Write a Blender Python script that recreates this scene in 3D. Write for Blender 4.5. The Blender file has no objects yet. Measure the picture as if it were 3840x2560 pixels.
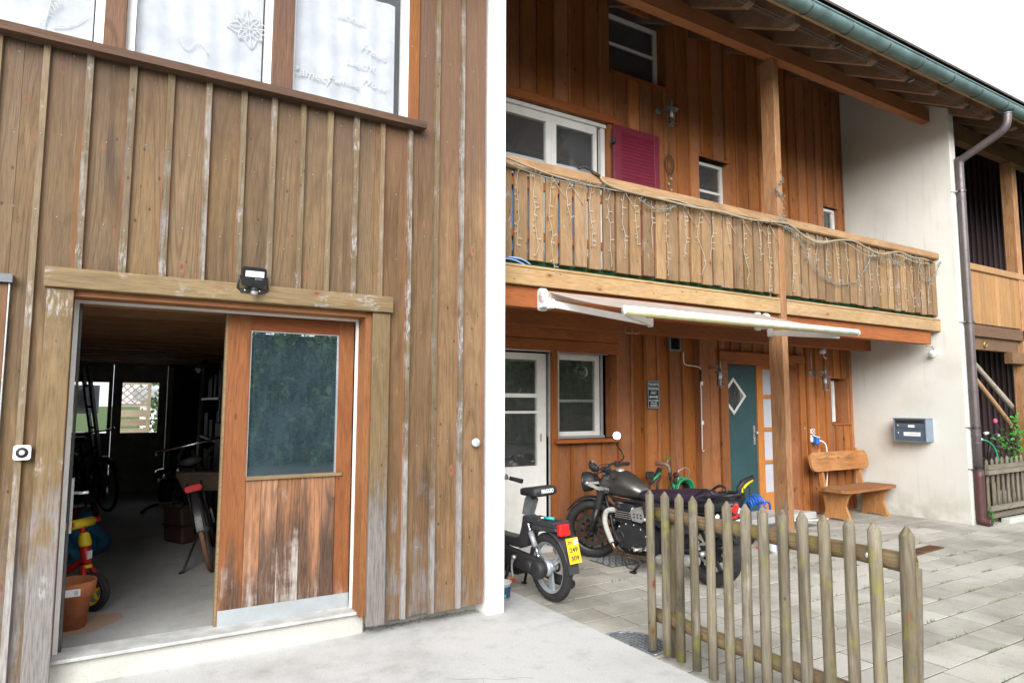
import bpy, bmesh, math, random
from mathutils import Vector, Matrix, Euler
R = math.radians
random.seed(11)
C = bpy.context.scene.collection
SC = bpy.context.scene

# ------------------------------------------------------------------ camera, sky, sun, exposure
cam_d = bpy.data.cameras.new('camera'); cam = bpy.data.objects.new('camera', cam_d); C.objects.link(cam)
right = Vector((0.854479, -0.519481, 0.002284)); up = Vector((-0.050961, -0.079448, 0.995536)); fwd = Vector((0.516980, 0.850781, 0.094360))
cam.matrix_world = Matrix(((right.x, up.x, -fwd.x, 0), (right.y, up.y, -fwd.y, 0), (right.z, up.z, -fwd.z, 1.45), (0, 0, 0, 1)))
cam_d.sensor_width = 36; cam_d.lens = 23.325; cam_d.clip_start = .05; cam_d.clip_end = 2000
SC.camera = cam

SUN_EL, SUN_AZ = 24, 214            # a veiled sun behind the camera, a little to the left
w = bpy.data.worlds.new('World'); SC.world = w; w.use_nodes = True
nt = w.node_tree; nt.nodes.clear()
sky = nt.nodes.new('ShaderNodeTexSky'); sky.sky_type = 'NISHITA'; sky.sun_disc = False
sky.sun_elevation = R(SUN_EL); sky.sun_rotation = R(SUN_AZ); sky.dust_density = 4; sky.air_density = 1.0
hs = nt.nodes.new('ShaderNodeHueSaturation'); hs.inputs['Saturation'].default_value = .16
tc = nt.nodes.new('ShaderNodeTexCoord'); cn = nt.nodes.new('ShaderNodeTexNoise'); cn.inputs['Scale'].default_value = 2.2; cn.inputs['Detail'].default_value = 5
mr = nt.nodes.new('ShaderNodeMapRange'); mr.inputs[1].default_value = .25; mr.inputs[2].default_value = .75; mr.inputs[3].default_value = .86; mr.inputs[4].default_value = 1.15
mx = nt.nodes.new('ShaderNodeMix'); mx.data_type = 'RGBA'; mx.blend_type = 'MULTIPLY'; mx.inputs[0].default_value = 1
oc = nt.nodes.new('ShaderNodeMix'); oc.data_type = 'RGBA'; oc.inputs[0].default_value = .8; oc.inputs[7].default_value = (6.3, 6.6, 7.0, 1)   # the cloud cover
bg = nt.nodes.new('ShaderNodeBackground'); bg.inputs['Strength'].default_value = .10
wo = nt.nodes.new('ShaderNodeOutputWorld')
nt.links.new(sky.outputs[0], hs.inputs['Color']); nt.links.new(tc.outputs['Generated'], cn.inputs['Vector']); nt.links.new(cn.outputs[0], mr.inputs[0])
nt.links.new(hs.outputs[0], oc.inputs[6]); nt.links.new(oc.outputs[2], mx.inputs[6]); nt.links.new(mr.outputs[0], mx.inputs[7]); nt.links.new(mx.outputs[2], bg.inputs['Color']); nt.links.new(bg.outputs[0], wo.inputs[0])
sl = bpy.data.lights.new('sun', 'SUN'); sl.energy = 2.4; sl.angle = R(46); sl.color = (1, .985, .96)
sun = bpy.data.objects.new('sun', sl); C.objects.link(sun)
sd = Vector((math.sin(R(SUN_AZ)) * math.cos(R(SUN_EL)), math.cos(R(SUN_AZ)) * math.cos(R(SUN_EL)), math.sin(R(SUN_EL))))
sun.rotation_euler = sd.to_track_quat('Z', 'Y').to_euler(); sun.location = (0, 0, 20)
vs = SC.view_settings; vs.view_transform = 'Standard'; vs.look = 'None'; vs.gamma = 1; vs.use_curve_mapping = False
vs.exposure = 1.45
SC.cycles.max_bounces = 8; SC.cycles.transparent_max_bounces = 12

# ------------------------------------------------------------------ material helpers
class T:
    def __init__(s, name):
        s.mat = bpy.data.materials.new(name); s.mat.use_nodes = True; s.t = s.mat.node_tree; s.t.nodes.clear()
        s.out = s.t.nodes.new('ShaderNodeOutputMaterial')
    def n(s, typ, ins=None, **kw):
        nd = s.t.nodes.new('ShaderNode' + typ)
        for k, v in kw.items(): setattr(nd, k, v)
        for k, v in (ins or {}).items():
            if isinstance(v, bpy.types.NodeSocket): s.t.links.new(v, nd.inputs[k])
            else: nd.inputs[k].default_value = v
        return nd
    def math(s, op, a, b=0.0, c=None):
        i = {0: a, 1: b}
        if c is not None: i[2] = c
        return s.n('Math', i, operation=op).outputs[0]
    def rng(s, v, a, b, c=0., d=1., sm=True):
        return s.n('MapRange', {0: v, 1: a, 2: b, 3: c, 4: d}, interpolation_type='SMOOTHSTEP' if sm else 'LINEAR').outputs[0]
    def mix(s, f, a, b, mode='MIX'):
        def q(x): return x if isinstance(x, bpy.types.NodeSocket) else (x[0], x[1], x[2], 1) if isinstance(x, tuple) else (x, x, x, 1)
        return s.n('Mix', {0: f, 6: q(a), 7: q(b)}, data_type='RGBA', blend_type=mode).outputs[2]
    def noise(s, v, sc, det=2, ro=.5, dist=0):
        return s.n('TexNoise', {'Vector': v, 'Scale': sc, 'Detail': det, 'Roughness': ro, 'Distortion': dist}).outputs[0]
    def coords(s, scale=(1, 1, 1), rnd=True):
        o = s.n('TexCoord').outputs['Object']
        if rnd:
            r = s.n('ObjectInfo').outputs['Random']
            v = s.n('CombineXYZ', {0: s.math('MULTIPLY', r, 37.3), 1: s.math('MULTIPLY', r, 91.7), 2: s.math('MULTIPLY', r, 53.1)}).outputs[0]
            o = s.n('VectorMath', {0: o, 1: v}, operation='ADD').outputs[0]
        return s.n('Mapping', {'Vector': o, 'Scale': scale}).outputs[0]
    def finish(s, col, rough=.6, metal=0., bump=None, bs=.2, bd=.01, spec=.4, **kw):
        ins = {'Base Color': col if isinstance(col, bpy.types.NodeSocket) else (*col, 1), 'Roughness': rough, 'Metallic': metal, 'Specular IOR Level': spec}
        ins.update(kw)
        if bump is not None: ins['Normal'] = s.n('Bump', {'Height': bump, 'Strength': bs, 'Distance': bd}).outputs[0]
        b = s.n('BsdfPrincipled', ins); s.t.links.new(b.outputs[0], s.out.inputs[0]); return s.mat

def wood(name, base, dark, light=None, axis='Z', weather=0., wlow=0., gray=(.215, .203, .200), knot=(.23, .08, .03), rough=.7, tint=.25, kd=.5, line=.55, moss=0., edge=None, sheltered=None, flake=0., dlow=0., stain=0.):
    """Wood with cathedral grain, fine fibres, knots, blotches and grey weathering; every board gets its own piece of the texture."""
    t = T(name); light = light or tuple(min(1, c * 1.5) for c in base)
    k = .085
    sc = {'X': (k, 1, 1), 'Y': (1, k, 1), 'Z': (1, 1, k)}[axis]
    P = t.coords((1, 1, 1)); S = t.coords(sc)
    rnd = t.n('ObjectInfo').outputs['Random']
    ksc = {'X': (3.2, 7, 7), 'Y': (7, 3.2, 7), 'Z': (7, 7, 3.2)}[axis]
    vor = t.n('TexVoronoi', {'Vector': t.coords(ksc), 'Scale': 1.15}, voronoi_dimensions='3D')
    prob = t.rng(t.n('SeparateColor', {0: vor.outputs['Color']}).outputs[0], 1 - kd, 1.02 - kd)
    kn = t.math('MULTIPLY', t.rng(vor.outputs['Distance'], .20, .07), prob)
    kcore = t.math('MULTIPLY', t.rng(vor.outputs['Distance'], .10, .05), prob)
    f = t.noise(S, 4.6, 1.2, .4)
    f = t.math('ADD', f, t.math('MULTIPLY', kn, .22))
    ring = t.math('SINE', t.math('MULTIPLY', f, 130.))
    ringm = t.rng(ring, .1, 1.)
    fine = t.rng(t.noise(S, 120, 3, .6), .35, .75)
    blot = t.rng(t.noise(P, 2.6, 3, .55), .3, .72)
    tone = t.math('FRACT', t.math('MULTIPLY', rnd, 7.77))
    c = t.mix(blot, base, light)
    c = t.mix(t.math('MULTIPLY', tone, .45), c, dark)
    c = t.mix(t.math('MULTIPLY', ringm, t.math('MULTIPLY', t.rng(t.noise(P, 3.3, 2), .3, .7, .25, 1.), line * .62)), c, dark)
    c = t.mix(t.math('MULTIPLY', fine, .38), c, tuple(x * .6 for x in dark))
    if stain:
        sm2 = t.math('MULTIPLY', t.rng(t.noise(S, 11, 3, .6), .50, .74), t.rng(t.noise(P, 2.1, 3), .35, .7, .25, 1.))
        c = t.mix(t.math('MULTIPLY', sm2, stain), c, tuple(x * .55 for x in dark))
        hi2 = t.rng(t.noise(S, 16, 3, .6), .58, .75)
        c = t.mix(t.math('MULTIPLY', hi2, stain * .45), c, tuple(x * 1.25 for x in light))
        v2 = t.n('TexVoronoi', {'Vector': t.coords({'X': (4.2, 7, 7), 'Y': (7, 4.2, 7), 'Z': (7, 7, 4.2)}[axis]), 'Scale': 2.1}, voronoi_dimensions='3D')
        pk = t.math('MULTIPLY', t.rng(v2.outputs['Distance'], .13, .05), t.rng(t.n('SeparateColor', {0: v2.outputs['Color']}).outputs[1], .55, .6))
        c = t.mix(t.math('MULTIPLY', pk, .8), c, tuple(x * .35 for x in dark))
    if dlow:
        zl = t.n('SeparateXYZ', {0: t.n('NewGeometry').outputs['Position']}).outputs[2]
        dm = t.math('ADD', t.math('MULTIPLY', t.rng(zl, 1.0, .3, 0, 1, False), dlow), t.math('MULTIPLY', t.math('SUBTRACT', t.noise(S, 7, 3, .6), .5), 2.6))
        c = t.mix(t.math('MULTIPLY', t.rng(dm, .15, .75), .85), c, t.mix(fine, (.085, .05, .033), (.03, .02, .015)))
    c = t.mix(t.math('MULTIPLY', kn, .55), c, knot)
    c = t.mix(t.math('MULTIPLY', kcore, .75), c, tuple(x * .35 for x in knot))
    if edge:
        ox = t.math('ABSOLUTE', t.n('SeparateXYZ', {0: t.n('TexCoord').outputs['Object']}).outputs[0])
        em = t.math('MULTIPLY', t.rng(ox, .058, .084), t.rng(t.noise(S, 9, 3, .6), .2, .7, .25, .85))
        c = t.mix(em, c, edge)
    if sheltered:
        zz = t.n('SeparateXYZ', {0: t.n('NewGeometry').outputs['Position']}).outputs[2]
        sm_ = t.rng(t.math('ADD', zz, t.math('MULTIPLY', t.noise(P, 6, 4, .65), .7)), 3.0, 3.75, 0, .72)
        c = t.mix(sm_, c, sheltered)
    if weather or wlow:
        z = t.n('SeparateXYZ', {0: t.n('NewGeometry').outputs['Position']}).outputs[2]
        low = t.math('MULTIPLY', t.rng(z, 1.5, .05), wlow)
        st = t.noise(S, 22, 4, .65); pt = t.noise(P, 5, 5, .7)
        m = t.math('ADD', t.math('MULTIPLY', st, .55), t.math('MULTIPLY', pt, .45))
        m = t.math('ADD', m, t.math('ADD', low, weather - .12 + 0.))
        m = t.math('ADD', m, t.math('MULTIPLY', t.math('SUBTRACT', tone, .5), .12))
        m = t.rng(m, .52, .72)
        gcol = t.mix(fine, gray, tuple(x * .55 for x in gray))
        c = t.mix(t.math('MULTIPLY', m, .85), c, gcol)
    if flake:
        zq = t.n('SeparateXYZ', {0: t.n('NewGeometry').outputs['Position']}).outputs[2]
        zf = t.math('MULTIPLY', t.math('MULTIPLY', t.rng(zq, 2.6, 2.15), t.rng(zq, 1.6, 2.12)), .13)
        fk = t.math('MULTIPLY', t.rng(t.noise(t.coords(tuple(1 if q == 1 else .22 for q in sc)), 85, 2, .6), .46, .60), t.rng(t.math('ADD', t.math('ADD', t.noise(P, 4.2, 4, .65), zf), t.math('MULTIPLY', tone, .1)), .70 - flake * .25, .80 - flake * .2))
        c = t.mix(t.math('MULTIPLY', fk, .7), c, (.33, .315, .31))
    if moss:
        mm = t.rng(t.noise(P, 7, 4, .65), .62 - moss * .3, .8 - moss * .2)
        c = t.mix(t.math('MULTIPLY', mm, .75), c, (.20, .19, .035))
    c = t.n('HueSaturation', {'Color': c, 'Saturation': t.rng(t.math('FRACT', t.math('MULTIPLY', rnd, 3.31)), 0, 1, 1 - tint * .5, 1 + tint * .3, False),
                              'Value': t.rng(t.math('FRACT', t.math('MULTIPLY', rnd, 13.7)), 0, 1, 1 - tint, 1 + tint, False)}).outputs[0]
    h = t.math('ADD', t.math('MULTIPLY', fine, -.6), t.math('MULTIPLY', ringm, -.5))
    return t.finish(c, t.rng(blot, 0, 1, rough - .1, rough + .12), bump=h, bs=.35, bd=.004, spec=.3)

def flat(name, col, rough=.5, metal=0., var=.12, scale=9., spec=.45, bs=.05, **kw):
    """Painted, plastic or metal surface with a little dirt and unevenness."""
    t = T(name); P = t.coords()
    a = t.rng(t.noise(P, scale, 4, .6), .3, .75); b = t.noise(P, scale * 9, 3, .6)
    c = t.mix(a, tuple(x * (1 - var) for x in col), tuple(min(1, x * (1 + var * .5)) for x in col))
    c = t.mix(t.math('MULTIPLY', t.rng(b, .5, .8), var), c, tuple(x * .55 + .02 for x in col))
    return t.finish(c, t.rng(b, .3, .7, max(.02, rough - .08), min(1, rough + .12)), metal, bump=b, bs=bs, bd=.004, spec=spec, **kw)

def plaster(name, col, dirt_veil):
    t = T(name); P = t.coords(rnd=False)
    n1 = t.noise(P, 140, 3, .6); n2 = t.noise(P, 45, 3, .55); n3 = t.rng(t.noise(P, 1.3, 4, .6), .45, .8)
    z = t.n('SeparateXYZ', {0: t.n('NewGeometry').outputs['Position']}).outputs[2]
    splash = t.math('MULTIPLY', t.rng(z, .45, .0), t.rng(t.noise(P, 6, 4), .3, .65))
    c = t.mix(t.math('MULTIPLY', n3, .4), col, dirt_veil); c = t.mix(t.math('MULTIPLY', splash, .75), c, dirt_veil)
    streak = t.rng(t.noise(t.coords((9, 9, .5), rnd=False), 2.2, 4, .6), .56, .78); c = t.mix(t.math('MULTIPLY', streak, .35), c, dirt_veil)
    c = t.mix(t.math('MULTIPLY', t.rng(n2, .55, .8), .12), c, tuple(x * .6 for x in col))
    return t.finish(c, .9, bump=t.math('ADD', n1, n2), bs=.45, bd=.006, spec=.15)

def stone(name, col, dark, spots, sc=1., rnd=True, tint=.08, stain=.5, bs=.25, moss=0., lo=.45, hi=.8):
    t = T(name); P = t.coords(rnd=rnd); W = t.n('NewGeometry').outputs['Position']
    rn = t.n('ObjectInfo').outputs['Random']
    big = t.rng(t.noise(W, 1.1 * sc, 5, .62), lo, hi); mid = t.noise(W, 6 * sc, 5, .65); fine = t.noise(P, 110 * sc, 3, .7); sp = t.noise(P, 260, 2, .5)
    c = t.mix(t.math('MULTIPLY', big, stain), col, dark)
    c = t.mix(t.math('MULTIPLY', t.rng(mid, .5, .75), .38), c, dark)
    c = t.mix(t.math('MULTIPLY', t.rng(fine, .52, .72), .45), c, spots)
    c = t.mix(t.math('MULTIPLY', t.rng(sp, .6, .75), .3), c, tuple(min(1, x * 1.4) for x in col))
    pit = t.rng(t.n('TexVoronoi', {'Vector': W, 'Scale': 5.5 * sc}).outputs['Distance'], .055, .02)
    c = t.mix(t.math('MULTIPLY', pit, .5), c, tuple(x * .35 for x in dark))
    if moss: c = t.mix(t.math('MULTIPLY', t.rng(t.noise(W, 2.3, 5, .7), .6 - moss * .2, .78), .5), c, (.12, .14, .05))
    c = t.n('HueSaturation', {'Color': c, 'Value': t.rng(rn, 0, 1, 1 - tint, 1 + tint, False)}).outputs[0]
    return t.finish(c, .88, bump=t.math('ADD', fine, mid), bs=bs, bd=.006, spec=.2)

def glass(name, refl=1.7, tint=(1, 1, 1), dirt_veil=None, veil_amt=0., base=.02):
    t = T(name)
    fr = t.math('MINIMUM', t.math('ADD', t.math('MULTIPLY', t.n('Fresnel', {'IOR': 1.5}).outputs[0], refl), base), 1.)
    tr = t.n('BsdfTransparent', {0: (*tint, 1)}).outputs[0]; gl = t.n('BsdfGlossy', {'Color': (.95, .97, .98, 1), 'Roughness': .005}).outputs[0]
    s = t.n('MixShader', {0: fr, 1: tr, 2: gl}).outputs[0]
    if dirt_veil:
        P = t.coords(rnd=False); S = t.coords((6, 6, .6), rnd=False)
        m = t.math('MULTIPLY', t.rng(t.math('ADD', t.math('MULTIPLY', t.noise(P, 3.5, 5, .65), .6), t.math('MULTIPLY', t.noise(S, 9, 4, .7), .4)), .3, .75, .35, 1.), veil_amt)
        s = t.n('MixShader', {0: m, 1: s, 2: t.n('BsdfDiffuse', {0: (*dirt_veil, 1)}).outputs[0]}).outputs[0]
    t.t.links.new(s, t.out.inputs[0]); return t.mat

def cloth(name, col, fold=0., trans=0., rough=.9):
    t = T(name); P = t.coords((1, 1, 1))
    a = t.noise(P, 6, 4, .6)
    c = t.mix(t.rng(a, .3, .7), tuple(x * .82 for x in col), col)
    d = t.n('BsdfDiffuse', {0: c}).outputs[0]
    if trans:
        d = t.n('MixShader', {0: trans, 1: d, 2: t.n('BsdfTranslucent', {0: c}).outputs[0]}).outputs[0]
    else:
        d = t.n('BsdfPrincipled', {'Base Color': c, 'Roughness': rough, 'Specular IOR Level': .3, 'Normal': t.n('Bump', {'Height': a, 'Strength': fold, 'Distance': .03}).outputs[0]}).outputs[0]
    t.t.links.new(d, t.out.inputs[0]); return t.mat

def leafmat(name, a, b):
    t = T(name)
    r = t.n('NewGeometry').outputs['Random Per Island']
    c = t.mix(r, a, b)
    d = t.n('MixShader', {0: .3, 1: t.n('BsdfPrincipled', {'Base Color': c, 'Roughness': .5, 'Specular IOR Level': .3}).outputs[0], 2: t.n('BsdfTranslucent', {0: c}).outputs[0]}).outputs[0]
    t.t.links.new(d, t.out.inputs[0]); return t.mat

M = {}
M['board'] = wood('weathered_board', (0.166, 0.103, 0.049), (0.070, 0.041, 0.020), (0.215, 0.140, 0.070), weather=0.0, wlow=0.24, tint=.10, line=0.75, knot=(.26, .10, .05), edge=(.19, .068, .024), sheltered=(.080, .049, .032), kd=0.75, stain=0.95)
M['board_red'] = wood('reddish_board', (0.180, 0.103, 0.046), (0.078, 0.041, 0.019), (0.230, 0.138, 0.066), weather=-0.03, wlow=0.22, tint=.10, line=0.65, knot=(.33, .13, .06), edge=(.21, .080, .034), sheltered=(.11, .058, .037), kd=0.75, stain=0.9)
M['batten'] = wood('weathered_batten', (0.160, 0.110, 0.058), (0.072, 0.047, 0.025), (0.205, 0.150, 0.084), weather=0.16, wlow=0.2, gray=(.30, .285, .28), tint=.18, kd=.15, flake=0.3, stain=0.6)
M['casing'] = wood('door_casing_wood', (0.185, 0.122, 0.055), (0.080, 0.050, 0.024), (0.235, 0.165, 0.083), weather=0.06, wlow=0.42, tint=.05, flake=0.1, stain=0.7)
M['lintel'] = wood('door_lintel_wood', (0.205, 0.140, 0.066), (0.085, 0.055, 0.025), (0.260, 0.185, 0.095), axis='X', weather=0.06, gray=(.42, .40, .38), tint=.03, flake=0.12, stain=0.5)
M['sillwood'] = wood('dark_sill_wood', (.115, .062, .037), (.045, .024, .015), (.16, .09, .055), axis='X', weather=-.05, tint=.05, kd=.1, stain=0.7)
M['mull'] = wood('dark_mullion_wood', (.15, .075, .045), (.055, .027, .017), (.2, .105, .06), tint=.08, line=.7, kd=.3, stain=0.6)
M['jamb'] = wood('orange_jamb_wood', (0.270, 0.100, 0.030), (0.110, 0.036, 0.012), (0.330, 0.140, 0.042), tint=.08, line=.3, kd=.2)
M['jambx'] = wood('orange_head_wood', (0.270, 0.100, 0.030), (0.110, 0.036, 0.012), (0.330, 0.140, 0.042), axis='X', tint=.08, line=.3, kd=.2)
M['doorx'] = wood('sliding_door_rail_wood', (0.250, 0.075, 0.022), (0.110, 0.028, 0.010), (0.300, 0.100, 0.030), axis='X', tint=.06, line=.35, kd=.1)
M['doorz'] = wood('sliding_door_stile_wood', (0.250, 0.085, 0.026), (0.090, 0.030, 0.014), (0.310, 0.120, 0.040), weather=-.16, wlow=.30, gray=(.36, .31, .27), tint=.06, line=.5, kd=.3, dlow=0.35, stain=0.7)
M['plank'] = wood('worn_plank', (0.270, 0.125, 0.060), (0.050, 0.027, 0.016), (0.340, 0.165, 0.085), weather=-0.04, wlow=.26, gray=(.40, .36, .33), tint=.15, line=.85, kd=.35, knot=(.38, .15, .06), dlow=0.95, flake=.2, stain=0.7)
M['rboard'] = wood('recess_board', (0.375, 0.128, 0.036), (0.155, 0.048, 0.014), (0.470, 0.175, 0.050), tint=0.2, line=.32, kd=.45, knot=(.12, .035, .012), stain=0.45)
M['rbatten'] = wood('recess_batten', (0.330, 0.112, 0.030), (0.150, 0.046, 0.013), (0.420, 0.160, 0.042), tint=0.2, line=.3, kd=.2, knot=(.1, .03, .01))
M['rboardx'] = wood('recess_board_level', (0.360, 0.102, 0.024), (0.155, 0.042, 0.011), (0.440, 0.140, 0.035), axis='X', tint=.07, line=.3, kd=.4, knot=(.1, .025, .01), stain=0.5)
M['beam'] = wood('red_beam', (0.280, 0.085, 0.026), (0.120, 0.035, 0.012), (0.340, 0.115, 0.036), axis='X', tint=.06, line=.4, kd=.3)
M['purlin'] = wood('purlin_wood', (0.360, 0.140, 0.050), (0.160, 0.056, 0.020), (0.430, 0.185, 0.070), axis='X', tint=.06, line=.4, kd=.3)
M['rafter'] = wood('rafter_wood', (0.250, 0.150, 0.090), (0.110, 0.065, 0.040), (0.320, 0.200, 0.125), axis='Y', tint=.12, line=.4, kd=.2)
M['soffit'] = wood('soffit_wood', (0.170, 0.105, 0.068), (0.075, 0.045, 0.030), (0.220, 0.140, 0.095), axis='X', tint=.08, kd=.2)
M['slat'] = wood('balcony_slat', (0.245, 0.148, 0.070), (0.095, 0.054, 0.026), (0.325, 0.205, 0.102), flake=.15, weather=0.05, gray=(.45, .40, .34), tint=.15, line=.45, kd=.45, stain=0.7)
M['rail'] = wood('balcony_rail_wood', (.36, .215, .105), (.16, .085, .04), (.46, .3, .16), axis='X', weather=.03, gray=(.46, .41, .36), tint=.05, stain=0.6)
M['fascia'] = wood('balcony_fascia_wood', (0.400, 0.255, 0.120), (0.200, 0.110, 0.050), (0.480, 0.330, 0.165), axis='X', weather=-.1, tint=.05, line=.35, kd=.35, stain=0.5)
M['post'] = wood('post_wood', (.33, .165, .07), (.14, .06, .026), (.42, .23, .11), weather=-.04, wlow=.24, tint=.04, kd=.35, stain=0.7)
M['bench'] = wood('bench_wood', (0.400, 0.165, 0.052), (0.150, 0.055, 0.020), (0.500, 0.250, 0.100), axis='X', weather=0.03, tint=.04, line=.35, kd=0.5, stain=0.95)
M['benchz'] = wood('bench_side_wood', (.43, .19, .06), (.2, .08, .027), (.5, .24, .085), tint=.04, line=.3, kd=.3, stain=0.6)
M['frontdoor_wood'] = wood('orange_frame_wood', (.52, .20, .05), (.25, .085, .022), (.6, .26, .075), tint=.05, line=.25, kd=.15)
M['picket'] = wood('picket_wood', (0.190, 0.158, 0.105), (0.066, 0.054, 0.035), (0.270, 0.230, 0.160), weather=0.12, gray=(.34, .30, .245), tint=.14, kd=.25, moss=0.38, line=0.7, stain=0.9)
M['picketx'] = wood('picket_rail_wood', (.20, .135, .07), (.07, .045, .025), (.27, .19, .105), axis='Y', weather=0, tint=.06, moss=0.4, stain=0.8)
M['oldpicket'] = wood('old_picket_wood', (.15, .125, .09), (.06, .048, .035), (.21, .18, .135), weather=.05, gray=(.25, .24, .22), tint=.15, moss=.25)
M['oldpicketx'] = wood('old_rail_wood', (.19, .165, .125), (.08, .066, .05), (.26, .23, .18), axis='X', weather=.08, gray=(.28, .27, .25), tint=.1, moss=.2)
M['rslat'] = wood('far_balcony_slat', (.36, .19, .07), (.2, .095, .035), (.42, .24, .095), tint=.1, line=.3, kd=.1)
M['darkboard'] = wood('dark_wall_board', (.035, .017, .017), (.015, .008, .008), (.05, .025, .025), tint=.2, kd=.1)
M['darkbeam'] = wood('dark_beam_wood', (.14, .075, .038), (.06, .03, .017), (.19, .11, .055), axis='X', tint=.08)
M['ceilbeam'] = wood('garage_beam_wood', (.42, .19, .075), (.2, .085, .033), (.48, .24, .1), axis='X', tint=.08)
M['branch'] = wood('bare_branch', (.38, .33, .27), (.2, .16, .12), (.5, .45, .38), tint=.05)
M['stick'] = wood('peeled_pole', (.42, .24, .13), (.25, .13, .065), (.5, .3, .17), tint=.05)
M['trellis'] = wood('trellis_wood', (.42, .34, .23), (.24, .18, .11), (.5, .42, .3), axis='X', tint=.1)
M['plaster'] = plaster('white_plaster', (.83, .82, .79), (.52, .49, .42))
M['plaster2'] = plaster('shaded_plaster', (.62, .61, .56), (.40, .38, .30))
M['concrete'] = stone('pale_concrete', (.50, .495, .48), (.25, .245, .228), (.18, .175, .168), tint=0, rnd=False, stain=.8, bs=.35, lo=.46, hi=.74)
M['curb'] = stone('mossy_concrete', (.50, .49, .45), (.33, .32, .27), (.22, .21, .18), tint=0, rnd=False, moss=.2)
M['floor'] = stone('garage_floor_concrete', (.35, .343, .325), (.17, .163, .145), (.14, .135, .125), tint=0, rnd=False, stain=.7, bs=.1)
M['paver'] = stone('paver_concrete', (.415, .395, .35), (.25, .232, .195), (.13, .125, .11), tint=.13, stain=.85, bs=.4, moss=.1, lo=.40, hi=.66)
M['joint'] = stone('paver_joint_soil', (.13, .12, .095), (.07, .065, .05), (.05, .045, .035), tint=0, rnd=False, moss=.35)
M['asphalt'] = stone('asphalt', (.06, .06, .062), (.035, .035, .036), (.1, .1, .1), tint=0, rnd=False)
M['soil'] = stone('litter_soil', (.10, .075, .05), (.05, .038, .026), (.16, .1, .06), tint=0, rnd=False)
M['grass'] = stone('grass_ground', (.06, .10, .025), (.03, .055, .014), (.09, .13, .04), tint=0, rnd=False)
M['white'] = flat('white_frame_paint', (.78, .77, .73), .4, var=.08)
M['grayframe'] = flat('sliding_rail_metal', (.50, .51, .52), .35, .6, var=.1)
M['sheetmetal'] = flat('kick_plate_metal', (.36, .385, .40), .42, .15, var=.1)
M['zinc'] = flat('zinc_flashing', (.13, .14, .15), .45, .5, var=.25)
M['curtain'] = cloth('sheer_curtain', (.62, .645, .69), trans=.08)
M['paper'] = flat('translucent_blind', (.84, .88, .92), .8, var=.03)
M['chalk'] = flat('white_window_marker', (.585, .60, .625), .9, var=.02)
M['glass'] = glass('window_glass', 1.9, dirt_veil=(.30, .31, .31), veil_amt=.13)  # faint dust veil whose pale tone lifts the dark panes, a painted haze
M['glass_up'] = glass('sky_window_glass', .8, base=.0)
M['doorglass'] = glass('dusty_door_glass', 2.1, tint=(.35, .45, .5), dirt_veil=(.12, .19, .23), veil_amt=.27, base=.55)
M['clearglass'] = glass('clear_glass', 1.2)
M['frost'] = flat('frosted_glass', (.50, .54, .60), .35, var=.05)
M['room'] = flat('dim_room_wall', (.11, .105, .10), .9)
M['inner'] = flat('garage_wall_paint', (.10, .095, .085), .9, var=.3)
M['innerdoor'] = flat('garage_back_door_paint', (.5, .52, .48), .7, var=.2)
M['green_door'] = flat('teal_door_paint', (.028, .085, .095), .5, var=.2, scale=3)
M['shutter'] = flat('burgundy_paint', (.165, .012, .032), .45, var=.12)
M['copper'] = flat('green_patina_gutter', (.115, .185, .182), .5, .15, var=.35, scale=4)
M['pipe'] = flat('brown_gray_pipe', (.125, .105, .105), .45, .35, var=.2, scale=4)
M['pipe2'] = flat('maroon_pipe', (.085, .035, .035), .45, .1, var=.2)
M['steel'] = flat('brushed_steel', (.52, .51, .49), .34, .65, var=.15)
M['chrome'] = flat('chrome', (.75, .75, .76), .12, 1., var=.05)
M['darksteel'] = flat('dark_steel', (.12, .115, .11), .35, .9, var=.2)
M['rust'] = flat('rusty_iron', (.16, .075, .04), .75, .3, var=.4)
M['galv'] = flat('galvanised_iron', (.30, .32, .33), .45, .6, var=.25)
M['black'] = flat('black_paint', (.016, .016, .018), .38, var=.2)
M['blackmat'] = flat('black_plastic', (.022, .022, .024), .55, var=.25)
M['rubber'] = flat('tyre_rubber', (.022, .021, .021), .75, var=.35, scale=14)
M['tank'] = flat('graphite_tank_paint', (.135, .13, .122), .36, .8, var=.04, spec=.6, bs=0)
M['vinyl'] = cloth('purple_black_cover', (.030, .020, .036), fold=.8, rough=.38)
M['wrap'] = flat('exhaust_wrap', (.46, .45, .42), .95, var=.25, scale=60, bs=.5)
M['gray_body'] = flat('charcoal_moped_body', (.040, .039, .043), .45, var=.15, spec=.5)
M['wheelgray'] = flat('silver_wheel_paint', (.40, .43, .46), .35, .5, var=.12)
M['red'] = flat('red_lens', (.55, .012, .012), .18, var=.08, spec=.7)
M['clearlens'] = flat('clear_lens', (.72, .72, .70), .12, var=.05, spec=.8)
M['yellow'] = flat('yellow_plate', (.85, .52, .015), .45, var=.04)
M['yellowp'] = flat('yellow_plastic', (.80, .58, .02), .4, var=.08)
M['redp'] = flat('red_plastic', (.52, .012, .014), .4, var=.08)
M['ink'] = flat('dark_print', (.02, .02, .025), .7)
M['whitep'] = flat('white_plastic', (.80, .80, .78), .35, var=.05)
M['signblue'] = flat('sign_enamel', (.016, .02, .032), .35, var=.08)
M['signwhite'] = flat('sign_lettering', (.62, .68, .70), .5, var=.05)
M['mail'] = flat('slate_blue_metal', (.085, .115, .155), .4, .1, var=.1)
M['terra'] = flat('terracotta', (.46, .155, .062), .85, var=.22, scale=12)
M['bluebag'] = cloth('blue_plastic_bag', (.05, .22, .40), fold=.9, rough=.4)
M['blue'] = flat('blue_plastic', (.015, .13, .55), .3, var=.1)
M['bluepanel'] = flat('blue_panel', (.25, .45, .85), .6, var=.05)
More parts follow.
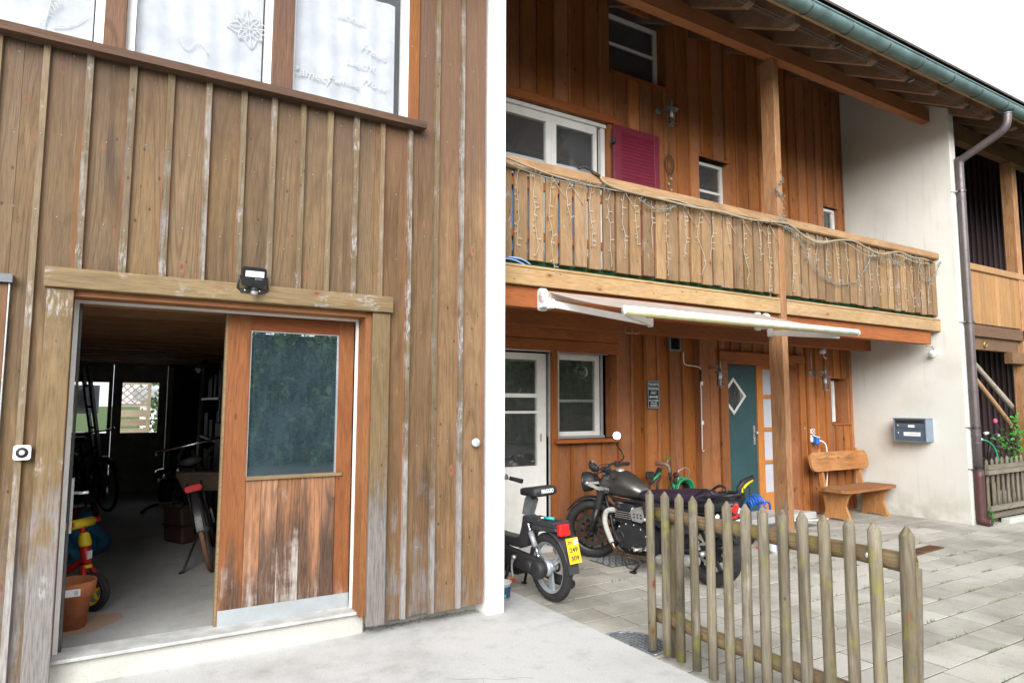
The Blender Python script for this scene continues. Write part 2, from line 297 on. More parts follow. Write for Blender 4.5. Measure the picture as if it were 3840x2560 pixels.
M['teal'] = flat('teal_plastic', (.03, .45, .45), .4)
M['greenhose'] = flat('green_hose', (.015, .30, .13), .4, var=.1)
M['mesh'] = flat('green_mesh', (.015, .10, .045), .8, var=.5, scale=60)
M['wicker'] = flat('wicker', (.075, .05, .03), .8, var=.4, scale=50, bs=.6)
M['brown'] = flat('brown_case', (.07, .035, .027), .6, var=.2)
M['awning'] = cloth('faded_awning_cloth', (.72, .62, .56), trans=.55)
M['awnbar'] = None
M['alu'] = flat('white_lacquered_metal', (.66, .67, .66), .4, var=.1)
M['cable'] = flat('clear_cable', (.42, .38, .30), .5, var=.1)
M['garland'] = flat('gray_green_cable', (.20, .22, .20), .5, var=.2)
M['rope'] = flat('beige_hose', (.30, .25, .165), .6, var=.2)
M['leaf'] = leafmat('hedge_leaf', (.014, .05, .018), (.11, .20, .055))
M['rose_leaf'] = leafmat('rose_leaf', (.05, .22, .03), (.11, .36, .05))
M['bark'] = flat('bark', (.09, .065, .045), .9, var=.4)
M['house_far'] = flat('cream_render', (.60, .56, .48), .9)
M['tile'] = flat('dark_roof_tile', (.06, .045, .04), .8, var=.3)
def _awn():
    t = T('lichen_stained_lacquer'); P = t.coords((1, 1, 1), rnd=False)
    n = t.n('NewGeometry').outputs['Normal']; nz = t.n('SeparateXYZ', {0: n}).outputs[2]
    z = t.n('SeparateXYZ', {0: t.n('TexCoord').outputs['Object']}).outputs[2]
    m = t.math('MULTIPLY', t.rng(t.math('ADD', z, t.math('MULTIPLY', t.noise(P, 14, 4), .03)), .022, -.010), .85)
    c = t.mix(m, (.78, .78, .74), (.34, .32, .09)); c = t.mix(t.math('MULTIPLY', t.rng(t.noise(P, 60, 3), .5, .7), .2), c, (.4, .38, .25))
    return t.finish(c, .45)
M['awnbar'] = _awn()

# ------------------------------------------------------------------ object helpers
ABS = {}
class MB:
    """Collects shapes and links them as ONE mesh object."""
    def __init__(s): s.v = []; s.f = []; s.m = []; s.s = []
    def add(s, vs, fs, mi=0, sm=False):
        b = len(s.v); s.v += [Vector(q) for q in vs]
        for f in fs: s.f.append([b + i for i in f]); s.m.append(mi); s.s.append(sm)
        return s
    def xf(s, mat, start=0):
        for i in range(start, len(s.v)): s.v[i] = mat @ s.v[i]
        return s
    def box(s, a, b, mi=0, ch=0.):
        x0, y0, z0 = a; x1, y1, z1 = b
        if ch:
            vs = []; 
            for (i, (lo, hi)) in enumerate(((x0, x1), (y0, y1), (z0, z1))): pass
            bm = bmesh.new(); bmesh.ops.create_cube(bm, size=1)
            for q in bm.verts: q.co = Vector((x0 if q.co.x < 0 else x1, y0 if q.co.y < 0 else y1, z0 if q.co.z < 0 else z1))
            bmesh.ops.bevel(bm, geom=list(bm.edges), offset=ch, segments=1, affect='EDGES', profile=.5)
            bm.verts.index_update()
            s.add([q.co.copy() for q in bm.verts], [[q.index for q in f.verts] for f in bm.faces], mi); bm.free(); return s
        return s.add([(x0, y0, z0), (x1, y0, z0), (x1, y1, z0), (x0, y1, z0), (x0, y0, z1), (x1, y0, z1), (x1, y1, z1), (x0, y1, z1)],
                     [(0, 3, 2, 1), (4, 5, 6, 7), (0, 1, 5, 4), (1, 2, 6, 5), (2, 3, 7, 6), (3, 0, 4, 7)], mi)
    def bar(s, p, q, w, h, mi=0, up=(0, 0, 1)):
        p = Vector(p); q = Vector(q); d = (q - p); L = d.length; d.normalize(); u = Vector(up)
        sx = d.cross(u); sx = sx.normalized() if sx.length > 1e-5 else Vector((1, 0, 0)); u = sx.cross(d).normalized()
        vs = [o + sx * (a * w / 2) + u * (b * h / 2) for o in (p, q) for a, b in ((-1, -1), (1, -1), (1, 1), (-1, 1))]
        return s.add(vs, [(0, 1, 2, 3), (7, 6, 5, 4), (0, 4, 5, 1), (1, 5, 6, 2), (2, 6, 7, 3), (3, 7, 4, 0)], mi)
    def tube(s, pts, r, seg=8, mi=0, closed=False, caps=True, flat=1.):
        pts = [Vector(p) for p in pts]; n = len(pts); rs = r if isinstance(r, (list, tuple)) else [r] * n
        vs = []; prev = None
        for i, p in enumerate(pts):
            a = pts[i - 1] if (i or closed) else p; b = pts[(i + 1) % n] if (i < n - 1 or closed) else p
            d = (b - a); d = d.normalized() if d.length > 1e-9 else Vector((0, 0, 1))
            if prev is None: x = d.orthogonal().normalized()
            else:
                x = prev - d * prev.dot(d); x = x.normalized() if x.length > 1e-6 else d.orthogonal().normalized()
            prev = x; y = d.cross(x)
            for k in range(seg):
                t = 2 * math.pi * k / seg; vs.append(p + (x * math.cos(t) + y * math.sin(t) * flat) * rs[i])
        fs = []
        for i in range(n if closed else n - 1):
            j = (i + 1) % n
            for k in range(seg): fs.append((i * seg + k, i * seg + (k + 1) % seg, j * seg + (k + 1) % seg, j * seg + k))
        s.add(vs, fs, mi, True)
        if caps and not closed:
            b = len(s.v) - len(vs)
            s.f.append([b + k for k in reversed(range(seg))]); s.m.append(mi); s.s.append(False)
            s.f.append([b + (n - 1) * seg + k for k in range(seg)]); s.m.append(mi); s.s.append(False)
        return s
    def lathe(s, prof, o=(0, 0, 0), axis=(0, 0, 1), seg=20, mi=0, sm=True):
        """prof: (radius, along axis)"""
        o = Vector(o); d = Vector(axis).normalized(); x = d.orthogonal().normalized(); y = d.cross(x); vs = []; fs = []
        for (r, h) in prof:
            for k in range(seg):
                t = 2 * math.pi * k / seg; vs.append(o + d * h + (x * math.cos(t) + y * math.sin(t)) * max(r, 1e-4))
        for i in range(len(prof) - 1):
            for k in range(seg): fs.append((i * seg + k, i * seg + (k + 1) % seg, (i + 1) * seg + (k + 1) % seg, (i + 1) * seg + k))
        return s.add(vs, fs, mi, sm)
    def prism(s, poly, ax, a, b, mi=0, sm=False):
        """poly in the plane square to ax (X: y,z  Y: x,z  Z: x,y), pulled from a to b"""
        f = {'X': lambda p, h: (h, p[0], p[1]), 'Y': lambda p, h: (p[0], h, p[1]), 'Z': lambda p, h: (p[0], p[1], h)}[ax]
        n = len(poly); vs = [f(p, a) for p in poly] + [f(p, b) for p in poly]
        s.add(vs, [(i, (i + 1) % n, n + (i + 1) % n, n + i) for i in range(n)], mi, sm)
        c = len(s.v) - 2 * n
        s.f += [[c + i for i in reversed(range(n))], [c + n + i for i in range(n)]]; s.m += [mi, mi]; s.s += [False, False]; return s
    def loft(s, rings, mi=0, caps=True, sm=True):
        n = len(rings[0]); vs = [q for r in rings for q in r]
        fs = [(i * n + k, i * n + (k + 1) % n, (i + 1) * n + (k + 1) % n, (i + 1) * n + k) for i in range(len(rings) - 1) for k in range(n)]
        s.add(vs, fs, mi, sm)
        if caps:
            b = len(s.v) - len(vs); s.f += [[b + k for k in reversed(range(n))], [b + len(vs) - n + k for k in range(n)]]; s.m += [mi, mi]; s.s += [sm, sm]
        return s
    def sph(s, c, r, seg=12, mi=0, sc=(1, 1, 1)):
        c = Vector(c); n = seg // 2; vs = []; fs = []
        for i in range(n + 1):
            a = math.pi * i / n
            for k in range(seg):
                t = 2 * math.pi * k / seg; vs.append(c + Vector((math.sin(a) * math.cos(t) * sc[0], math.sin(a) * math.sin(t) * sc[1], math.cos(a) * sc[2])) * r)
        for i in range(n):
            for k in range(seg): fs.append((i * seg + k, (i + 1) * seg + k, (i + 1) * seg + (k + 1) % seg, i * seg + (k + 1) % seg))
        return s.add(vs, fs, mi, True)
    def grid(s, fn, nu, nv, mi=0, sm=True):
        vs = [fn(i / nu, j / nv) for i in range(nu + 1) for j in range(nv + 1)]
        return s.add(vs, [(i * (nv + 1) + j, (i + 1) * (nv + 1) + j, (i + 1) * (nv + 1) + j + 1, i * (nv + 1) + j + 1) for i in range(nu) for j in range(nv)], mi, sm)
    def build(s, name, mat, parent=None, label=None, kind=None, fix=True):
        mats = mat if isinstance(mat, (list, tuple)) else [mat]
        lo = Vector((min(q.x for q in s.v), min(q.y for q in s.v), min(q.z for q in s.v))); hi = Vector((max(q.x for q in s.v), max(q.y for q in s.v), max(q.z for q in s.v)))
        c = (lo + hi) / 2
        me = bpy.data.meshes.new(name); me.from_pydata([tuple(q - c) for q in s.v], [], s.f); me.update()
        me.polygons.foreach_set('material_index', s.m); me.polygons.foreach_set('use_smooth', s.s)
        for q in mats: me.materials.append(M[q] if isinstance(q, str) else q)
        if fix:
            bm = bmesh.new(); bm.from_mesh(me); bmesh.ops.recalc_face_normals(bm, faces=bm.faces); bm.to_mesh(me); bm.free()
        o = bpy.data.objects.new(name, me); C.objects.link(o)
        if parent is not None: o.parent = parent; o.location = c - ABS[parent]
        else: o.location = c
        ABS[o] = c
        if label: o['label'] = label
        if kind: o['kind'] = kind
        return o
def box(name, mat, a, b, parent=None, ch=0., **kw): return MB().box(a, b, ch=ch).build(name, mat, parent, **kw)
def thing(name, label, cat, loc=(0, 0, 0), rot=None, group=None):
    """An Empty at the base of a thing. Without rot its parts are given in world places, with rot in its own axes."""
    o = bpy.data.objects.new(name, None); C.objects.link(o); o.location = loc; o.empty_display_size = .2
    if rot is not None: o.rotation_euler = rot; ABS[o] = Vector((0, 0, 0))
    else: ABS[o] = Vector(loc)
    o['label'] = label; o['category'] = cat
    if group: o['group'] = group
    return o
def tag(o, label, cat, group=None):
    o['label'] = label; o['category'] = cat
    if group: o['group'] = group
    return o
def dup(o, parent=None, loc=None, label=None):
    c = o.copy(); C.objects.link(c)
    if parent is not None: c.parent = parent
    if loc is not None: c.location = loc
    if label: c['label'] = label
    for ch in o.children: dup(ch, c)
    return c
_txt = {}
def text(body, size, mat, parent, mtx, name='lettering', width=None, depth=.0012, align='CENTER', bold=0.):
    cu = bpy.data.curves.new('text', 'FONT'); cu.body = body; cu.size = size; cu.align_x = align; cu.align_y = 'CENTER'; cu.extrude = depth; cu.offset = bold; cu.resolution_u = 2
    ob = bpy.data.objects.new('text', cu); C.objects.link(ob)
    dg = bpy.context.evaluated_depsgraph_get(); me = bpy.data.meshes.new_from_object(ob.evaluated_get(dg))
    bpy.data.objects.remove(ob); bpy.data.curves.remove(cu)
    vs = [q.co.copy() for q in me.vertices]; fs = [list(p.vertices) for p in me.polygons]
    bpy.data.meshes.remove(me)
    if width:
        w_ = max(q.x for q in vs) - min(q.x for q in vs); k = width / w_
        for q in vs: q.x *= k
    mb = MB(); mb.add(vs, fs); mb.xf(mtx)
    return mb.build(name, mat, parent, fix=False)
def frame_m(o, x, y):
    x = Vector(x).normalized(); y = Vector(y).normalized(); z = x.cross(y)
    return Matrix(((x.x, y.x, z.x, o[0]), (x.y, y.y, z.y, o[1]), (x.z, y.z, z.z, o[2]), (0, 0, 0, 1)))
FRONT = ((1, 0, 0), (0, 0, 1))       # writing that faces the street
def arc(c, r, a0, a1, n, u=(1, 0, 0), v=(0, 0, 1)):
    c = Vector(c); u = Vector(u); v = Vector(v)
    return [c + u * r * math.cos(R(a0 + (a1 - a0) * i / n)) + v * r * math.sin(R(a0 + (a1 - a0) * i / n)) for i in range(n + 1)]
def rrect(x0, z0, x1, z1, r, n=4):
    out = []
    for cx, cz, a in ((x1 - r, z1 - r, 0), (x0 + r, z1 - r, 90), (x0 + r, z0 + r, 180), (x1 - r, z0 + r, 270)):
        out += [(cx + r * math.cos(R(a + 90 * i / n)), cz + r * math.sin(R(a + 90 * i / n))) for i in range(n + 1)]
    return out
def smooth_path(pts, n=6):
    pts = [Vector(p) for p in pts]; out = []
    for i in range(len(pts) - 1):
        p0 = pts[max(i - 1, 0)]; p1 = pts[i]; p2 = pts[i + 1]; p3 = pts[min(i + 2, len(pts) - 1)]
        for k in range(n):
            t = k / n; out.append(.5 * ((2 * p1) + (p2 - p0) * t + (2 * p0 - 5 * p1 + 4 * p2 - p3) * t * t + (3 * p1 - p0 - 3 * p2 + p3) * t ** 3))
    return out + [pts[-1]]
def cut(a, b, holes):
    """what is left of the span a..b after the holes"""
    segs = [(a, b)]
    for h0, h1 in holes:
        nxt = []
        for s0, s1 in segs:
            if h1 <= s0 or h0 >= s1: nxt.append((s0, s1)); continue
            if h0 > s0: nxt.append((s0, h0))
            if h1 < s1: nxt.append((h1, s1))
        segs = nxt
    return [q for q in segs if q[1] - q[0] > .012]
def clad(parent, xs, z0, z1, y, holes, bholes, mat, bmat, bw, bt, th=.022, top=None, x_end=None, names=('wall_board', 'batten'), matfn=None):
    """board and batten cladding: xs are the batten middles, one board between two of them; holes are (x0, z0, x1, z1)"""
    for i in range(len(xs) - 1):
        a, b = xs[i], xs[i + 1]
        ed = sorted({a, b} | {h[0] for h in holes if a < h[0] < b} | {h[2] for h in holes if a < h[2] < b})
        for u, v in zip(ed, ed[1:]):
            if v - u < .006: continue
            zt = top((u + v) / 2) if top else z1
            for s0, s1 in cut(z0, zt, [(h[1], h[3]) for h in holes if h[0] < (u + v) / 2 < h[2]]):
                dy = random.uniform(-.002, .002); dz = random.uniform(-.006, .006) if s0 == z0 else 0
                MB().box((u + .0008, y + dy, s0 + dz), (v - .0008, y + th + dy, s1)).build(names[0], matfn(u) if matfn else mat, parent)
    for x in xs[1:-1] if x_end is None else xs:
        zt = top(x) if top else z1
        for s0, s1 in cut(z0, zt, [(h[1], h[3]) for h in bholes if h[0] - bw / 2 < x < h[2] + bw / 2]):
            w_ = bw * random.uniform(.88, 1.1); t_ = random.uniform(-.0015, .0015); dz = random.uniform(-.008, .004) if s0 == z0 else 0; k = random.uniform(-.004, .004)
            MB().add([(x - w_ / 2, y + t_, s0 + dz), (x + w_ / 2, y + t_, s0 + dz), (x + w_ / 2 - .003, y - bt + t_, s0 + dz), (x - w_ / 2 + .003, y - bt + t_, s0 + dz),
                      (x - w_ / 2 + k, y + t_, s1), (x + w_ / 2 + k, y + t_, s1), (x + w_ / 2 - .003 + k, y - bt + t_, s1), (x - w_ / 2 + .003 + k, y - bt + t_, s1)],
                     [(0, 1, 2, 3), (7, 6, 5, 4), (0, 4, 5, 1), (1, 5, 6, 2), (2, 6, 7, 3), (3, 7, 4, 0)]).build(names[1], bmat, parent)

# ================================================================== THE SETTING
def ground():
    g = MB(); g.box((-400, -400, -.5), (400, 400, -.03)); g.build('ground', 'grass', kind='structure')
    g = MB(); g.box((-30, -7.5, -.3), (40, -1.2, -.012)); g.build('road', 'asphalt', kind='structure')
    # concrete apron left of the picket fence, a step under the garage door
    g = MB(); g.box((-9, -1.2, -.25), (2.775, 4.36, 0)); g.box((2.46, 4.3601, -.25), (2.775, 5.6, 0)); g.build('concrete_apron', 'concrete', kind='structure')
    MB().box((-.62, 4.235, -.1), (1.475, 4.42, .128), ch=.012).build('concrete_step', 'curb', kind='structure')
    MB().box((1.475, 4.31, -.1), (2.32, 4.42, .4)).box((-3.4, 4.31, -.1), (-.62, 4.42, .4)).build('foundation', 'curb', kind='structure')
    # crack and stains lie in the slab; litter along the foundation
    cr = [(1.62, 3.32), (1.70, 3.26), (1.78, 3.23), (1.86, 3.16), (1.97, 3.13), (2.02, 3.09)]
    m = MB(); m.tube([(x, y, .0) for x, y in cr], .0011, 4); m.tube([(1.78, 3.23, 0), (1.74, 3.12, 0), (1.75, 3.02, 0)], .0009, 4); m.build('slab_crack', 'darksteel', kind='structure')
ground()
lit = MB()
for i in range(420):
    t = random.random(); x = 1.45 + t * .85; y = 4.235 + random.gauss(0, .022) - (.04 if random.random() < .25 else 0) + .03
    a = random.uniform(0, 6.28); l = random.uniform(.006, .022); dx, dy = math.cos(a) * l, math.sin(a) * l; z = .003 + random.random() * .012
    lit.add([(x, y, z), (x + dx, y + dy, z + .004), (x + dx * .5 - dy * .25, y + dy * .5 + dx * .25, z + .003)], [(0, 1, 2)])
for i in range(200):
    x = random.uniform(2.79, 9); y = random.choice((4.2, 5.5)) * random.uniform(.3, 1); z = .002
    a = random.uniform(0, 6.28); l = random.uniform(.004, .014); dx, dy = math.cos(a) * l, math.sin(a) * l
    lit.add([(x, y, z), (x + dx, y + dy, z + .003), (x + dx * .5 - dy * .3, y + dy * .5 + dx * .3, z + .002)], [(0, 1, 2)])
lit.build('leaf_litter', 'soil', kind='stuff', fix=False)

# paved yard: pavers in a running bond, joints recessed
yard = box('paved_yard', 'joint', (2.775, -1.2, -.25), (16, 12, -.0042), kind='structure')
def pavers():
    PW, PD, gap = .36, .2365, .0055
    proto = []
    for k in range(3):
        m = MB(); e = .0022 + .0006 * k
        x1, y1 = PW / 2 - gap, PD / 2 - gap
        m.add([(-x1, -y1, -.03), (x1, -y1, -.03), (x1, y1, -.03), (-x1, y1, -.03), (-x1, -y1, -e), (x1, -y1, -e), (x1, y1, -e), (-x1, y1, -e),
               (-x1 + e, -y1 + e, 0), (x1 - e, -y1 + e, 0), (x1 - e, y1 - e, 0), (-x1 + e, y1 - e, 0)],
              [(0, 1, 5, 4), (1, 2, 6, 5), (2, 3, 7, 6), (3, 0, 4, 7), (4, 5, 9, 8), (5, 6, 10, 9), (6, 7, 11, 10), (7, 4, 8, 11), (8, 9, 10, 11)])
        proto.append(m)
    slots = []
    for j in range(-6, 22):
        y = 2.131 - .118 + (j + .5) * PD - PD * 1.0
        x = 2.782 - random.uniform(0, .3)
        while x < 13:
            a, b = x, x + random.choice((.24, .36, .36, .47))
            if b > 2.80 and y < 5.72 + (.3 if 6.4 < a < 7.9 else 0) and y > .2: slots.append((max(a, 2.778), b, y))
            x = b
    def size(s):            # how large it shows: nearer ones first
        d = math.hypot((s[0] + s[1]) / 2, s[2]); ang = abs(math.degrees(math.atan2((s[0] + s[1]) / 2, s[2])) - 31.3)
        return d + (50 if ang > 42 else 0) + (30 if s[2] < .9 else 0)
    slots.sort(key=size)
    shared = [m.build('paver', 'paver', yard) for m in proto]; free = {0, 1, 2}
    rest = MB()
    for i, (a, b, y) in enumerate(slots):
        dz = random.uniform(-.0014, .0014); k = i % 3
        if i < 300:
            if k in free: o = shared[k]; free.discard(k)
            else: o = shared[k].copy(); C.objects.link(o)
            o.location = Vector(((a + b) / 2, y, -.015 + dz)) - ABS[yard]; o.scale.x = (b - a) / PW
            o.rotation_euler = (random.uniform(-.003, .003), random.uniform(-.003, .003), random.uniform(-.006, .006))
        else:
            st = len(rest.v); rest.add(proto[k].v, proto[k].f)
            rest.xf(Matrix.Translation(((a + b) / 2, y, dz)) @ Matrix.Diagonal(((b - a) / PW, 1, 1, 1)), st)
    rest.build('far_pavers', 'paver', yard, kind='stuff')
    # moss and grass tufts in the joints
    tf = MB()
    for i in range(300):
        j = random.randrange(-3, 17); y = 2.131 - .118 + j * PD - PD + random.uniform(-.004, .004); x = random.uniform(3.6, 8.5)
        if random.random() < .6: x = random.uniform(4.6, 7.5); 
        for q in range(random.randrange(4, 14)):
            px = x + random.gauss(0, .05); a = random.uniform(0, 6.28); h = random.uniform(.006, .026); wv = .004
            tf.add([(px - wv, y, -.006), (px + wv, y, -.006), (px + math.cos(a) * h * .8, y + math.sin(a) * h * .6, h)], [(0, 1, 2)])
    tf.build('joint_moss', leafmat('joint_weed', (.10, .15, .03), (.2, .3, .05)), kind='stuff', fix=False)
pavers()
# hedge bank, trees and lawn across the road: what the panes mirror
def foliage(name, fn, n, size, mat, kind='stuff', parent=None, seed=1):
    rr = random.Random(seed); m = MB(); vs = m.v; fs = []
    for i in range(n):
        c = fn(rr); a = Vector((rr.gauss(0, 1), rr.gauss(0, 1), rr.gauss(0, 1))).normalized(); b = a.orthogonal().normalized(); d = a.cross(b)
        th = rr.uniform(0, 6.28); u = (b * math.cos(th) + d * math.sin(th)) * size * rr.uniform(.6, 1.3); v = a.cross(u).normalized() * u.length * .55
        k = len(vs); vs += [c - u, c + v, c + u, c - v]; fs.append([k, k + 1, k + 2, k + 3])
    m.f = fs; m.m = [0] * len(fs); m.s = [False] * len(fs)
    return m.build(name, mat, parent, kind=kind, fix=False)
def hedge_pt(rr):
    while True:
        x = rr.uniform(-10, 9.5); t = rr.random() ** .7
        top = 5.0 + .5 * math.sin(x * .8) + .4 * math.sin(x * 2.1 + 1) + .3 * math.sin(x * 5)
        z = top * rr.random(); dep = -7.7 - .12 * z + .45 * math.sin(x * 2.6 + z * 1.9) * math.sin(x * 1.1 - z * 2.7) + .35 * math.sin(x * 6.3 - z * 5) - t * .7
        return Vector((x, dep, z))
foliage('hedge', hedge_pt, 22000, .11, 'leaf', seed=3)
MB().box((-10, -10.2, -.2), (9.5, -8.8, 3.2)).build('hedge_core', flat('hedge_shade', (.012, .022, .01), .95), kind='structure')
MB().grid(lambda u, v: Vector((9 + 22 * u, -7.5 - 14 * v, -.02 + 2.6 * v ** 1.3 + .25 * math.sin(u * 9) * v)), 24, 10).build('lawn_bank', 'grass', kind='structure', fix=False)
for i, (x, y, r_, lb) in enumerate(((12.5, -8.5, 1.0, 'low round bush at the foot of the lawn bank across the road'), (16.5, -10, 1.5, 'wide round bush higher up the lawn bank across the road'), (21, -8, 1.1, 'round bush at the far end of the lawn bank'))):
    tr = thing('bush', lb, 'bush', (x, y, 0), group='bushes on the lawn bank')
    foliage('crown', lambda rr: Vector((x, y, r_ * 1.0)) + Vector((rr.gauss(0, 1), rr.gauss(0, 1), rr.gauss(0, .8))).normalized() * r_ * rr.uniform(.6, 1.05), 2600, .09, 'leaf', None, tr, 20 + i)
    MB().tube([(x, y, 0), (x + .05, y, r_)], [.09, .04], 7).build('trunk', 'bark', tr)
def wood_pt(rr):
    x = rr.uniform(13.2, 30); top = 4.8 + 1.2 * math.sin(x * .9) + .7 * math.sin(x * 2.3)
    return Vector((x, -11 - rr.random() ** .7 * 1.2 + .4 * math.sin(x * 2), .6 + (top - .6) * rr.random()))
foliage('tree_belt', wood_pt, 14000, .14, 'leaf', seed=9)
MB().box((13.4, -14, 0), (30, -12.4, 4.2)).build('belt_core', flat('belt_shade', (.012, .022, .01), .95), kind='structure')
nb = thing('house', 'cream rendered house with dark tiled roof on the bank across the road', 'house', (19, -19, 2))
MB().box((14, -24, 1.5), (25, -18, 6.2)).build('wall', 'house_far', nb)
MB().prism([(-24.6, 6.1), (-17.4, 6.1), (-21, 8.8)], 'X', 13.5, 25.5).build('roof', 'tile', nb)
for x in (15.5, 18.5, 21.5): MB().box((x, -18.05, 3.2), (x + 1.3, -17.96, 4.8)).build('window', 'frost', nb)

# ================================================================== THE ROW HOUSE
house = thing('row_house', 'long brown timber row house with white party walls, balconies and wide eaves', 'house', (0, 0, 0))
H = house
# ---- garage part: cladding
xs = [-3.3, -3.1, -2.9, -2.7, -2.5, -2.3, -2.1, -1.9, -1.7, -1.5, -1.32, -1.14, -.95, -.755, -.561, -.364, -.167, .032, .226, .425, .62, .793, .968, 1.141, 1.313, 1.494, 1.695, 1.894, 2.094, 2.287]
bx = [x + .0 for x in xs]
DOOR = (-.177, -.5, 1.449, 2.045); WIN = (-3.4, 3.36, 1.762, 4.95)
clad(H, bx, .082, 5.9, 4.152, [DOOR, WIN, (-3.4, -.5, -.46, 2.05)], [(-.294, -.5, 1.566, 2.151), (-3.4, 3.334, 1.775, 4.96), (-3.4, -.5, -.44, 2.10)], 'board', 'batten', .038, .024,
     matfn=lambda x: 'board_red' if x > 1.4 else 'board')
for x0, x1, nm in ((-.293, -.176, 'L'), (1.449, 1.567, 'R')):
    MB().box((x0, 4.118, .07), (x1, 4.15, 2.044), ch=.003).build('door_casing', 'casing', H)
MB().box((-.307, 4.096, 2.046), (1.578, 4.15, 2.151), ch=.004).build('door_lintel', 'lintel', H)
MB().box((1.4095, 4.151, .128), (1.449, 4.318, 2.04)).build('door_jamb', 'jamb', H); MB().box((-.215, 4.151, .15), (-.1775, 4.318, 2.04)).build('door_jamb', 'jamb', H)
MB().box((-.1765, 4.151, 2.013), (1.409, 4.318, 2.0445)).build('door_head', 'jambx', H)
MB().box((-.177, 4.290, .15), (-.155, 4.322, 2.012)).box((1.399, 4.290, .15), (1.412, 4.322, 2.012)).box((-.154, 4.290, 1.998), (1.398, 4.322, 2.012)).build('weather_strip', 'white', H)
MB().box((-.2, 4.20, .128), (1.43, 4.40, .147), ch=.004).build('threshold', flat('worn_threshold', (.50, .50, .48), .6, var=.25), H)
# neighbouring board door on the far left under a zinc flashing
pd = MB(); pd.box((-1.6, 4.10, 2.052), (-.436, 4.165, 2.094)); pd.build('flashing', 'zinc', H)
for k in range(6):
    a = -1.62 + k * .195
    MB().box((a, 4.128, .09), (min(a + .192, -.452), 4.15, 2.05), ch=.003).build('wall_board', 'board', H)
MB().box((-.452, 4.122, .09), (-.446, 4.15, 2.05)).build('edge_trim', 'grayframe', H)
nl = MB()
for a, b in zip(bx, bx[1:]):
    if a < -.9: continue
    for z in (3.28, 2.87, 2.42) if a < 1.6 else (3.9, 3.3, 2.6, 1.9, 1.2, .5):
        for x_, y_ in ((a, 4.1275), ((a + b) / 2 + random.uniform(-.02, .02), 4.1515)):
            if -.3 < x_ < 1.57 and z < 2.16: continue
            z_ = z + random.uniform(-.035, .035); nl.lathe([(.0042, 0), (.0038, .0016), (0, .002)], (x_, y_, z_), (0, -1, 0), 6)
nl.build('nail_heads', 'galv', H, kind='stuff')
# ---- garage part: the band of windows upstairs
MB().prism([(4.06, 3.333), (4.22, 3.338), (4.22, 3.392), (4.06, 3.378)], 'X', -3.35, 1.782).build('window_sill', 'sillwood', H)
wind = [(-.96, -.12, True), (-.013, .778, True), (.902, 1.70, True)]
for a, b in ((-.12, -.013), (.778, .902), (-1.06, -.96)): MB().box((a, 4.165, 3.39), (b, 4.215, 4.9), ch=.003).build('mullion', 'mull', H)
MB().box((1.70, 4.166, 3.393), (1.7615, 4.30, 4.9)).build('window_jamb', 'jamb', H)
MB().box((-3.2, 4.17, 4.9), (1.765, 4.24, 4.96)).build('window_head', 'mull', H)
def upper_window(a, b, fl, fr, gap):
    m = MB(); m.box((a, 4.215, 3.395), (a + fl, 4.275, 4.9)); m.box((b - fr, 4.215, 3.395), (b, 4.275, 4.9)); m.box((a + fl, 4.216, 3.395), (b - fr, 4.274, 3.44)); m.box((a + fl, 4.216, 4.84), (b - fr, 4.274, 4.9))
    wn = m.build('window', 'white', H)
    MB().box((a + fl, 4.240, 3.44), (b - fr, 4.246, 4.84)).build('pane', 'glass_up', wn)
    x0, x1 = a + fl + .004, b - fr - gap
    cu = MB(); cu.grid(lambda u, v: Vector((x0 + (x1 - x0) * u, 4.270 + .0030 * math.sin(u * (x1 - x0) * 46) + .003 * math.sin(u * 31 + v * 2), 3.40 + .87 * v)), 150, 6)
    cu.build('curtain', 'curtain', wn, fix=False)
    return wn
w1 = upper_window(-.96, -.12, .04, .045, .01); w2 = upper_window(-.013, .778, .045, .04, .01); w3 = upper_window(.902, 1.70, .018, .045, .04)
w0 = upper_window(-1.9, -1.06, .04, .04, .01)
# white marker drawings on the panes
def stroke(par, pts, w=.009, y=4.2500, n=5):
    m = MB(); P = smooth_path([(x, y, z) for x, z in pts], n); m.tube(P, w / 2, 6); 
    for q in m.v: q.y = y + (q.y - y) * .15
    return m
def drawing(par, strokes, w=.009):
    m = MB()
    for st in strokes:
        q = stroke(par, st, w); m.add(q.v, q.f, 0, True)
    m.build('window_drawing', 'chalk', par)
palm = [[(-.40, 3.46), (-.385, 3.56), (-.37, 3.66), (-.36, 3.72)]]
for k in range(7):
    a = R(20 + k * 27); palm.append([(-.36 + .0, 3.72), (-.36 + .09 * math.cos(a), 3.72 + .10 * math.sin(a)), (-.36 + .15 * math.cos(a), 3.72 + .07 * math.sin(a) - .03)])
for k in range(9): palm.append([(-.42 + .012 * k, 3.47 + .02 * k), (-.44 + .012 * k, 3.50 + .02 * k)])
palm += [[(-.36, 3.50), (-.3, 3.52), (-.24, 3.56), (-.20, 3.62)], [(-.22, 3.72), (-.20, 3.8), (-.215, 3.9), (-.2, 4.0)], [(-.62, 3.86), (-.58, 3.82), (-.53, 3.83), (-.5, 3.88), (-.49, 3.98)]]
drawing(w1, palm, .007)
star = []
for k in range(8):
    a = R(k * 45 + 8); c = (.645, 3.80); L = .10 if k % 2 else .135
    e = (c[0] + L * math.cos(a), c[1] + L * math.sin(a)); star.append([c, e])
    for s_ in (-1, 1):
        b = a + s_ * .42; f_ = (c[0] + L * .62 * math.cos(b), c[1] + L * .62 * math.sin(b)); star.append([(c[0] + L * .3 * math.cos(a), c[1] + L * .3 * math.sin(a)), f_, e])
drawing(w2, star, .007)
drawing(w2, [[(.24, 3.62), (.30, 3.56), (.36, 3.62), (.42, 3.56)]], .006)
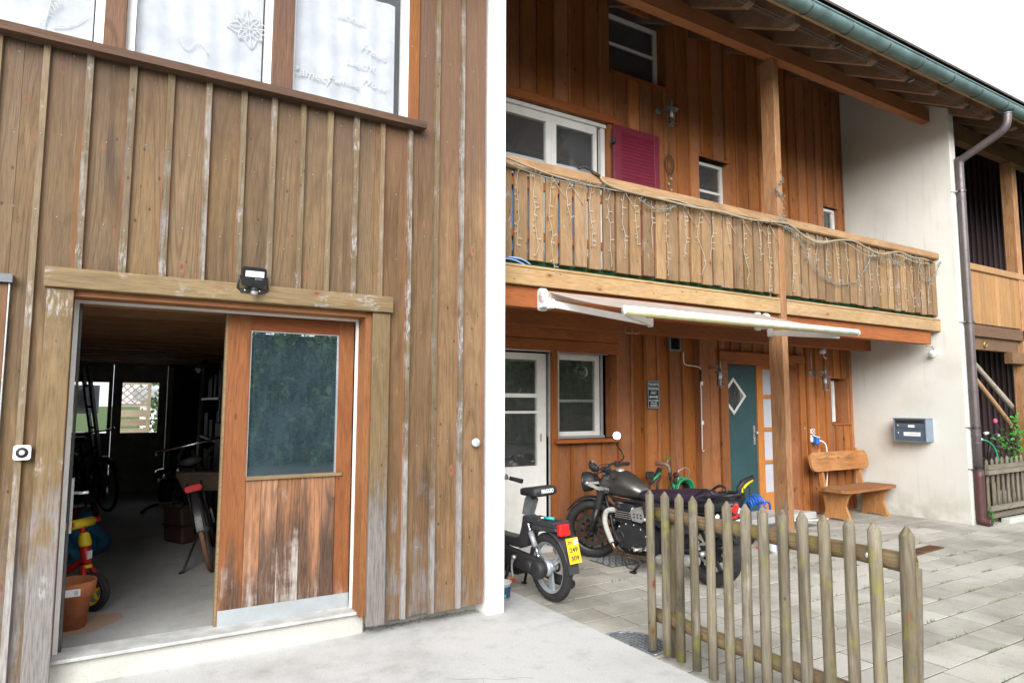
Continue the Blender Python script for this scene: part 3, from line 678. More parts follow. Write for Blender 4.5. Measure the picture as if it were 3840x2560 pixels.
for body, x, z, sz, tl in (('Zämecy', 1.04, 3.60, .082, -.12), ('Familie', 1.26, 3.61, .074, -.10), ('Wo nr', 1.47, 3.64, .07, -.42), ('Liecht', 1.37, 3.76, .085, -.12), ('Freud', 1.46, 3.87, .08, -.55), ('iehnac', 1.30, 4.07, .08, -.10)):
    text(body, sz, 'chalk', w3, frame_m((x, 4.2500, z), (math.cos(tl * .4), 0, math.sin(tl * .4)), (-math.sin(tl * .4), 0, math.cos(tl * .4))), depth=.0006)
# the room behind
MB().box((-3.2, 7.4, 2.9), (2.3, 7.5, 5.4)).box((-3.25, 4.33, 2.85), (2.3, 7.5, 2.95)).box((-3.25, 4.33, 5.0), (2.3, 7.5, 5.1)).box((2.2, 4.33, 2.95), (2.31, 7.4, 5.0)).build('upper_room', 'room', H)
# ---- party walls and the return wall on the right
ROOF = lambda y: 5.33 + (y - 4.41) * .54          # underside of the rafters
def wall_poly(y0, y1, zb): return [(y0, zb), (y1, zb), (y1, ROOF(y1) + .1), (y0, ROOF(y0) + .1)]
def pier(x0, x1, mat, y0, zb, y1):
    m = MB(); m.prism(wall_poly(y0, y1, zb), 'X', x0, x1); o = m.build('party_wall', mat, H)
    md = o.modifiers.new('soft', 'BEVEL'); md.width = .012; md.segments = 3; md.limit_method = 'ANGLE'; return o
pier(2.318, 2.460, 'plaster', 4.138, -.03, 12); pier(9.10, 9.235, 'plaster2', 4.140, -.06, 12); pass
# ---- roof
MB().add([(-4, 3.50, 5.135), (16, 3.50, 5.135), (16, 12.2, 5.135 + 8.7 * .54), (-4, 12.2, 5.135 + 8.7 * .54), (-4, 3.50, 5.165), (16, 3.50, 5.165), (16, 12.2, 5.165 + 8.7 * .54), (-4, 12.2, 5.165 + 8.7 * .54)],
         [(0, 3, 2, 1), (4, 5, 6, 7), (0, 1, 5, 4), (1, 2, 6, 5), (2, 3, 7, 6), (3, 0, 4, 7)]).build('roof_boarding', 'soffit', H)
MB().add([(-4, 3.46, 5.165), (16, 3.46, 5.165), (16, 12.2, 5.185 + 8.74 * .54), (-4, 12.2, 5.185 + 8.74 * .54), (-4, 3.46, 5.19), (16, 3.46, 5.19), (16, 12.2, 5.22 + 8.74 * .54), (-4, 12.2, 5.22 + 8.74 * .54)],
         [(0, 3, 2, 1), (4, 5, 6, 7), (0, 1, 5, 4), (1, 2, 6, 5), (2, 3, 7, 6), (3, 0, 4, 7)]).build('roof_covering', 'tile', H)
for i in range(-14, 20):
    x = 5.355 + i * .638 - .04; t = random.uniform(-.006, .006)
    def rz(y): return 5.005 + (y - 3.67) * .54
    poly = [(3.67, 4.985 + .02), (3.74, 4.985), (12.0, rz(12.0)), (12.0, rz(12.0) + .16), (3.67, rz(3.67) + .145)]
    MB().prism(poly, 'X', x + t, x + .082 + t).build('rafter', 'rafter', H)
MB().box((-4, 3.60, 5.055), (16, 3.632, 5.10)).build('eaves_board', 'fascia', H)
gm = MB(); seg = 18
def gutter(x0, x1):
    m = MB(); prof = [(math.cos(R(180 + a)) * .075, math.sin(R(180 + a)) * .075) for a in range(-8, 189, 14)]
    n = len(prof); vs = []
    for x in (x0, x1):
        for k in (1, .95):
            for (py, pz) in prof: vs.append((x, 3.535 + py * k, 5.098 + pz * k))
    fs = []
    for j in range(n - 1):
        fs += [(j, j + 1, 2 * n + j + 1, 2 * n + j), (n + j, 3 * n + j, 3 * n + j + 1, n + j + 1)]
    fs += [(0, 2 * n, 3 * n, n), (n - 1, 2 * n - 1, 4 * n - 1, 3 * n - 1)]
    m.add(vs, fs, 0, True); m.tube([(x0, 3.46, 5.108), (x1, 3.46, 5.108)], .011, 8); return m
gu = gutter(-4, 16).build('gutter', 'copper', H)
for i in range(-14, 18):
    x = 5.30 + i * .633
    MB().tube(arc((x, 3.535, 5.098), .0775, 172, 368, 14, (0, 1, 0), (0, 0, 1)), .0055, 6).build('gutter_bracket', 'darksteel', gu)
dp = MB(); P = smooth_path([(9.2, 3.53, 5.06), (9.2, 3.53, 4.93), (9.2, 3.56, 4.83), (9.2, 3.66, 4.76), (9.2, 3.98, 4.62), (9.2, 4.07, 4.57), (9.2, 4.085, 4.47), (9.2, 4.085, 4.3), (9.2, 4.085, .64)], 6)
dp.tube(P, .047, 16); ds = dp.build('downspout', 'pipe', H)
MB().lathe([(.04, .07), (.05, 0), (.085, .03)][::-1], (9.2, 3.53, 5.0), seg=16).lathe([(.054, 0), (.054, .012)], (9.2, 3.53, 4.985), seg=16).build('outlet', 'copper', ds)
MB().tube(smooth_path([(9.2, 4.085, .66), (9.2, 4.085, .12), (9.2, 4.06, .05), (9.21, 3.98, .03)], 5), .057, 16).build('downspout_foot', 'pipe2', H)
for z in (4.02, 3.99, 1.63, 1.08, .98): MB().lathe([(.0505, 0), (.0515, .008), (.0505, .02)], (9.2, 4.085, z), seg=16).build('pipe_ring', 'pipe', ds)
for z in (4.16, 2.48, 1.17, .66): MB().lathe([(.058, 0), (.058, .018)], (9.2, 4.085, z), seg=16).bar((9.17, 4.085, z + .009), (9.095, 4.15, z + .009), .012, .012).build('pipe_clamp', 'darksteel', ds)
# wires under the eaves
m = MB()
for y, z in ((3.655, 4.985), (3.675, 4.972), (3.70, 4.978)): m.tube([(2.4, y, z), (6, y, z - .006), (9.1, y, z)], .003, 5)
for x in (5.99, 7.31, 8.58): m.box((x - .012, 3.64, 4.965), (x + .02, 3.70, 4.99))
m.build('eaves_wire', 'darksteel', H)
MB().prism([(4.36, 5.17), (4.47, 5.17), (4.47, 5.345), (4.36, 5.345)], 'X', 2.462, 9.098).build('purlin', 'purlin', H)
MB().box((9.24, 4.38, 5.10), (15.6, 4.50, 5.33)).build('purlin', 'darkbeam', H)
# ---- the recess: lower wall
W = 5.6
hl = [(2.46, -.1, 3.87, 1.99), (3.93, 1.095, 4.745, 1.995), (6.474, -.1, 7.862, 2.0), (8.6, 1.2, 8.985, 1.82)]
HB = (2.46, 1.99, 4.763, 2.30)
lx = [2.46, 3.905, 4.122, 4.329, 4.533, 4.755, 4.945, 5.138, 5.337, 5.528, 5.737, 5.93, 6.163, 6.36, 6.575, 6.758, 6.996, 7.189, 7.40, 7.6, 7.83, 8.05, 8.253, 8.461, 8.658, 8.845, 9.035, 9.1]
clad(H, lx, .02, 2.40, W, hl + [HB], [(2.4, -.1, 3.90, 2.3), (3.88, 1.06, 4.74, 2.3), (6.33, -.1, 7.98, 2.11), (8.585, 1.17, 8.995, 1.83), (5.9, 0, 6.1, 3)], 'rboard', 'rbatten', .042, .024)
for z0, z1 in ((1.99, 2.118), (2.12, 2.248), (2.25, 2.36)): MB().box((2.461, 5.585, z0), (4.763, 5.62, z1 - .003), ch=.003).build('wall_board', 'rboardx', H)
MB().box((5.925, 5.50, 0), (6.055, 5.598, 2.40), ch=.004).build('wall_post', 'rbatten', H)
MB().box((6.075, 5.56, 0), (6.165, 5.598, 2.40), ch=.004).build('wall_post', 'rboard', H)
MB().box((3.86, 5.566, 0), (3.932, 5.6, 1.99)).build('window_casing', 'rboard', H)
# kitchen window
wn = MB(); Yw = 5.74
wn.box((3.945, Yw, 1.115), (4.025, Yw + .05, 1.99)); wn.box((4.555, Yw, 1.115), (4.61, Yw + .05, 1.99)); wn.box((4.025, Yw + .001, 1.12), (4.555, Yw + .05, 1.165)); wn.box((4.025, Yw + .001, 1.925), (4.555, Yw + .05, 1.99))
kw = wn.build('window', 'white', H)
MB().box((4.025, Yw + .02, 1.165), (4.555, Yw + .026, 1.925)).build('pane', 'glass', kw)
MB().box((4.025, Yw + .027, 1.475), (4.555, Yw + .04, 1.505)).build('glazing_bar', 'white', kw)
MB().box((3.934, 5.585, 1.10), (3.962, 5.63, 2.0)).box((4.62, 5.72, 1.10), (4.645, 5.76, 1.99)).box((3.963, 5.60, 1.985), (4.62, 5.625, 1.995)).build('screen_rail', 'grayframe', kw)
MB().box((3.963, 5.64, 1.10), (4.60, 5.735, 1.122)).build('sill_sheet', 'grayframe', kw)
MB().box((3.88, 5.49, 1.058), (4.70, 5.64, 1.094), ch=.004).build('window_sill', 'rboardx', H)
MB().box((4.7455, 5.60, 1.095), (4.772, 5.80, 1.99)).build('window_jamb', 'rboard', H)
MB().lathe([(.06, 0), (.062, .006), (.0, .01)], (4.40, Yw + .018, 1.80), (0, -1, 0), 20).build('window_fan', 'clearglass', kw)
# white garden door
dr = MB(); Yd = 5.66
dr.box((2.72, Yd, .05), (2.86, Yd + .05, 1.97)); dr.box((3.745, Yd, .05), (3.85, Yd + .05, 1.97)); dr.box((2.86, Yd + .001, .05), (3.745, Yd + .05, .835)); dr.box((2.86, Yd + .001, 1.905), (3.745, Yd + .05, 1.97))
gd = dr.build('garden_door', 'white', H)
MB().box((2.86, Yd + .022, .835), (3.745, Yd + .028, 1.905)).build('pane', 'glass', gd)
MB().box((2.86, Yd + .012, 1.52), (3.745, Yd + .04, 1.56)).box((2.86, Yd + .012, 1.36), (3.745, Yd + .04, 1.385)).build('glazing_bar', 'white', gd)
MB().prism(rrect(3.775, 1.075, 3.793, 1.155, .006), 'Y', Yd - .005, Yd + .001).build('handle', 'steel', gd)
MB().box((3.865, 5.575, .04), (3.885, 5.64, 1.995)).box((2.5, 5.58, 1.985), (3.862, 5.60, 1.997)).build('screen_rail', 'grayframe', gd)
MB().box((2.47, 5.56, -.02), (3.86, 5.72, .045)).build('door_step', 'concrete', H)
# entrance door, deep in its opening
Ye = 5.88
MB().box((6.340, 5.562, .0), (6.474, 5.598, 1.998), ch=.003).build('door_casing', 'rboard', H)
MB().box((7.863, 5.562, .0), (7.965, 5.598, 1.998), ch=.003).build('door_casing', 'rboard', H)
MB().box((6.325, 5.552, 2.0), (7.98, 5.598, 2.106), ch=.003).build('door_lintel', 'rboardx', H)
MB().box((7.863, 5.599, .0), (7.89, Ye + .05, 2.0)).build('door_jamb', 'rboard', H); MB().box((6.45, 5.599, .0), (6.473, Ye + .05, 2.0)).build('door_jamb', 'rboard', H)
MB().box((6.475, 5.60, 1.975), (7.862, Ye + .05, 2.0)).build('door_head', 'rboardx', H)
MB().box((6.4, 5.45, -.02), (7.95, 5.95, .075), ch=.01).build('door_step', 'concrete', H)
ed = box('entrance_door', 'green_door', (6.476, Ye, .085), (7.368, Ye + .045, 1.972), H)
dx, dz = 6.925, 1.565
MB().prism([(dx, dz + .125 * 1.93), (dx + .24, dz), (dx, dz - .125 * 1.93), (dx - .24, dz)], 'Y', Ye - .012, Ye - .001).prism([(dx, dz + .19), (dx + .19, dz), (dx, dz - .19), (dx - .19, dz)], 'Y', Ye - .0125, Ye - .0115, 1).build('diamond_window', ['white', 'black'], ed)
MB().prism([(dx, dz + .185), (dx + .185, dz), (dx, dz - .185), (dx - .185, dz)], 'Y', Ye - .016, Ye - .0135).build('pane', 'glass', ed)
MB().prism(rrect(7.292, .93, 7.325, 1.18, .012), 'Y', Ye - .008, Ye).sph((7.31, Ye - .05, 1.085), .026, 14).tube([(7.31, Ye - .045, 1.085), (7.31, Ye, 1.085)], .01, 8).lathe([(.011, 0), (.011, .012)], (7.308, Ye - .006, .985), (0, -1, 0), 10).build('door_knob', 'steel', ed)
sd_ = MB(); sd_.box((7.37, Ye - .02, .076), (7.49, Ye + .05, 1.974)); sd_.box((7.80, Ye - .02, .076), (7.862, Ye + .05, 1.974))
for z0, z1 in ((1.541, 1.586), (1.108, 1.152), (.680, .720), (.076, .298), (1.93, 1.974)): sd_.box((7.491, Ye - .018, z0), (7.799, Ye + .05, z1))
sl_ = sd_.build('side_light', 'frontdoor_wood', H)
for z0, z1 in ((.298, .68), (.72, 1.108), (1.152, 1.541), (1.586, 1.93)): MB().box((7.492, Ye + .012, z0), (7.799, Ye + .02, z1)).build('pane', 'frost', sl_)
# small window right
MB().box((8.60, 5.745, 1.215), (8.64, 5.79, 1.80)).box((8.86, 5.745, 1.215), (8.90, 5.79, 1.80)).box((8.64, 5.746, 1.215), (8.86, 5.79, 1.26)).box((8.64, 5.746, 1.76), (8.86, 5.79, 1.80)).build('window', 'white', H)
MB().box((8.64, 5.765, 1.26), (8.86, 5.77, 1.76)).build('pane', 'frost', H)
MB().box((8.9855, 5.60, 1.2), (9.01, 5.80, 1.82)).build('window_jamb', 'rboard', H); MB().box((8.59, 5.57, 1.178), (9.0, 5.75, 1.2)).build('window_sill', 'rboardx', H)
# rooms behind the panes
MB().box((2.46, 8.4, 0), (6.3, 8.5, 2.4)).box((2.47, 5.80, -.02), (6.3, 8.5, .03)).box((2.46, 5.8, 2.36), (9.1, 8.5, 2.42)).box((6.2, 5.95, .03), (6.3, 8.4, 2.36)).box((8.5, 5.95, 1), (9.09, 6.0, 2)).build('ground_floor_room', 'room', H)
MB().box((4.05, 6.15, 1.02), (4.9, 6.4, 1.32)).build('worktop', 'brown', H)
# ---- the recess: upper wall
topf = lambda x: 6.12
ux = [2.46, 2.66, 2.865, 3.07, 3.28, 3.486, 3.693, 3.902, 4.104, 4.316, 4.531, 4.743, 4.937, 5.126, 5.321, 5.508, 5.72, 5.917, 6.133, 6.342, 6.557, 6.763, 6.99, 7.208, 7.41, 7.61, 7.811, 8.019, 8.232, 8.434, 8.64, 8.851, 9.049, 9.1]
uh = [(4.69, 5.24, 5.568, 6.045), (2.46, 2.4, 4.672, 4.595), (6.1, 2.4, 6.656, 4.52), (8.6, 2.6, 8.95, 4.285)]
clad(H, [u + .012 for u in ux], 2.42, 6.12, W, uh, [(4.66, 5.20, 5.6, 6.08), (2.46, 2.4, 4.83, 4.69), (6.08, 2.4, 6.68, 4.545), (8.585, 2.6, 8.965, 4.30)], 'rboard', 'rbatten', .03, .02)
MB().box((2.462, 5.565, 4.597), (4.82, 5.598, 4.69), ch=.003).build('window_lintel', 'rboardx', H)
MB().box((4.672, 5.60, 2.42), (4.70, 5.75, 4.595)).build('window_jamb', 'rboard', H)
w2_ = MB(); Yb = 5.66
for a, b in ((2.47, 2.53), (3.862, 3.925), (3.928, 3.992), (4.508, 4.545), (4.60, 4.66)): w2_.box((a, Yb, 2.5), (b, Yb + .05, 4.55))
for a, b in ((2.53, 3.862), (3.992, 4.508)): w2_.box((a, Yb + .001, 4.46), (b, Yb + .05, 4.55))
w2_.box((2.47, Yb - .03, 4.551), (4.66, Yb + .05, 4.59))
bw = w2_.build('window', 'white', H)
MB().box((2.53, Yb + .02, 2.5), (3.862, Yb + .026, 4.46)).box((3.992, Yb + .02, 2.5), (4.508, Yb + .026, 4.46)).build('pane', 'glass', bw)
MB().grid(lambda u, v: Vector((4.28 + .2 * u, 5.80 + .02 * math.sin(u * 26), 2.6 + 1.85 * v)), 40, 2).build('curtain', cloth('gray_curtain', (.42, .43, .38)), bw, fix=False)
def small_window(x0, x1, z0, z1, yd, fw, bar=None, left=True):
    m = MB(); m.box((x1 - fw, yd, z0), (x1, yd + .05, z1)); m.box((x0, yd, z0), (x0 + fw, yd + .05, z1)); m.box((x0 + fw, yd + .001, z1 - fw), (x1 - fw, yd + .05, z1)); m.box((x0 + fw, yd + .001, z0), (x1 - fw, yd + .05, z0 + fw))
    wn = m.build('window', 'white', H)
    MB().box((x0 + fw, yd + .02, z0 + fw), (x1 - fw, yd + .026, z1 - fw)).build('pane', 'glass', wn)
    if bar: MB().box((x0 + fw, yd + .008, bar - .015), (x1 - fw, yd + .04, bar + .015)).build('glazing_bar', 'white', wn)
    MB().box((x1 + .004, 5.6, z0 - .02), (x1 + .026, yd + .05, z1 + .02)).build('window_jamb', 'rboard', H)
    return wn
small_window(4.70, 5.563, 5.24, 6.03, 5.74, .045, 5.675)
MB().box((4.69, 5.58, 5.205), (5.60, 5.74, 5.238)).build('window_sill', 'rboardx', H)
small_window(6.11, 6.652, 2.6, 4.51, 5.72, .04, 4.14); small_window(8.61, 8.945, 2.6, 4.28, 5.66, .04)
MB().box((2.46, 8.4, 2.5), (9.1, 8.5, 7)).box((2.46, 5.8, 2.43), (9.1, 8.4, 2.5)).build('upper_floor_room', 'room', H)
# ---- the balcony
bal = box('balcony', 'fascia', (2.462, 4.42, 2.395), (9.095, 5.59, 2.43), H)
def bpart(name, mat, a, b, ch=.004): return MB().box(a, b, ch=ch).build(name, mat, bal)
for a, b in ((2.463, 5.915), (6.02, 9.12)): bpart('fascia_board', 'fascia', (a, 4.372, 2.392), (b, 4.416, 2.528)); bpart('fascia_cap', 'fascia', (a, 4.368, 2.530), (b, 4.47, 2.552))
bpart('edge_beam', 'beam', (2.463, 4.42, 2.222), (8.94, 4.52, 2.390)); bpart('joist_beam', 'beam', (2.463, 5.30, 2.205), (9.11, 5.42, 2.39))
bpart('handrail', 'rail', (2.462, 4.345, 3.322), (9.125, 4.452, 3.412), .012)
x = 2.53; k = 0
ed = [2.47, 2.525, 2.674, 2.824, 2.978, 3.126, 3.274, 3.427, 3.577, 3.722, 3.88, 4.034, 4.192, 4.337, 4.494, 4.64, 4.79, 4.94, 5.09, 5.24, 5.39, 5.54, 5.69, 5.84, 5.99, 6.15, 6.302, 6.428, 6.582, 6.726, 6.887, 7.024, 7.178, 7.329, 7.475, 7.63, 7.797, 7.952, 8.095, 8.24, 8.389, 8.55, 8.693, 8.833, 8.975, 9.1]
for a, b in zip(ed, ed[1:]):
    z0 = 2.597 + random.uniform(-.008, .008); a_ = a + .015 + random.uniform(-.003, .003); b_ = b - .013 + random.uniform(-.003, .003)
    if b_ - a_ < .02: continue
    MB().box((a_, 4.392 + random.uniform(-.003, .003), z0), (b_, 4.416, 3.33), ch=.002).build('slat', 'slat', bal)
for z in (2.78, 3.2): bpart('back_rail', 'beam', (2.463, 4.416, z), (9.09, 4.455, z + .07))
MB().box((5.925, 4.372, -.02), (6.012, 4.545, 5.168), ch=.006).build('balcony_post', 'post', H)
# ---- the next unit on the right
rb = box('balcony', 'darkbeam', (9.24, 4.44, 2.40), (15.6, 5.59, 2.44), H)
MB().box((9.237, 4.36, 3.295), (15.6, 4.46, 3.388), ch=.008).build('handrail', 'rslat', rb)
x = 9.24
while x < 13.6:
    MB().box((x + .004, 4.39, 2.565), (x + .108, 4.412, 3.296), ch=.002).build('slat', 'rslat', rb); x += .112
MB().box((9.24, 4.372, 2.387), (15.6, 4.42, 2.545), ch=.004).build('fascia_board', 'darkbeam', rb)
MB().box((9.24, 4.42, 2.215), (11.35, 4.52, 2.386)).build('edge_beam', 'darkbeam', rb); MB().box((11.0, 4.36, 2.05), (13.5, 4.46, 2.21)).build('lower_beam', 'darkbeam', rb)
MB().box((11.42, 4.372, -.02), (11.56, 4.53, 5.1), ch=.006).build('balcony_post', 'post', H)
MB().lathe([(.045, 0), (.05, .012), (.04, .02), (.035, .012)], (10.34, 4.42, 2.29), (0, -1, 0), 18).tube(arc((10.34, 4.405, 2.29), .026, 20, 320, 14), .007, 5).build('brass_emblem', flat('brass', (.45, .32, .10), .35, .9), rb)
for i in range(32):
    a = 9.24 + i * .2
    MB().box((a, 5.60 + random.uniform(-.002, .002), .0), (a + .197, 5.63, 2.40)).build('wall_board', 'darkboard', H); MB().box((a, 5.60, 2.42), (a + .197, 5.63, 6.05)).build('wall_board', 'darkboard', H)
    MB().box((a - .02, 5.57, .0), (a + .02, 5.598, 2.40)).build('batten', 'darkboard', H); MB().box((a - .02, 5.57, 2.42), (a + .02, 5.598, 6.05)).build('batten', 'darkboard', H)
MB().box((11.35, 5.555, .9), (11.41, 5.568, 1.95)).box((12.1, 5.555, .9), (12.16, 5.568, 1.95)).build('shutter_edge', 'shutter', H)
MB().box((11.42, 5.556, .85), (12.09, 5.566, 1.92)).build('pane', 'black', H)
# ---- garage interior
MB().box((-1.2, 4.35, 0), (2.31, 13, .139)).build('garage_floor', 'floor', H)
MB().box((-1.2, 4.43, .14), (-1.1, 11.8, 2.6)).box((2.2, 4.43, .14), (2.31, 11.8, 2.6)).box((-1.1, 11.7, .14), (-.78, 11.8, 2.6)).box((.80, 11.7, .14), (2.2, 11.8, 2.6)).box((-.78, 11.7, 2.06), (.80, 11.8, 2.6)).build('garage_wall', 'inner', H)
MB().box((-1.2, 4.35, 2.20), (2.31, 11.9, 2.26)).build('garage_ceiling', 'soffit', H)
for i in range(16):
    y = 4.55 + i * .46; MB().box((-1.1, y, 2.03), (2.2, y + .16, 2.199)).build('ceiling_beam', 'ceilbeam', H)
gb = MB()
for a, b, g0, g1 in ((-.77, .066, -.60, .012), (.07, .79, .19, .675)):
    gb.box((a, 11.60, .1405), (b, 11.65, 1.013)); gb.box((a, 11.60, 1.765), (b, 11.65, 2.05)); gb.box((a, 11.6001, 1.013), (g0, 11.6501, 1.765)); gb.box((g1, 11.6001, 1.013), (b, 11.6501, 1.765))
bd = gb.build('back_door', 'innerdoor', H)
for g0, g1 in ((-.60, .012), (.19, .675)): MB().box((g0, 11.62, 1.013), (g1, 11.626, 1.765)).build('pane', 'clearglass', bd)
for x_ in (-.85, .795): MB().box((x_, 11.62, .14), (x_ + .075, 11.695, 2.059)).build('door_frame', 'innerdoor', H)
MB().box((-.5, 11.66, 1.30), (-.10, 11.68, 1.72)).build('window_cloth', 'paper', bd)
# the sliding door
sd2 = MB(); Ys = 4.35
sd2.box((.612, Ys, .118), (.746, Ys + .045, 2.0)); sd2.box((1.300, Ys, .118), (1.400, Ys + .045, 2.0))
sdo = sd2.build('sliding_door', 'doorz', H)
MB().box((.7465, Ys + .001, 1.905), (1.2995, Ys + .045, 2.0)).build('top_rail', 'doorx', sdo)
MB().box((.7465, Ys - .014, .985), (1.335, Ys + .045, 1.005), ch=.002).build('glass_ledge', 'lintel', sdo)
pb = [.7475, .84, .94, 1.077, 1.215, 1.2990]
for a, b in zip(pb, pb[1:]): MB().box((a + .0012, Ys + .003 + random.uniform(0, .003), .12), (b - .0012, Ys + .04, .984), ch=.0015).build('plank', 'plank', sdo)
MB().box((.7465, Ys + .018, 1.006), (1.2995, Ys + .024, 1.904)).build('pane', 'doorglass', sdo)
MB().box((.7465, Ys + .004, 1.006), (.752, Ys + .03, 1.904)).box((1.294, Ys + .004, 1.006), (1.2995, Ys + .03, 1.904)).box((.7521, Ys + .004, 1.899), (1.2939, Ys + .03, 1.9045)).build('glass_bead', 'grayframe', sdo)
kp = MB().box((.617, Ys - .004, .118), (1.402, Ys + .001, .235)); 
for q in (.64, .80, 1.01, 1.20, 1.38):
    for z in (.135, .22): kp.lathe([(.0035, 0), (.0035, .0025), (0, .003)], (q, Ys - .004, z), (0, -1, 0), 8)
kp.build('kick_plate', 'sheetmetal', sdo)
MB().box((.60, Ys - .0015, .12), (.6115, Ys + .044, 2.0)).build('edge_strip', 'lintel', sdo)
lv = MB(); lv.box((-.14, 4.318, .76), (-.128, 4.342, 1.05)); lv.tube([(-.134, 4.33, .97), (-.10, 4.33, .97), (-.10, 4.30, .97), (-.06, 4.29, .975)], .008, 8); lv.build('door_handle', 'steel', H)
MB().box((-.152, 4.33, .15), (-.14, 4.41, 2.0)).build('opening_edge', 'darksteel', H)

# ================================================================== THINGS
# ---- awning
aw = thing('awning', 'half open folding arm awning with pink cloth and green stained front bar', 'awning', (4.25, 4.36, 2.3))
fb = MB(); ring = lambda x: [(x, 3.40 + .036 * math.cos(R(a)) * (1 if math.cos(R(a)) < 0 else .6), 2.085 + .033 * math.sin(R(a))) for a in range(0, 360, 24)]
fb.loft([ring(2.955), ring(5.61)]); fb.build('front_bar', 'awnbar', aw)
MB().loft([[Vector(q) for q in ring(2.943)], [Vector(q) for q in ring(2.9545)]]).build('bar_cap', 'alu', aw); MB().loft([[Vector(q) for q in ring(5.6105)], [Vector(q) for q in ring(5.63)]]).build('bar_cap', 'alu', aw)
MB().tube([(2.96, 4.335, 2.318), (5.60, 4.335, 2.318)], .033, 14).build('roller', 'awning', aw)
def clothf(u, v):
    x = 2.965 + 2.63 * u; y = 4.325 - .905 * v; return Vector((x, y, 2.345 - .243 * v - .014 * math.sin(math.pi * v)))
MB().grid(clothf, 20, 10).build('cloth', 'awning', aw, fix=False)
for k in (0, 1):
    s_ = 1 if k == 0 else -1; bx_ = 2.93 if k == 0 else 5.62
    m = MB(); m.prism(rrect(bx_ - .006, 2.20, bx_ + .075, 2.385, .02), 'Y', 4.395, 4.419) if k == 0 else m.prism(rrect(bx_ - .075, 2.20, bx_ + .006, 2.385, .02), 'Y', 4.395, 4.419)
    m.lathe([(.0, 0), (.05, 0), (.056, .008), (.056, .024), (.05, .03), (0, .032)], (bx_ - .018, 4.335, 2.312), (1, 0, 0), 20)
    m.lathe([(0, 0), (.013, 0), (.011, .006), (0, .007)], (bx_ - .019, 4.335, 2.312), (-1, 0, 0), 12)
    m.box((bx_ + .0 - .012, 4.30, 2.215), (bx_ + .05, 4.396, 2.30), ch=.006)
    m.box((bx_ + s_ * .02 - .02, 4.235, 2.20), (bx_ + s_ * .02 + .02, 4.30, 2.275), ch=.006)
    m.build('bracket', 'alu', aw)
    sh = Vector((bx_ + s_ * .02, 4.255, 2.238)); el = Vector((3.655, 3.90, 2.098)) if k == 0 else Vector((4.90, 3.74, 2.075)); en = Vector((3.0, 3.45, 2.076)) if k == 0 else Vector((5.43, 3.44, 2.052))
    MB().bar(sh, el, .022, .052).build('arm', 'alu', aw)
    e_ = MB(); e_.lathe([(0, -.034), (.02, -.034), (.024, -.028), (.024, .028), (.02, .034), (0, .034)], el, (0, 0, 1), 14); e_.bar(el, en, .022, .046); e_.build('forearm', 'alu', aw)
MB().tube(smooth_path([(4.60, 5.29, 2.27), (4.60, 5.28, 2.21), (4.62, 5.25, 2.19), (4.66, 5.25, 2.20), (4.67, 5.25, 2.225)], 4), .004, 6).tube(smooth_path([(4.69, 5.29, 2.27), (4.69, 5.28, 2.21), (4.71, 5.25, 2.19), (4.75, 5.25, 2.20), (4.76, 5.25, 2.225)], 4), .004, 6).build('hook', 'steel', aw)
# ---- bench
bn = thing('garden_bench', 'varnished orange wooden bench with rounded backrest by the white wall', 'bench', (8.42, 5.15, 0))
seatp = [(7.80, 5.00), (7.86, 4.93), (7.93, 4.915), (8.95, 4.965), (9.02, 5.0), (9.05, 5.06), (9.03, 5.36), (8.98, 5.40), (7.84, 5.37), (7.80, 5.33)]
sm = MB(); sm.prism(seatp, 'Z', .365, .40); o = sm.build('seat', 'bench', bn)
bk = MB(); bk.prism(rrect(7.74, .60, 9.00, .845, .085, 5), 'Y', 0, .032)
bk.xf(Matrix.Translation((0, 5.335, 0)) @ Matrix.Translation((0, 0, .6)) @ Matrix.Rotation(R(-11), 4, 'X') @ Matrix.Translation((0, 0, -.6))); bk.build('backrest', 'bench', bn)
for x in (7.97, 8.80):
    pl = [(4.97, .364), (5.03, .30), (5.07, .19), (5.05, .13), (5.00, .0), (5.06, .0), (5.12, .025), (5.26, .025), (5.31, 0), (5.37, 0), (5.34, .12), (5.35, .2), (5.38, .364)]
    MB().prism(pl, 'X', x, x + .042).build('side_panel', 'benchz', bn)
    MB().bar((x + .02, 5.355, .30), (x + .02, 5.435, .87), .045, .055).build('back_post', 'benchz', bn)
# ---- letterbox
ml = thing('letterbox', 'slate blue two compartment letterbox on the white wall', 'letterbox', (9.0, 4.72, .98))
b = MB(); b.box((8.925, 4.535, .985), (9.0985, 4.545, 1.275)); b.box((8.925, 4.935, .985), (9.0985, 4.945, 1.275)); b.box((8.925, 4.5451, .985), (9.0985, 4.9349, .995)); b.box((8.915, 4.53, 1.2751), (9.0985, 4.95, 1.285)); b.box((8.945, 4.5451, .996), (9.0985, 4.9349, 1.274)); b.build('body', flat('light_slate_metal', (.18, .23, .29), .4, var=.05), ml)
MB().box((8.932, 4.552, 1.15), (8.9449, 4.928, 1.213), ch=.002).build('flap', 'mail', ml); MB().box((8.932, 4.552, 1.0), (8.9449, 4.928, 1.143), ch=.002).build('door', 'mail', ml)
MB().box((8.930, 4.56, 1.222), (8.9449, 4.92, 1.255), ch=.003).build('slot', 'darksteel', ml)
MB().box((8.9295, 4.68, 1.165), (8.9318, 4.76, 1.197)).build('name_plate', 'whitep', ml); np_ = MB().box((8.9295, 4.61, 1.055), (8.9318, 4.82, 1.105)).build('sticker', 'whitep', ml)
MB().box((8.9288, 4.63, 1.078), (8.9294, 4.75, 1.082)).build('lettering', 'mail', np_)
for z in (1.185, 1.09): MB().lathe([(.012, 0), (.012, .006), (0, .008)], (8.931, 4.893, z), (-1, 0, 0), 12).build('lock', 'steel', ml)
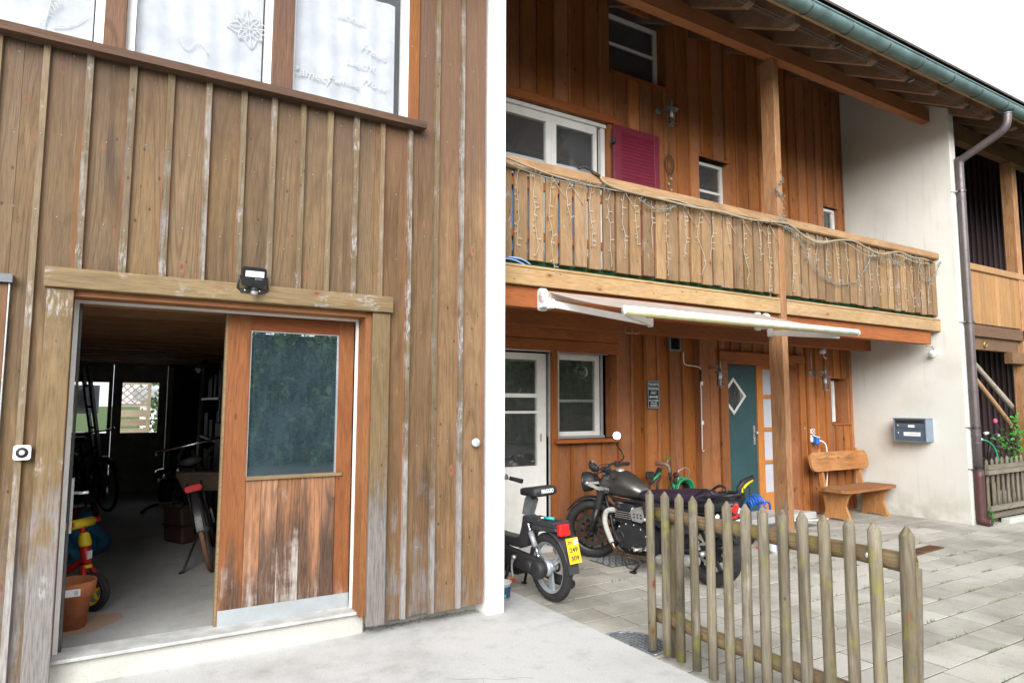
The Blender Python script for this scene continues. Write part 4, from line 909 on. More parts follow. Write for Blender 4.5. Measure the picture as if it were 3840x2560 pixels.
# ---- little devices on the white wall and the boards
sl2 = thing('motion_sensor', 'white round motion sensor under the balcony beam end on the white wall', 'sensor', (9.05, 4.46, 2.11))
MB().sph((9.03, 4.46, 2.11), .042, 14, sc=(1, 1, 1.1)).tube([(9.05, 4.46, 2.12), (9.099, 4.46, 2.12)], .03, 12).build('housing', 'whitep', sl2); MB().sph((8.995, 4.44, 2.11), .024, 12).build('lens', 'clearlens', sl2)
MB().tube(smooth_path([(9.07, 4.46, 2.14), (9.07, 4.47, 2.19), (9.03, 4.48, 2.205), (8.95, 4.5, 2.205)], 5), .004, 6).build('cable', 'ink', sl2)
t_ = MB().lathe([(.028, 0), (.03, .012), (.027, .022), (0, .024)], (2.211, 4.13, 1.185), (0, -1, 0), 22).build('door_button', 'frost'); tag(t_, 'small round white call button on the boards beside the white pier', 'button')
MB().prism(rrect(2.205, 1.182, 2.213, 1.190, .002), 'Y', 4.1045, 4.1058).build('indicator', 'teal', t_)
def socket(x, z, y, label, s_=.045):
    o = thing('power_socket', label, 'socket', (x, y, z))
    MB().prism(rrect(x - s_, z - s_, x + s_, z + s_, .012), 'Y', y - .028, y).build('plate', 'whitep', o); MB().lathe([(.026, 0), (.026, .003), (0, .003)], (x, y - .028, z), (0, -1, 0), 20).build('socket_well', 'ink', o)
    MB().lathe([(.012, 0), (.011, .003), (0, .003)], (x, y - .031, z), (0, -1, 0), 14).build('socket_pin', 'whitep', o)
    return o
socket(-.347, 1.207, 4.127, 'white square socket on the batten left of the garage door', .036)
socket(8.09, 1.10, 5.575, 'white square socket right of the entrance above a blue plug', .032)
pl = thing('plug', 'blue plug with white flap and white cable by the bench', 'plug', (8.10, 5.56, .98))
MB().box((8.055, 5.555, .96), (8.115, 5.598, 1.055), ch=.005).build('socket_box', 'whitep', pl); MB().bar((8.06, 5.55, 1.055), (8.125, 5.49, 1.02), .06, .008).build('flap', 'whitep', pl); MB().box((8.08, 5.49, .925), (8.14, 5.554, 1.03), ch=.012).build('plug_body', 'blue', pl)
MB().tube(smooth_path([(8.14, 5.5, .98), (8.20, 5.48, .96), (8.245, 5.47, .88), (8.26, 5.48, .6), (8.235, 5.49, .3), (8.17, 5.42, .05), (8.05, 5.33, .008), (7.8, 5.3, .006), (7.5, 5.42, .006), (7.3, 5.5, .006)], 6), .008, 7).build('cable', 'whitep', pl)
o = MB().box((7.885, 5.592, 1.285), (7.945, 5.5985, 1.37)).build('name_plate', 'whitep'); tag(o, 'white name plate above the black door bell', 'name plate')
for z in (1.345, 1.31): MB().box((7.895, 5.5912, z), (7.935, 5.5918, z + .006)).build('lettering', 'grayframe', o)
o = MB().box((7.905, 5.565, 1.12), (7.955, 5.598, 1.235), ch=.008).build('door_bell', 'black'); tag(o, 'black camera door bell on the boards right of the entrance', 'door bell')
MB().lathe([(.014, 0), (.014, .002), (.011, .003), (0, .003)], (7.93, 5.5645, 1.145), (0, -1, 0), 16).build('button', 'steel', o); MB().lathe([(.009, 0), (.009, .003), (0, .004)], (7.93, 5.5645, 1.205), (0, -1, 0), 14).build('lens', 'ink', o)
o = MB().lathe([(.038, 0), (.042, .03), (.036, .06), (0, .066)], (8.39, 5.597, 2.19), (0, -1, 0), 18).tube(smooth_path([(8.37, 5.55, 2.15), (8.36, 5.53, 2.11), (8.39, 5.52, 2.085), (8.42, 5.54, 2.10)], 4), .008, 6).build('alarm_siren', 'whitep'); tag(o, 'small white round siren high on the boards above the right lamp', 'siren')
# ---- wall lanterns
def lantern(x, z, y, label, conduit=None, side=1):
    o = thing('wall_lamp', label, 'lamp', (x, y, z), group='steel lanterns on the brown boards')
    MB().lathe([(.045, 0), (.048, .008), (.03, .016), (0, .018)], (x, y, z), (0, -1, 0), 20).build('wall_plate', 'galv', o)
    cx, cy = x + .03 * side, y - .19
    m = MB(); m.tube([(x, y, z + .008), (cx, cy, z + .008)], .006, 8); m.tube([(x, y, z - .015), (cx, cy, z - .015)], .006, 8); m.tube([(cx, cy, z - .07), (cx, cy, z + .09)], .011, 10); m.build('arm', 'galv', o)
    MB().lathe([(.0, .006), (.03, .004), (.078, -.004), (.078, -.008), (0, -.002)], (cx, cy, z - .055), seg=24).build('shade', 'galv', o)
    MB().lathe([(.042, 0), (.042, .16)], (cx, cy, z - .225), seg=22).build('glass_cylinder', 'clearglass', o)
    MB().lathe([(.0, .0), (.016, .005), (.02, .03), (.017, .05), (0, .055)], (cx, cy, z - .15), seg=12).lathe([(.014, 0), (.014, .035)], (cx, cy, z - .1), seg=12).build('bulb', 'clearlens', o)
    m = MB()
    for k in range(3): m.tube([(cx + .047 * math.cos(k * 2.09 + .5), cy + .047 * math.sin(k * 2.09 + .5), z - .06), (cx + .047 * math.cos(k * 2.09 + .5), cy + .047 * math.sin(k * 2.09 + .5), z - .24)], .003, 6)
    for zz in (-.07, -.085, -.1): m.tube([(cx + .046 * math.cos(a * .3927), cy + .046 * math.sin(a * .3927), z + zz) for a in range(16)], .0025, 5, closed=True)
    m.lathe([(.046, 0), (.046, .008), (0, .008)], (cx, cy, z - .238), seg=20); m.sph((cx, cy, z - .25), .012, 8); m.build('cage', 'galv', o)
    if conduit: MB().tube([(x - .0, y - .006, z + .05), (x - .0, y - .006, conduit)], .006, 8).build('conduit', 'grayframe', o)
    return o
lantern(6.13, 1.90, 5.598, 'steel cage wall lamp left of the teal entrance door', 2.3)
lantern(8.16, 1.885, 5.598, 'steel cage wall lamp on a round plate right of the entrance', 2.32)
lantern(5.43, 4.93, 5.598, 'steel cage wall lamp on the upper wall beside the burgundy shutter')
# ---- floodlight over the garage door
fl = thing('floodlight', 'black floodlight with motion sensor on the garage door lintel', 'floodlight', (.69, 4.09, 2.12))
L = MB(); L.prism(rrect(-.068, -.055, .068, .055, .02, 4), 'Y', -.017, .017); L.prism(rrect(-.055, -.043, .055, .043, .012, 3), 'Y', -.021, -.0171, 0)
for k in range(7): L.box((-.055 + k * .0165, .017, -.045), (-.049 + k * .0165, .032, .045))
tilt = Matrix.Translation((.695, 4.045, 2.187)) @ Matrix.Rotation(R(14), 4, 'X'); L.xf(tilt); L.build('housing', 'black', fl)
L = MB(); L.box((-.05, -.0235, .0), (.052, -.0215, .034)); L.xf(tilt); L.build('lamp_glass', 'clearlens', fl)
L = MB(); L.lathe([(.004, 0), (.0055, 0), (.0055, .0006), (.004, .0006)], (.01, -.0215, -.012), (0, -1, 0), 14); L.box((.018, -.0222, -.0135), (.045, -.0216, -.0105)); L.xf(tilt); L.build('logo', 'grayframe', fl)
MB().tube([(.62, 4.055, 2.19), (.615, 4.088, 2.122), (.63, 4.09, 2.112), (.765, 4.09, 2.108), (.782, 4.088, 2.118), (.772, 4.055, 2.19)], .006, 6).box((.63, 4.082, 2.10), (.765, 4.0945, 2.122)).build('bracket', 'black', fl)
MB().lathe([(.019, 0), (.021, .01), (.021, .022)], (.70, 4.04, 2.098), seg=16).build('sensor_cap', 'black', fl); MB().lathe([(0, 0), (.012, .001), (.0195, .008), (.02, .022)], (.70, 4.04, 2.077), seg=16).build('sensor_lens', 'grayframe', fl)
for x in (.655, .735): MB().lathe([(.007, 0), (.006, .004), (0, .005)], (x, 4.0815, 2.111), (0, -1, 0), 10).build('screw', 'chrome', fl)
# ---- shutter
sh = thing('shutter', 'burgundy louvred shutter folded open behind the balcony rail', 'shutter', (5.0, 5.5, 3.2))
a, b, z0, z1, y = 4.665, 5.342, 2.62, 4.56, 5.50
for q in ((a, z0, a + .10, z1), (b - .075, z0, b, z1), (a + .1001, z1 - .085, b - .0751, z1), (a + .1001, z0, b - .0751, z0 + .1), (a + .1001, 3.5, b - .0751, 3.58)): MB().box((q[0], y, q[1]), (q[2], y + .035, q[3]), ch=.003).build('frame', 'shutter', sh)
z = z0 + .11
while z < z1 - .1:
    if not 3.46 < z < 3.58: MB().add([(a + .1, y + .003, z), (b - .075, y + .003, z), (b - .075, y + .009, z + .050), (a + .1, y + .009, z + .050), (a + .1, y + .010, z), (b - .075, y + .010, z), (b - .075, y + .018, z + .050), (a + .1, y + .018, z + .050)], [(0, 1, 2, 3), (7, 6, 5, 4), (0, 4, 5, 1), (2, 6, 7, 3), (0, 3, 7, 4), (1, 5, 6, 2)]).build('louvre', 'shutter', sh)
    z += .040
MB().box((4.64, 5.47, 4.33), (4.668, 5.535, 4.40), ch=.004).box((4.64, 5.47, 3.0), (4.668, 5.535, 3.07), ch=.004).build('hinge', 'black', sh)
# ---- dream catcher
dc = thing('dream_catcher', 'round wicker dream catcher hanging beside the burgundy shutter', 'dream catcher', (5.57, 5.56, 4.3))
c = Vector((5.565, 5.565, 4.285)); up_ = Vector((0, 0, 1)); rt = Vector((1, 0, 0))
m = MB(); m.tube([c + rt * .07 * math.cos(R(a)) + up_ * .118 * math.sin(R(a)) for a in range(0, 360, 15)], .006, 6, closed=True); m.tube([c + up_ * .118, c + up_ * .29], .003, 5); m.build('hoop', 'wicker', dc)
m = MB()
for k in range(8):
    p1 = c + rt * .07 * math.cos(R(k * 45)) + up_ * .118 * math.sin(R(k * 45)); p2 = c + rt * .03 * math.cos(R(k * 45 + 40)) + up_ * .05 * math.sin(R(k * 45 + 40)); p3 = c + rt * .07 * math.cos(R(k * 45 + 90)) + up_ * .118 * math.sin(R(k * 45 + 90)); m.tube([p1, p2, p3], .002, 4)
m.build('net', 'wicker', dc)
m = MB(); m.tube([c - up_ * .118, c - up_ * .34], .002, 4)
for k in range(3): m.lathe([(.0, 0), (.02, .004), (.012, .012), (0, .012)], c - up_ * (.17 + .07 * k) + rt * .02 * (-1) ** k, (.2, -1, .2), 10)
m.build('pendant', 'cable', dc)
# ---- parking sign
sg = thing('parking_sign', 'small dark blue metal parking sign with a double arrow on the boards', 'sign', (5.26, 5.56, 1.57))
x0, x1, z0, z1 = 5.155, 5.338, 1.408, 1.722; y = 5.566
MB().prism(rrect(x0, z0, x1, z1, .022), 'Y', y, y + .004).build('plate', 'signblue', sg)
m = MB(); o_ = rrect(x0 + .007, z0 + .007, x1 - .007, z1 - .007, .018); i_ = rrect(x0 + .0125, z0 + .0125, x1 - .0125, z1 - .0125, .014); n = len(o_)
m.add([(p[0], y - .0006, p[1]) for p in o_ + i_], [(i, (i + 1) % n, n + (i + 1) % n, n + i) for i in range(n)]); m.build('border', 'signwhite', sg, fix=False)
cx = (x0 + x1) / 2
for body, z, s_, w_ in (('TRIUMPH', 1.676, .044, .150), ('PARKING', 1.629, .044, .148), ('ONLY', 1.582, .044, .085), ('ALL OTHERS', 1.497, .026, .142), ('WILL BE', 1.469, .026, .092), ('CRUSHED', 1.441, .026, .112)):
    text(body, s_, 'signwhite', sg, frame_m((cx, y - .0012, z), *FRONT), width=w_, bold=.0008)
MB().prism([(cx - .068, 1.538), (cx - .04, 1.557), (cx - .04, 1.546), (cx + .04, 1.546), (cx + .04, 1.557), (cx + .068, 1.538), (cx + .04, 1.519), (cx + .04, 1.530), (cx - .04, 1.530), (cx - .04, 1.519)], 'Y', y - .0015, y - .0003).build('arrow', 'signwhite', sg)
# ---- vent grille
vg = thing('vent_grille', 'square metal vent grille high on the boards above the crank', 'vent', (5.58, 5.59, 2.15))
m = MB(); a, b, z0, z1 = 5.487, 5.675, 2.065, 2.24
for q in ((a, z0, a + .022, z1), (b - .022, z0, b, z1), (a + .0221, z1 - .022, b - .0221, z1), (a + .0221, z0, b - .0221, z0 + .022)): m.box((q[0], 5.545, q[1]), (q[2], 5.575, q[3]))
m.build('frame', 'galv', vg); MB().box((a + .02, 5.572, z0 + .02), (b - .02, 5.574, z1 - .02)).build('backing', 'ink', vg)
for k in range(6): MB().bar((a + .023, 5.558, z0 + .034 + k * .0215), (b - .023, 5.558, z0 + .034 + k * .0215), .022, .004, up=(0, .5, 1)).build('louvre', 'darksteel', vg)
# ---- awning crank
ck = thing('crank_handle', 'long white awning crank rod hanging on the boards', 'crank', (5.93, 5.55, .95))
MB().tube(smooth_path([(5.72, 5.56, 2.06), (5.722, 5.56, 1.95), (5.75, 5.55, 1.915), (5.86, 5.52, 1.90), (5.915, 5.495, 1.885), (5.92, 5.49, 1.84)], 4) + [(5.92, 5.49, 1.0), (5.915, 5.488, .94)], .0065, 8).build('rod', 'whitep', ck)
MB().tube([(5.92, 5.49, 1.86), (5.92, 5.49, 1.72)], .012, 10).build('grip', 'black', ck)
for z in (1.68, 1.22): MB().box((5.915, 5.484, z), (5.955, 5.4995, z + .045), ch=.004).build('holder', 'whitep', ck)
MB().tube(arc((5.93, 5.488, .93), .014, 180, 360, 8), .004, 6).build('hook', 'whitep', ck)
# ---- tap with hose reel, green spray gun
tp = thing('garden_tap', 'old brass garden tap with green handwheel on the boards', 'tap', (5.33, 5.5, .8))
MB().tube(smooth_path([(5.30, 5.598, .80), (5.30, 5.52, .80), (5.325, 5.47, .795), (5.345, 5.45, .76), (5.35, 5.448, .70)], 5), .014, 10).tube([(5.33, 5.465, .80), (5.345, 5.465, .85)], .011, 10).lathe([(.03, 0), (.03, .01)], (5.30, 5.597, .80), (0, -1, 0), 14).build('body', 'galv', tp)
MB().tube([(5.348 + .03 * math.cos(a * .52), 5.465, .862 + .014 * math.sin(a * .52)) for a in range(12)], .008, 6, closed=True).build('handwheel', flat('green_handwheel', (.08, .2, .03), .5), tp)
MB().tube([(5.352, 5.447, .71), (5.36, 5.445, .63)], .017, 10).tube(smooth_path([(5.36, 5.445, .64), (5.37, 5.44, .56), (5.42, 5.42, .48), (5.47, 5.42, .44)], 6), .009, 8).build('hose_end', 'ink', tp)
hr = thing('hose_reel', 'green garden hose coiled on a wire holder under the tap', 'hose', (5.57, 5.5, .5))
m = MB()
for k in range(7): 
    r_ = .13 - .004 * (k % 3); cxx = 5.565; m.tube([(cxx + r_ * math.cos(a * .2618) * (1 + .05 * math.sin(k * 2)), 5.47 + .02 * (k - 3) * .9, .50 + r_ * math.sin(a * .2618) + .01 * math.sin(k * 5)) for a in range(24)], .011, 8, closed=True)
m.build('hose', 'greenhose', hr)
MB().tube([(5.475, 5.45, .66), (5.485, 5.44, .72), (5.56, 5.42, .755), (5.645, 5.43, .725), (5.62, 5.45, .60)], .005, 6).tube([(5.475, 5.45, .66), (5.5, 5.45, .58)], .005, 6).build('wire_holder', 'grayframe', hr)
MB().sph((5.44, 5.44, .675), .034, 12, sc=(1, 1, .9)).tube([(5.44, 5.44, .675), (5.47, 5.5, .5)], .018, 8).lathe([(.085, -.05), (.085, .05)], (5.57, 5.50, .5), (0, 1, 0), 16).build('hub', 'blackmat', hr)
gg = thing('spray_gun', 'black and green hose spray gun behind the motorcycle tank', 'spray gun', (5.1, 5.45, .6))
MB().box((5.01, 5.43, .655), (5.12, 5.47, .73), ch=.01).tube([(5.06, 5.45, .60), (5.14, 5.45, .66), (5.21, 5.45, .755)], [.018, .024, .03], 10).tube([(5.21, 5.45, .75), (5.215, 5.45, .66), (5.17, 5.45, .59), (5.15, 5.45, .45)], .012, 8).build('body', 'blackmat', gg); MB().tube([(5.09, 5.43, .64), (5.15, 5.43, .68), (5.19, 5.43, .71)], .014, 8).build('grip', 'greenhose', gg)
MB().tube([(5.06, 5.45, .62), (5.05, 5.46, .4), (5.1, 5.5, .05)], .012, 8).build('hose', 'ink', gg)
# ---- balcony bits: rope hose, lights, green mesh, blue panels
def zrail(x): return 3.412
ro = thing('rope_hose', 'beige hose tied along the outside of the balcony handrail', 'hose', (6, 4.33, 3.3))
pts = [(3.42, 4.345, 3.43), (3.50, 4.33, 3.40), (3.56, 4.325, 3.345), (3.75, 4.325, 3.315), (4.2, 4.325, 3.31), (4.6, 4.325, 3.30), (5.0, 4.325, 3.315), (5.4, 4.325, 3.30), (5.86, 4.325, 3.335), (6.05, 4.325, 3.335), (6.3, 4.325, 3.24), (6.55, 4.325, 3.21), (6.9, 4.325, 3.285), (7.2, 4.325, 3.31), (7.5, 4.325, 3.25), (7.75, 4.325, 3.23), (8.1, 4.325, 3.30), (8.4, 4.325, 3.27), (8.65, 4.325, 3.28), (8.8, 4.325, 3.27)]
MB().tube(smooth_path(pts, 5), .011, 8).build('hose', 'rope', ro); MB().tube(smooth_path([(3.30, 4.36, 3.43), (3.34, 4.34, 3.448), (3.385, 4.338, 3.44), (3.43, 4.34, 3.425)], 5), .010, 8).build('hose_end', 'ink', ro); MB().tube([(8.79, 4.325, 3.272), (8.86, 4.322, 3.255)], .019, 10).tube([(3.43, 4.34, 3.425), (3.505, 4.33, 3.395)], .015, 8).build('fitting', 'wicker', ro)
def bulbs(mb, p, d, l=.028, r=.0032): mb.tube([p, p + d * l], [r * .7, r], 5)
ic = thing('icicle_lights', 'string of clear icicle lights hanging in strands over the balcony slats', 'string lights', (5.8, 4.37, 3.3))
rr = random.Random(5); m = MB(); bl = MB()
m.tube(smooth_path([(2.47, 4.34, 3.40), (2.8, 4.335, 3.345), (3.1, 4.335, 3.31), (3.6, 4.335, 3.30), (4.1, 4.335, 3.32), (4.42, 4.335, 3.335), (4.7, 4.335, 3.315), (5.2, 4.335, 3.30), (5.7, 4.335, 3.32), (6.1, 4.335, 3.30), (6.5, 4.335, 3.23), (7.0, 4.335, 3.28), (7.5, 4.335, 3.18), (8.0, 4.335, 3.27), (8.6, 4.335, 3.22), (9.05, 4.335, 3.3)], 6), .004, 5)
x = 2.72
while x < 9.0:
    if not 5.88 < x < 6.06:
        L = rr.choice((.32, .5, .62, .72, .66, .45)) * rr.uniform(.85, 1.1); p = Vector((x, 4.378, 3.31 + .02 * math.sin(x * 7))); P = [p]; q = p.copy()
        while p.z - q.z < L:
            q = q + Vector((rr.gauss(0, .014), rr.gauss(0, .003), -.05)); q.y = min(max(q.y, 4.366), 4.384); q.x += (x - q.x) * .12; P.append(q.copy())
            if rr.random() < .62: bulbs(bl, q, Vector((rr.choice((-1, 1)) * rr.uniform(.4, 1), -.25, rr.uniform(-.5, .5))).normalized(), .034, .0032)
        m.tube(P, .0024, 4)
        if rr.random() < .5: m.tube([p, p + Vector((.07, 0, -.08)), p + Vector((.145, .004, -.17))], .0028, 4)
    x += rr.uniform(.15, .24)
m.build('wire', 'cable', ic); bl.build('bulb', flat('milky_bulb', (.48, .46, .40), .4), ic, kind='stuff')
ga = thing('garland_lights', 'gray green fairy light garland wound along the handrail and the balcony post', 'string lights', (6, 4.35, 3.3))
m = MB(); bl = MB()
def garl(pts, dens=.022, sp=.026):
    P = smooth_path(pts, 10); m.tube(P, .0045, 5)
    for a, b in zip(P, P[1:]):
        for k in range(max(1, int((b - a).length / dens))):
            d = Vector((rr.gauss(0, .6), rr.gauss(-.5, .4), rr.gauss(0, 1))).normalized(); bulbs(bl, a.lerp(b, rr.random()), d, sp + .012, .003)
garl([(2.47, 4.335, 3.37), (2.7, 4.335, 3.31), (3.0, 4.335, 3.285), (3.35, 4.33, 3.29), (3.6, 4.33, 3.30)])
garl([(3.95, 4.34, 3.28), (4.12, 4.35, 3.22), (4.3, 4.345, 3.235), (4.5, 4.335, 3.31), (4.9, 4.335, 3.31), (5.3, 4.33, 3.30), (5.86, 4.33, 3.33)])
garl([(5.86, 4.35, 3.33), (5.95, 4.35, 3.40), (6.05, 4.36, 3.36), (5.97, 4.35, 3.30), (6.15, 4.34, 3.27), (6.4, 4.34, 3.0), (6.65, 4.36, 2.84), (6.95, 4.365, 2.80), (7.25, 4.36, 2.86), (7.45, 4.345, 3.05), (7.6, 4.335, 3.22), (7.8, 4.34, 3.16), (8.05, 4.345, 3.15), (8.3, 4.335, 3.24), (8.5, 4.335, 3.28), (8.62, 4.34, 3.12), (8.78, 4.34, 3.02), (8.95, 4.335, 3.12), (9.1, 4.33, 3.30)])
garl([(5.90, 4.362, 3.35), (5.99, 4.36, 3.44), (6.03, 4.40, 3.52), (6.0, 4.362, 3.62), (5.93, 4.36, 3.66), (5.905, 4.37, 3.72), (5.97, 4.36, 3.80), (6.02, 4.38, 3.84)], .018)
m.build('wire', 'garland', ga); bl.build('bulb', 'garland', ga, kind='stuff')
o = MB().grid(lambda u, v: Vector((2.47 + 6.6 * u, 4.466 + .008 * math.sin(u * 60) - .02 * v, 2.553 + .06 * v + .008 * math.sin(u * 43))), 160, 2).build('floor_mesh', 'mesh', fix=False); tag(o, 'green plastic mesh strip along the balcony floor edge', 'mesh')
for k, (a, b, mt, lb) in enumerate(((2.56, 2.90, 'bluepanel', 'pale blue panel behind the leftmost balcony slats'), (2.93, 3.02, 'whitep', 'narrow white panel between two pale blue ones behind the balcony slats'), (3.06, 3.36, 'bluepanel', 'pale blue panel right of the narrow white one behind the balcony slats'))):
    o = MB().box((a, 4.47, 2.68), (b, 4.485, 3.318)).build('balcony_panel', mt); tag(o, lb, 'panel')
o = MB().tube(smooth_path([(2.47, 4.44, 2.575), (2.6, 4.40, 2.60), (2.75, 4.395, 2.60), (2.85, 4.41, 2.57)], 6), .006, 6).tube(smooth_path([(2.47, 4.43, 2.57), (2.65, 4.40, 2.59), (2.8, 4.41, 2.56)], 6), .006, 6).build('blue_cable', 'bluepanel'); tag(o, 'loop of pale blue cable on the balcony edge by the white pier', 'cable')
# ---- picket fence at the edge of the slab
pf = thing('picket_fence', 'weathered round top picket fence with mossy rails in the foreground', 'fence', (2.78, 2.25, 0))
e = Vector((2.805, 2.933, 0)); dd = Vector((-.0458, -.99895, 0)); nn = Vector((.99895, -.0458, 0))
def picket(o, base, top, w_, d_, mat, parent, tip=.045, lean=(0, 0), turn=0., name='picket', seg=10):
    mb = MB(); rings = []
    for t, z in ((0, base), (.25, base + (top - base) * .25), (.5, base + (top - base) * .5), (.75, base + (top - base) * .75), (1, top - tip)):
        rings.append([o + Vector((lean[0] * t, lean[1] * t, z)) + nn * (d_ / 2 * math.cos(a * 2 * math.pi / seg + turn)) * (1 + .05 * math.sin(t * 9 + a)) + dd * (w_ / 2 * math.sin(a * 2 * math.pi / seg + turn)) * (1 + .04 * math.sin(t * 7 + a * 2)) for a in range(seg)])
    c_ = o + Vector((lean[0], lean[1], top)); rings.append([c_ + nn * (.004 * math.cos(a * 2 * math.pi / seg)) + dd * (.006 * math.sin(a * 2 * math.pi / seg)) for a in range(seg)])
    mb.loft(rings, sm=False)
    ob = mb.build(name, mat, parent)
    for p in ob.data.polygons: p.use_smooth = abs(p.normal.z) < .3
    return ob
ss = [-.075, .048, .158, .28, .399, .518, .634, .747, .863, .971, 1.09, 1.203, 1.318, 1.436]
tz = [.947, .949, .951, .951, .954, .954, .954, .958, .959, .965, .966, .967, .97, .972]
for i, (s_, z_) in enumerate(zip(ss, tz)):
    base = .032 + random.uniform(-.004, .008); ln = (random.uniform(-.006, .006), random.uniform(-.006, .006)); wd = random.uniform(.050, .058)
    if i == 13: ln = (.012, -.012); wd = .062
    picket(e + dd * s_ - nn * .012, base, z_, wd, .046, 'picket', pf, random.uniform(.03, .038), ln, random.uniform(0, .6))
for z0, z1 in ((.80, .822), (.212, .228)):
    P = [e + dd * (-.11 + 1.55 * t) + nn * .042 + Vector((0, 0, z0 + (z1 - z0) * t + .004 * math.sin(t * 17))) for t in [i / 12 for i in range(13)]]
    MB().tube(P, [.038 + .003 * math.sin(i * 1.7) for i in range(13)], 12).build('rail', 'picketx', pf)
for s_, ln in ((.0, (0, 0)), (1.375, (.015, -.03))): picket(e + dd * s_ + nn * .085, -.02, .80, .07, .065, 'picket', pf, .01, ln, 0, 'post', 12)
for s_ in (1.27, .02): MB().sph(e + dd * s_ + nn * .005 + Vector((0, 0, .826)), .012, 10, sc=(.5, 1, 1)).build('bolt', 'chrome', pf)
# ---- garden gate of the next unit
gg_ = thing('garden_gate', 'low gray old picket gate behind the downspout', 'gate', (10, 4.1, 0))
nn0, dd0 = nn, dd; nn = Vector((0, -1, 0)); dd = Vector((1, 0, 0))
for i in range(12): picket(Vector((9.38 + i * .135, 4.075, 0)), random.uniform(.13, .16), .80 + random.uniform(-.02, .02), .062, .03, 'oldpicket', gg_, .03, (random.uniform(-.01, .01), 0), .3)
for z in (.69, .63, .19, .105): MB().bar((9.28, 4.03, z), (11.0, 4.03, z + .012), .045, .055).build('rail', 'oldpicketx', gg_)
for x in (9.44, 9.62, 10.9): picket(Vector((x, 4.12, 0)), -.06, .5, .07, .06, 'oldpicket', gg_, .02, name='post')
for i in range(14): picket(Vector((9.33 + i * .13, 4.16, 0)), -.02, .70 + random.uniform(-.05, .05), .09, .02, 'oldpicket', gg_, .02, name='back_board')
nn, dd = nn0, dd0
o = MB().box((9.62, 3.95, -.08), (10.6, 4.06, .055), ch=.01).build('edge_stone', 'curb'); tag(o, 'mossy concrete edge stone at the foot of the gray picket gate', 'edge stone')
def post_shape(name, pts, r, mat, lb, cat):
    o = MB().tube(pts, r, 9).build(name, mat); tag(o, lb, cat); return o
post_shape('branch_pole', [(10.30, 4.56, 2.11), (10.36, 4.60, 2.074), (10.7, 4.60, 1.88), (11.2, 4.6, 1.59), (11.84, 4.6, 1.224), (12.9, 4.6, .62), (13.9, 4.6, .05)], [.03, .036, .034, .04, .04, .042, .042], 'branch', 'pale bare branch leaning across the opening behind the downspout', 'pole')
post_shape('wooden_pole', [(9.95, 4.5, 2.0), (10.126, 4.5, 1.86), (10.8, 4.5, 1.42), (11.436, 4.5, .975), (12.2, 4.5, .45), (12.8, 4.5, .03)], .032, 'stick', 'light brown peeled pole leaning below the bare branch', 'pole')
ro_ = thing('rose_bush', 'young rose bush with bright green leaves and a pink bud behind the gray gate', 'plant', (10.9, 4.3, 0))
stems = MB(); lv = MB(); rr = random.Random(8)
for i in range(9):
    b_ = Vector((rr.uniform(10.7, 11.5), rr.uniform(4.28, 4.42), 0)); t_ = b_ + Vector((rr.uniform(-.35, .25), rr.uniform(-.06, .06), rr.uniform(.95, 1.32))); P = smooth_path([b_, b_.lerp(t_, .5) + Vector((rr.gauss(0, .03), 0, .05)), t_], 6); stems.tube(P, .005, 5)
    for q in P[5:]:
        for k in range(5):
            d = Vector((rr.gauss(0, 1), rr.gauss(0, .5), rr.gauss(0, .5))).normalized(); s_ = rr.uniform(.045, .075); u = d * s_; n_ = Vector((rr.gauss(0, .4), rr.gauss(-.5, .4), 1)).normalized(); v = d.cross(n_).normalized() * s_ * .36; c = q + d * .03
            lv.add([c, c + u * .35 + v, c + u * .7 + v * .8, c + u, c + u * .7 - v * .8, c + u * .35 - v], [(0, 1, 2, 3, 4, 5)])
stems.build('stem', 'bark', ro_); lv.build('foliage', 'rose_leaf', ro_, fix=False); MB().sph((10.334, 4.35, 1.241), .028, 10, sc=(1, 1, 1.2)).build('bud', flat('pink_petal', (.75, .08, .22), .6), ro_); MB().tube([(10.334, 4.35, 1.23), (10.5, 4.35, 1.1), (10.72, 4.35, .9)], .004, 5).build('stem', 'bark', ro_)
o = MB().tube([(9.75, 4.36, 1.02), (9.95, 4.36, 1.0)], .022, 10).build('hose_nozzle', 'whitep'); tag(o, 'white and orange hose nozzle lying on the gray picket gate', 'nozzle')
MB().tube([(9.82, 4.36, 1.013), (9.88, 4.36, 1.007)], .0245, 10).build('ring', flat('orange_plastic', (.8, .2, .03), .4), o); MB().tube(smooth_path([(9.95, 4.36, 1.0), (10.08, 4.34, .97), (10.2, 4.32, .88), (10.25, 4.3, .7)], 5), .01, 7).build('hose', 'greenhose', o)
pb2 = thing('bicycle', 'parked bicycle with black handlebar behind the gray picket gate', 'bicycle', (11.3, 4.85, 0))
MB().tube(smooth_path([(11.0, 4.8, 1.03), (11.15, 4.78, 1.05), (11.3, 4.82, 1.0), (11.5, 4.84, 1.02), (11.65, 4.86, .99)], 5), .014, 8).build('handlebar', 'black', pb2); MB().tube([(11.3, 4.82, 1.0), (11.26, 4.85, .75), (11.2, 4.9, .34)], .02, 8).tube([(11.28, 4.83, .85), (11.9, 4.9, .8)], .02, 8).build('frame', 'black', pb2)
for x in (11.18, 12.2): MB().tube([(x + .33 * math.cos(a * .2618), 4.9, .33 + .33 * math.sin(a * .2618)) for a in range(24)], .02, 7, closed=True).build('wheel', 'rubber', pb2)
MB().tube([(11.02, 4.79, 1.04), (11.09, 4.77, 1.05)], .022, 8).tube([(11.56, 4.85, 1.01), (11.64, 4.86, .99)], .022, 8).build('grip', 'whitep', pb2)
sp = thing('weed', 'little green weed growing at the corner of the white wall', 'plant', (9.22, 3.98, 0))
m = MB(); rr = random.Random(4)
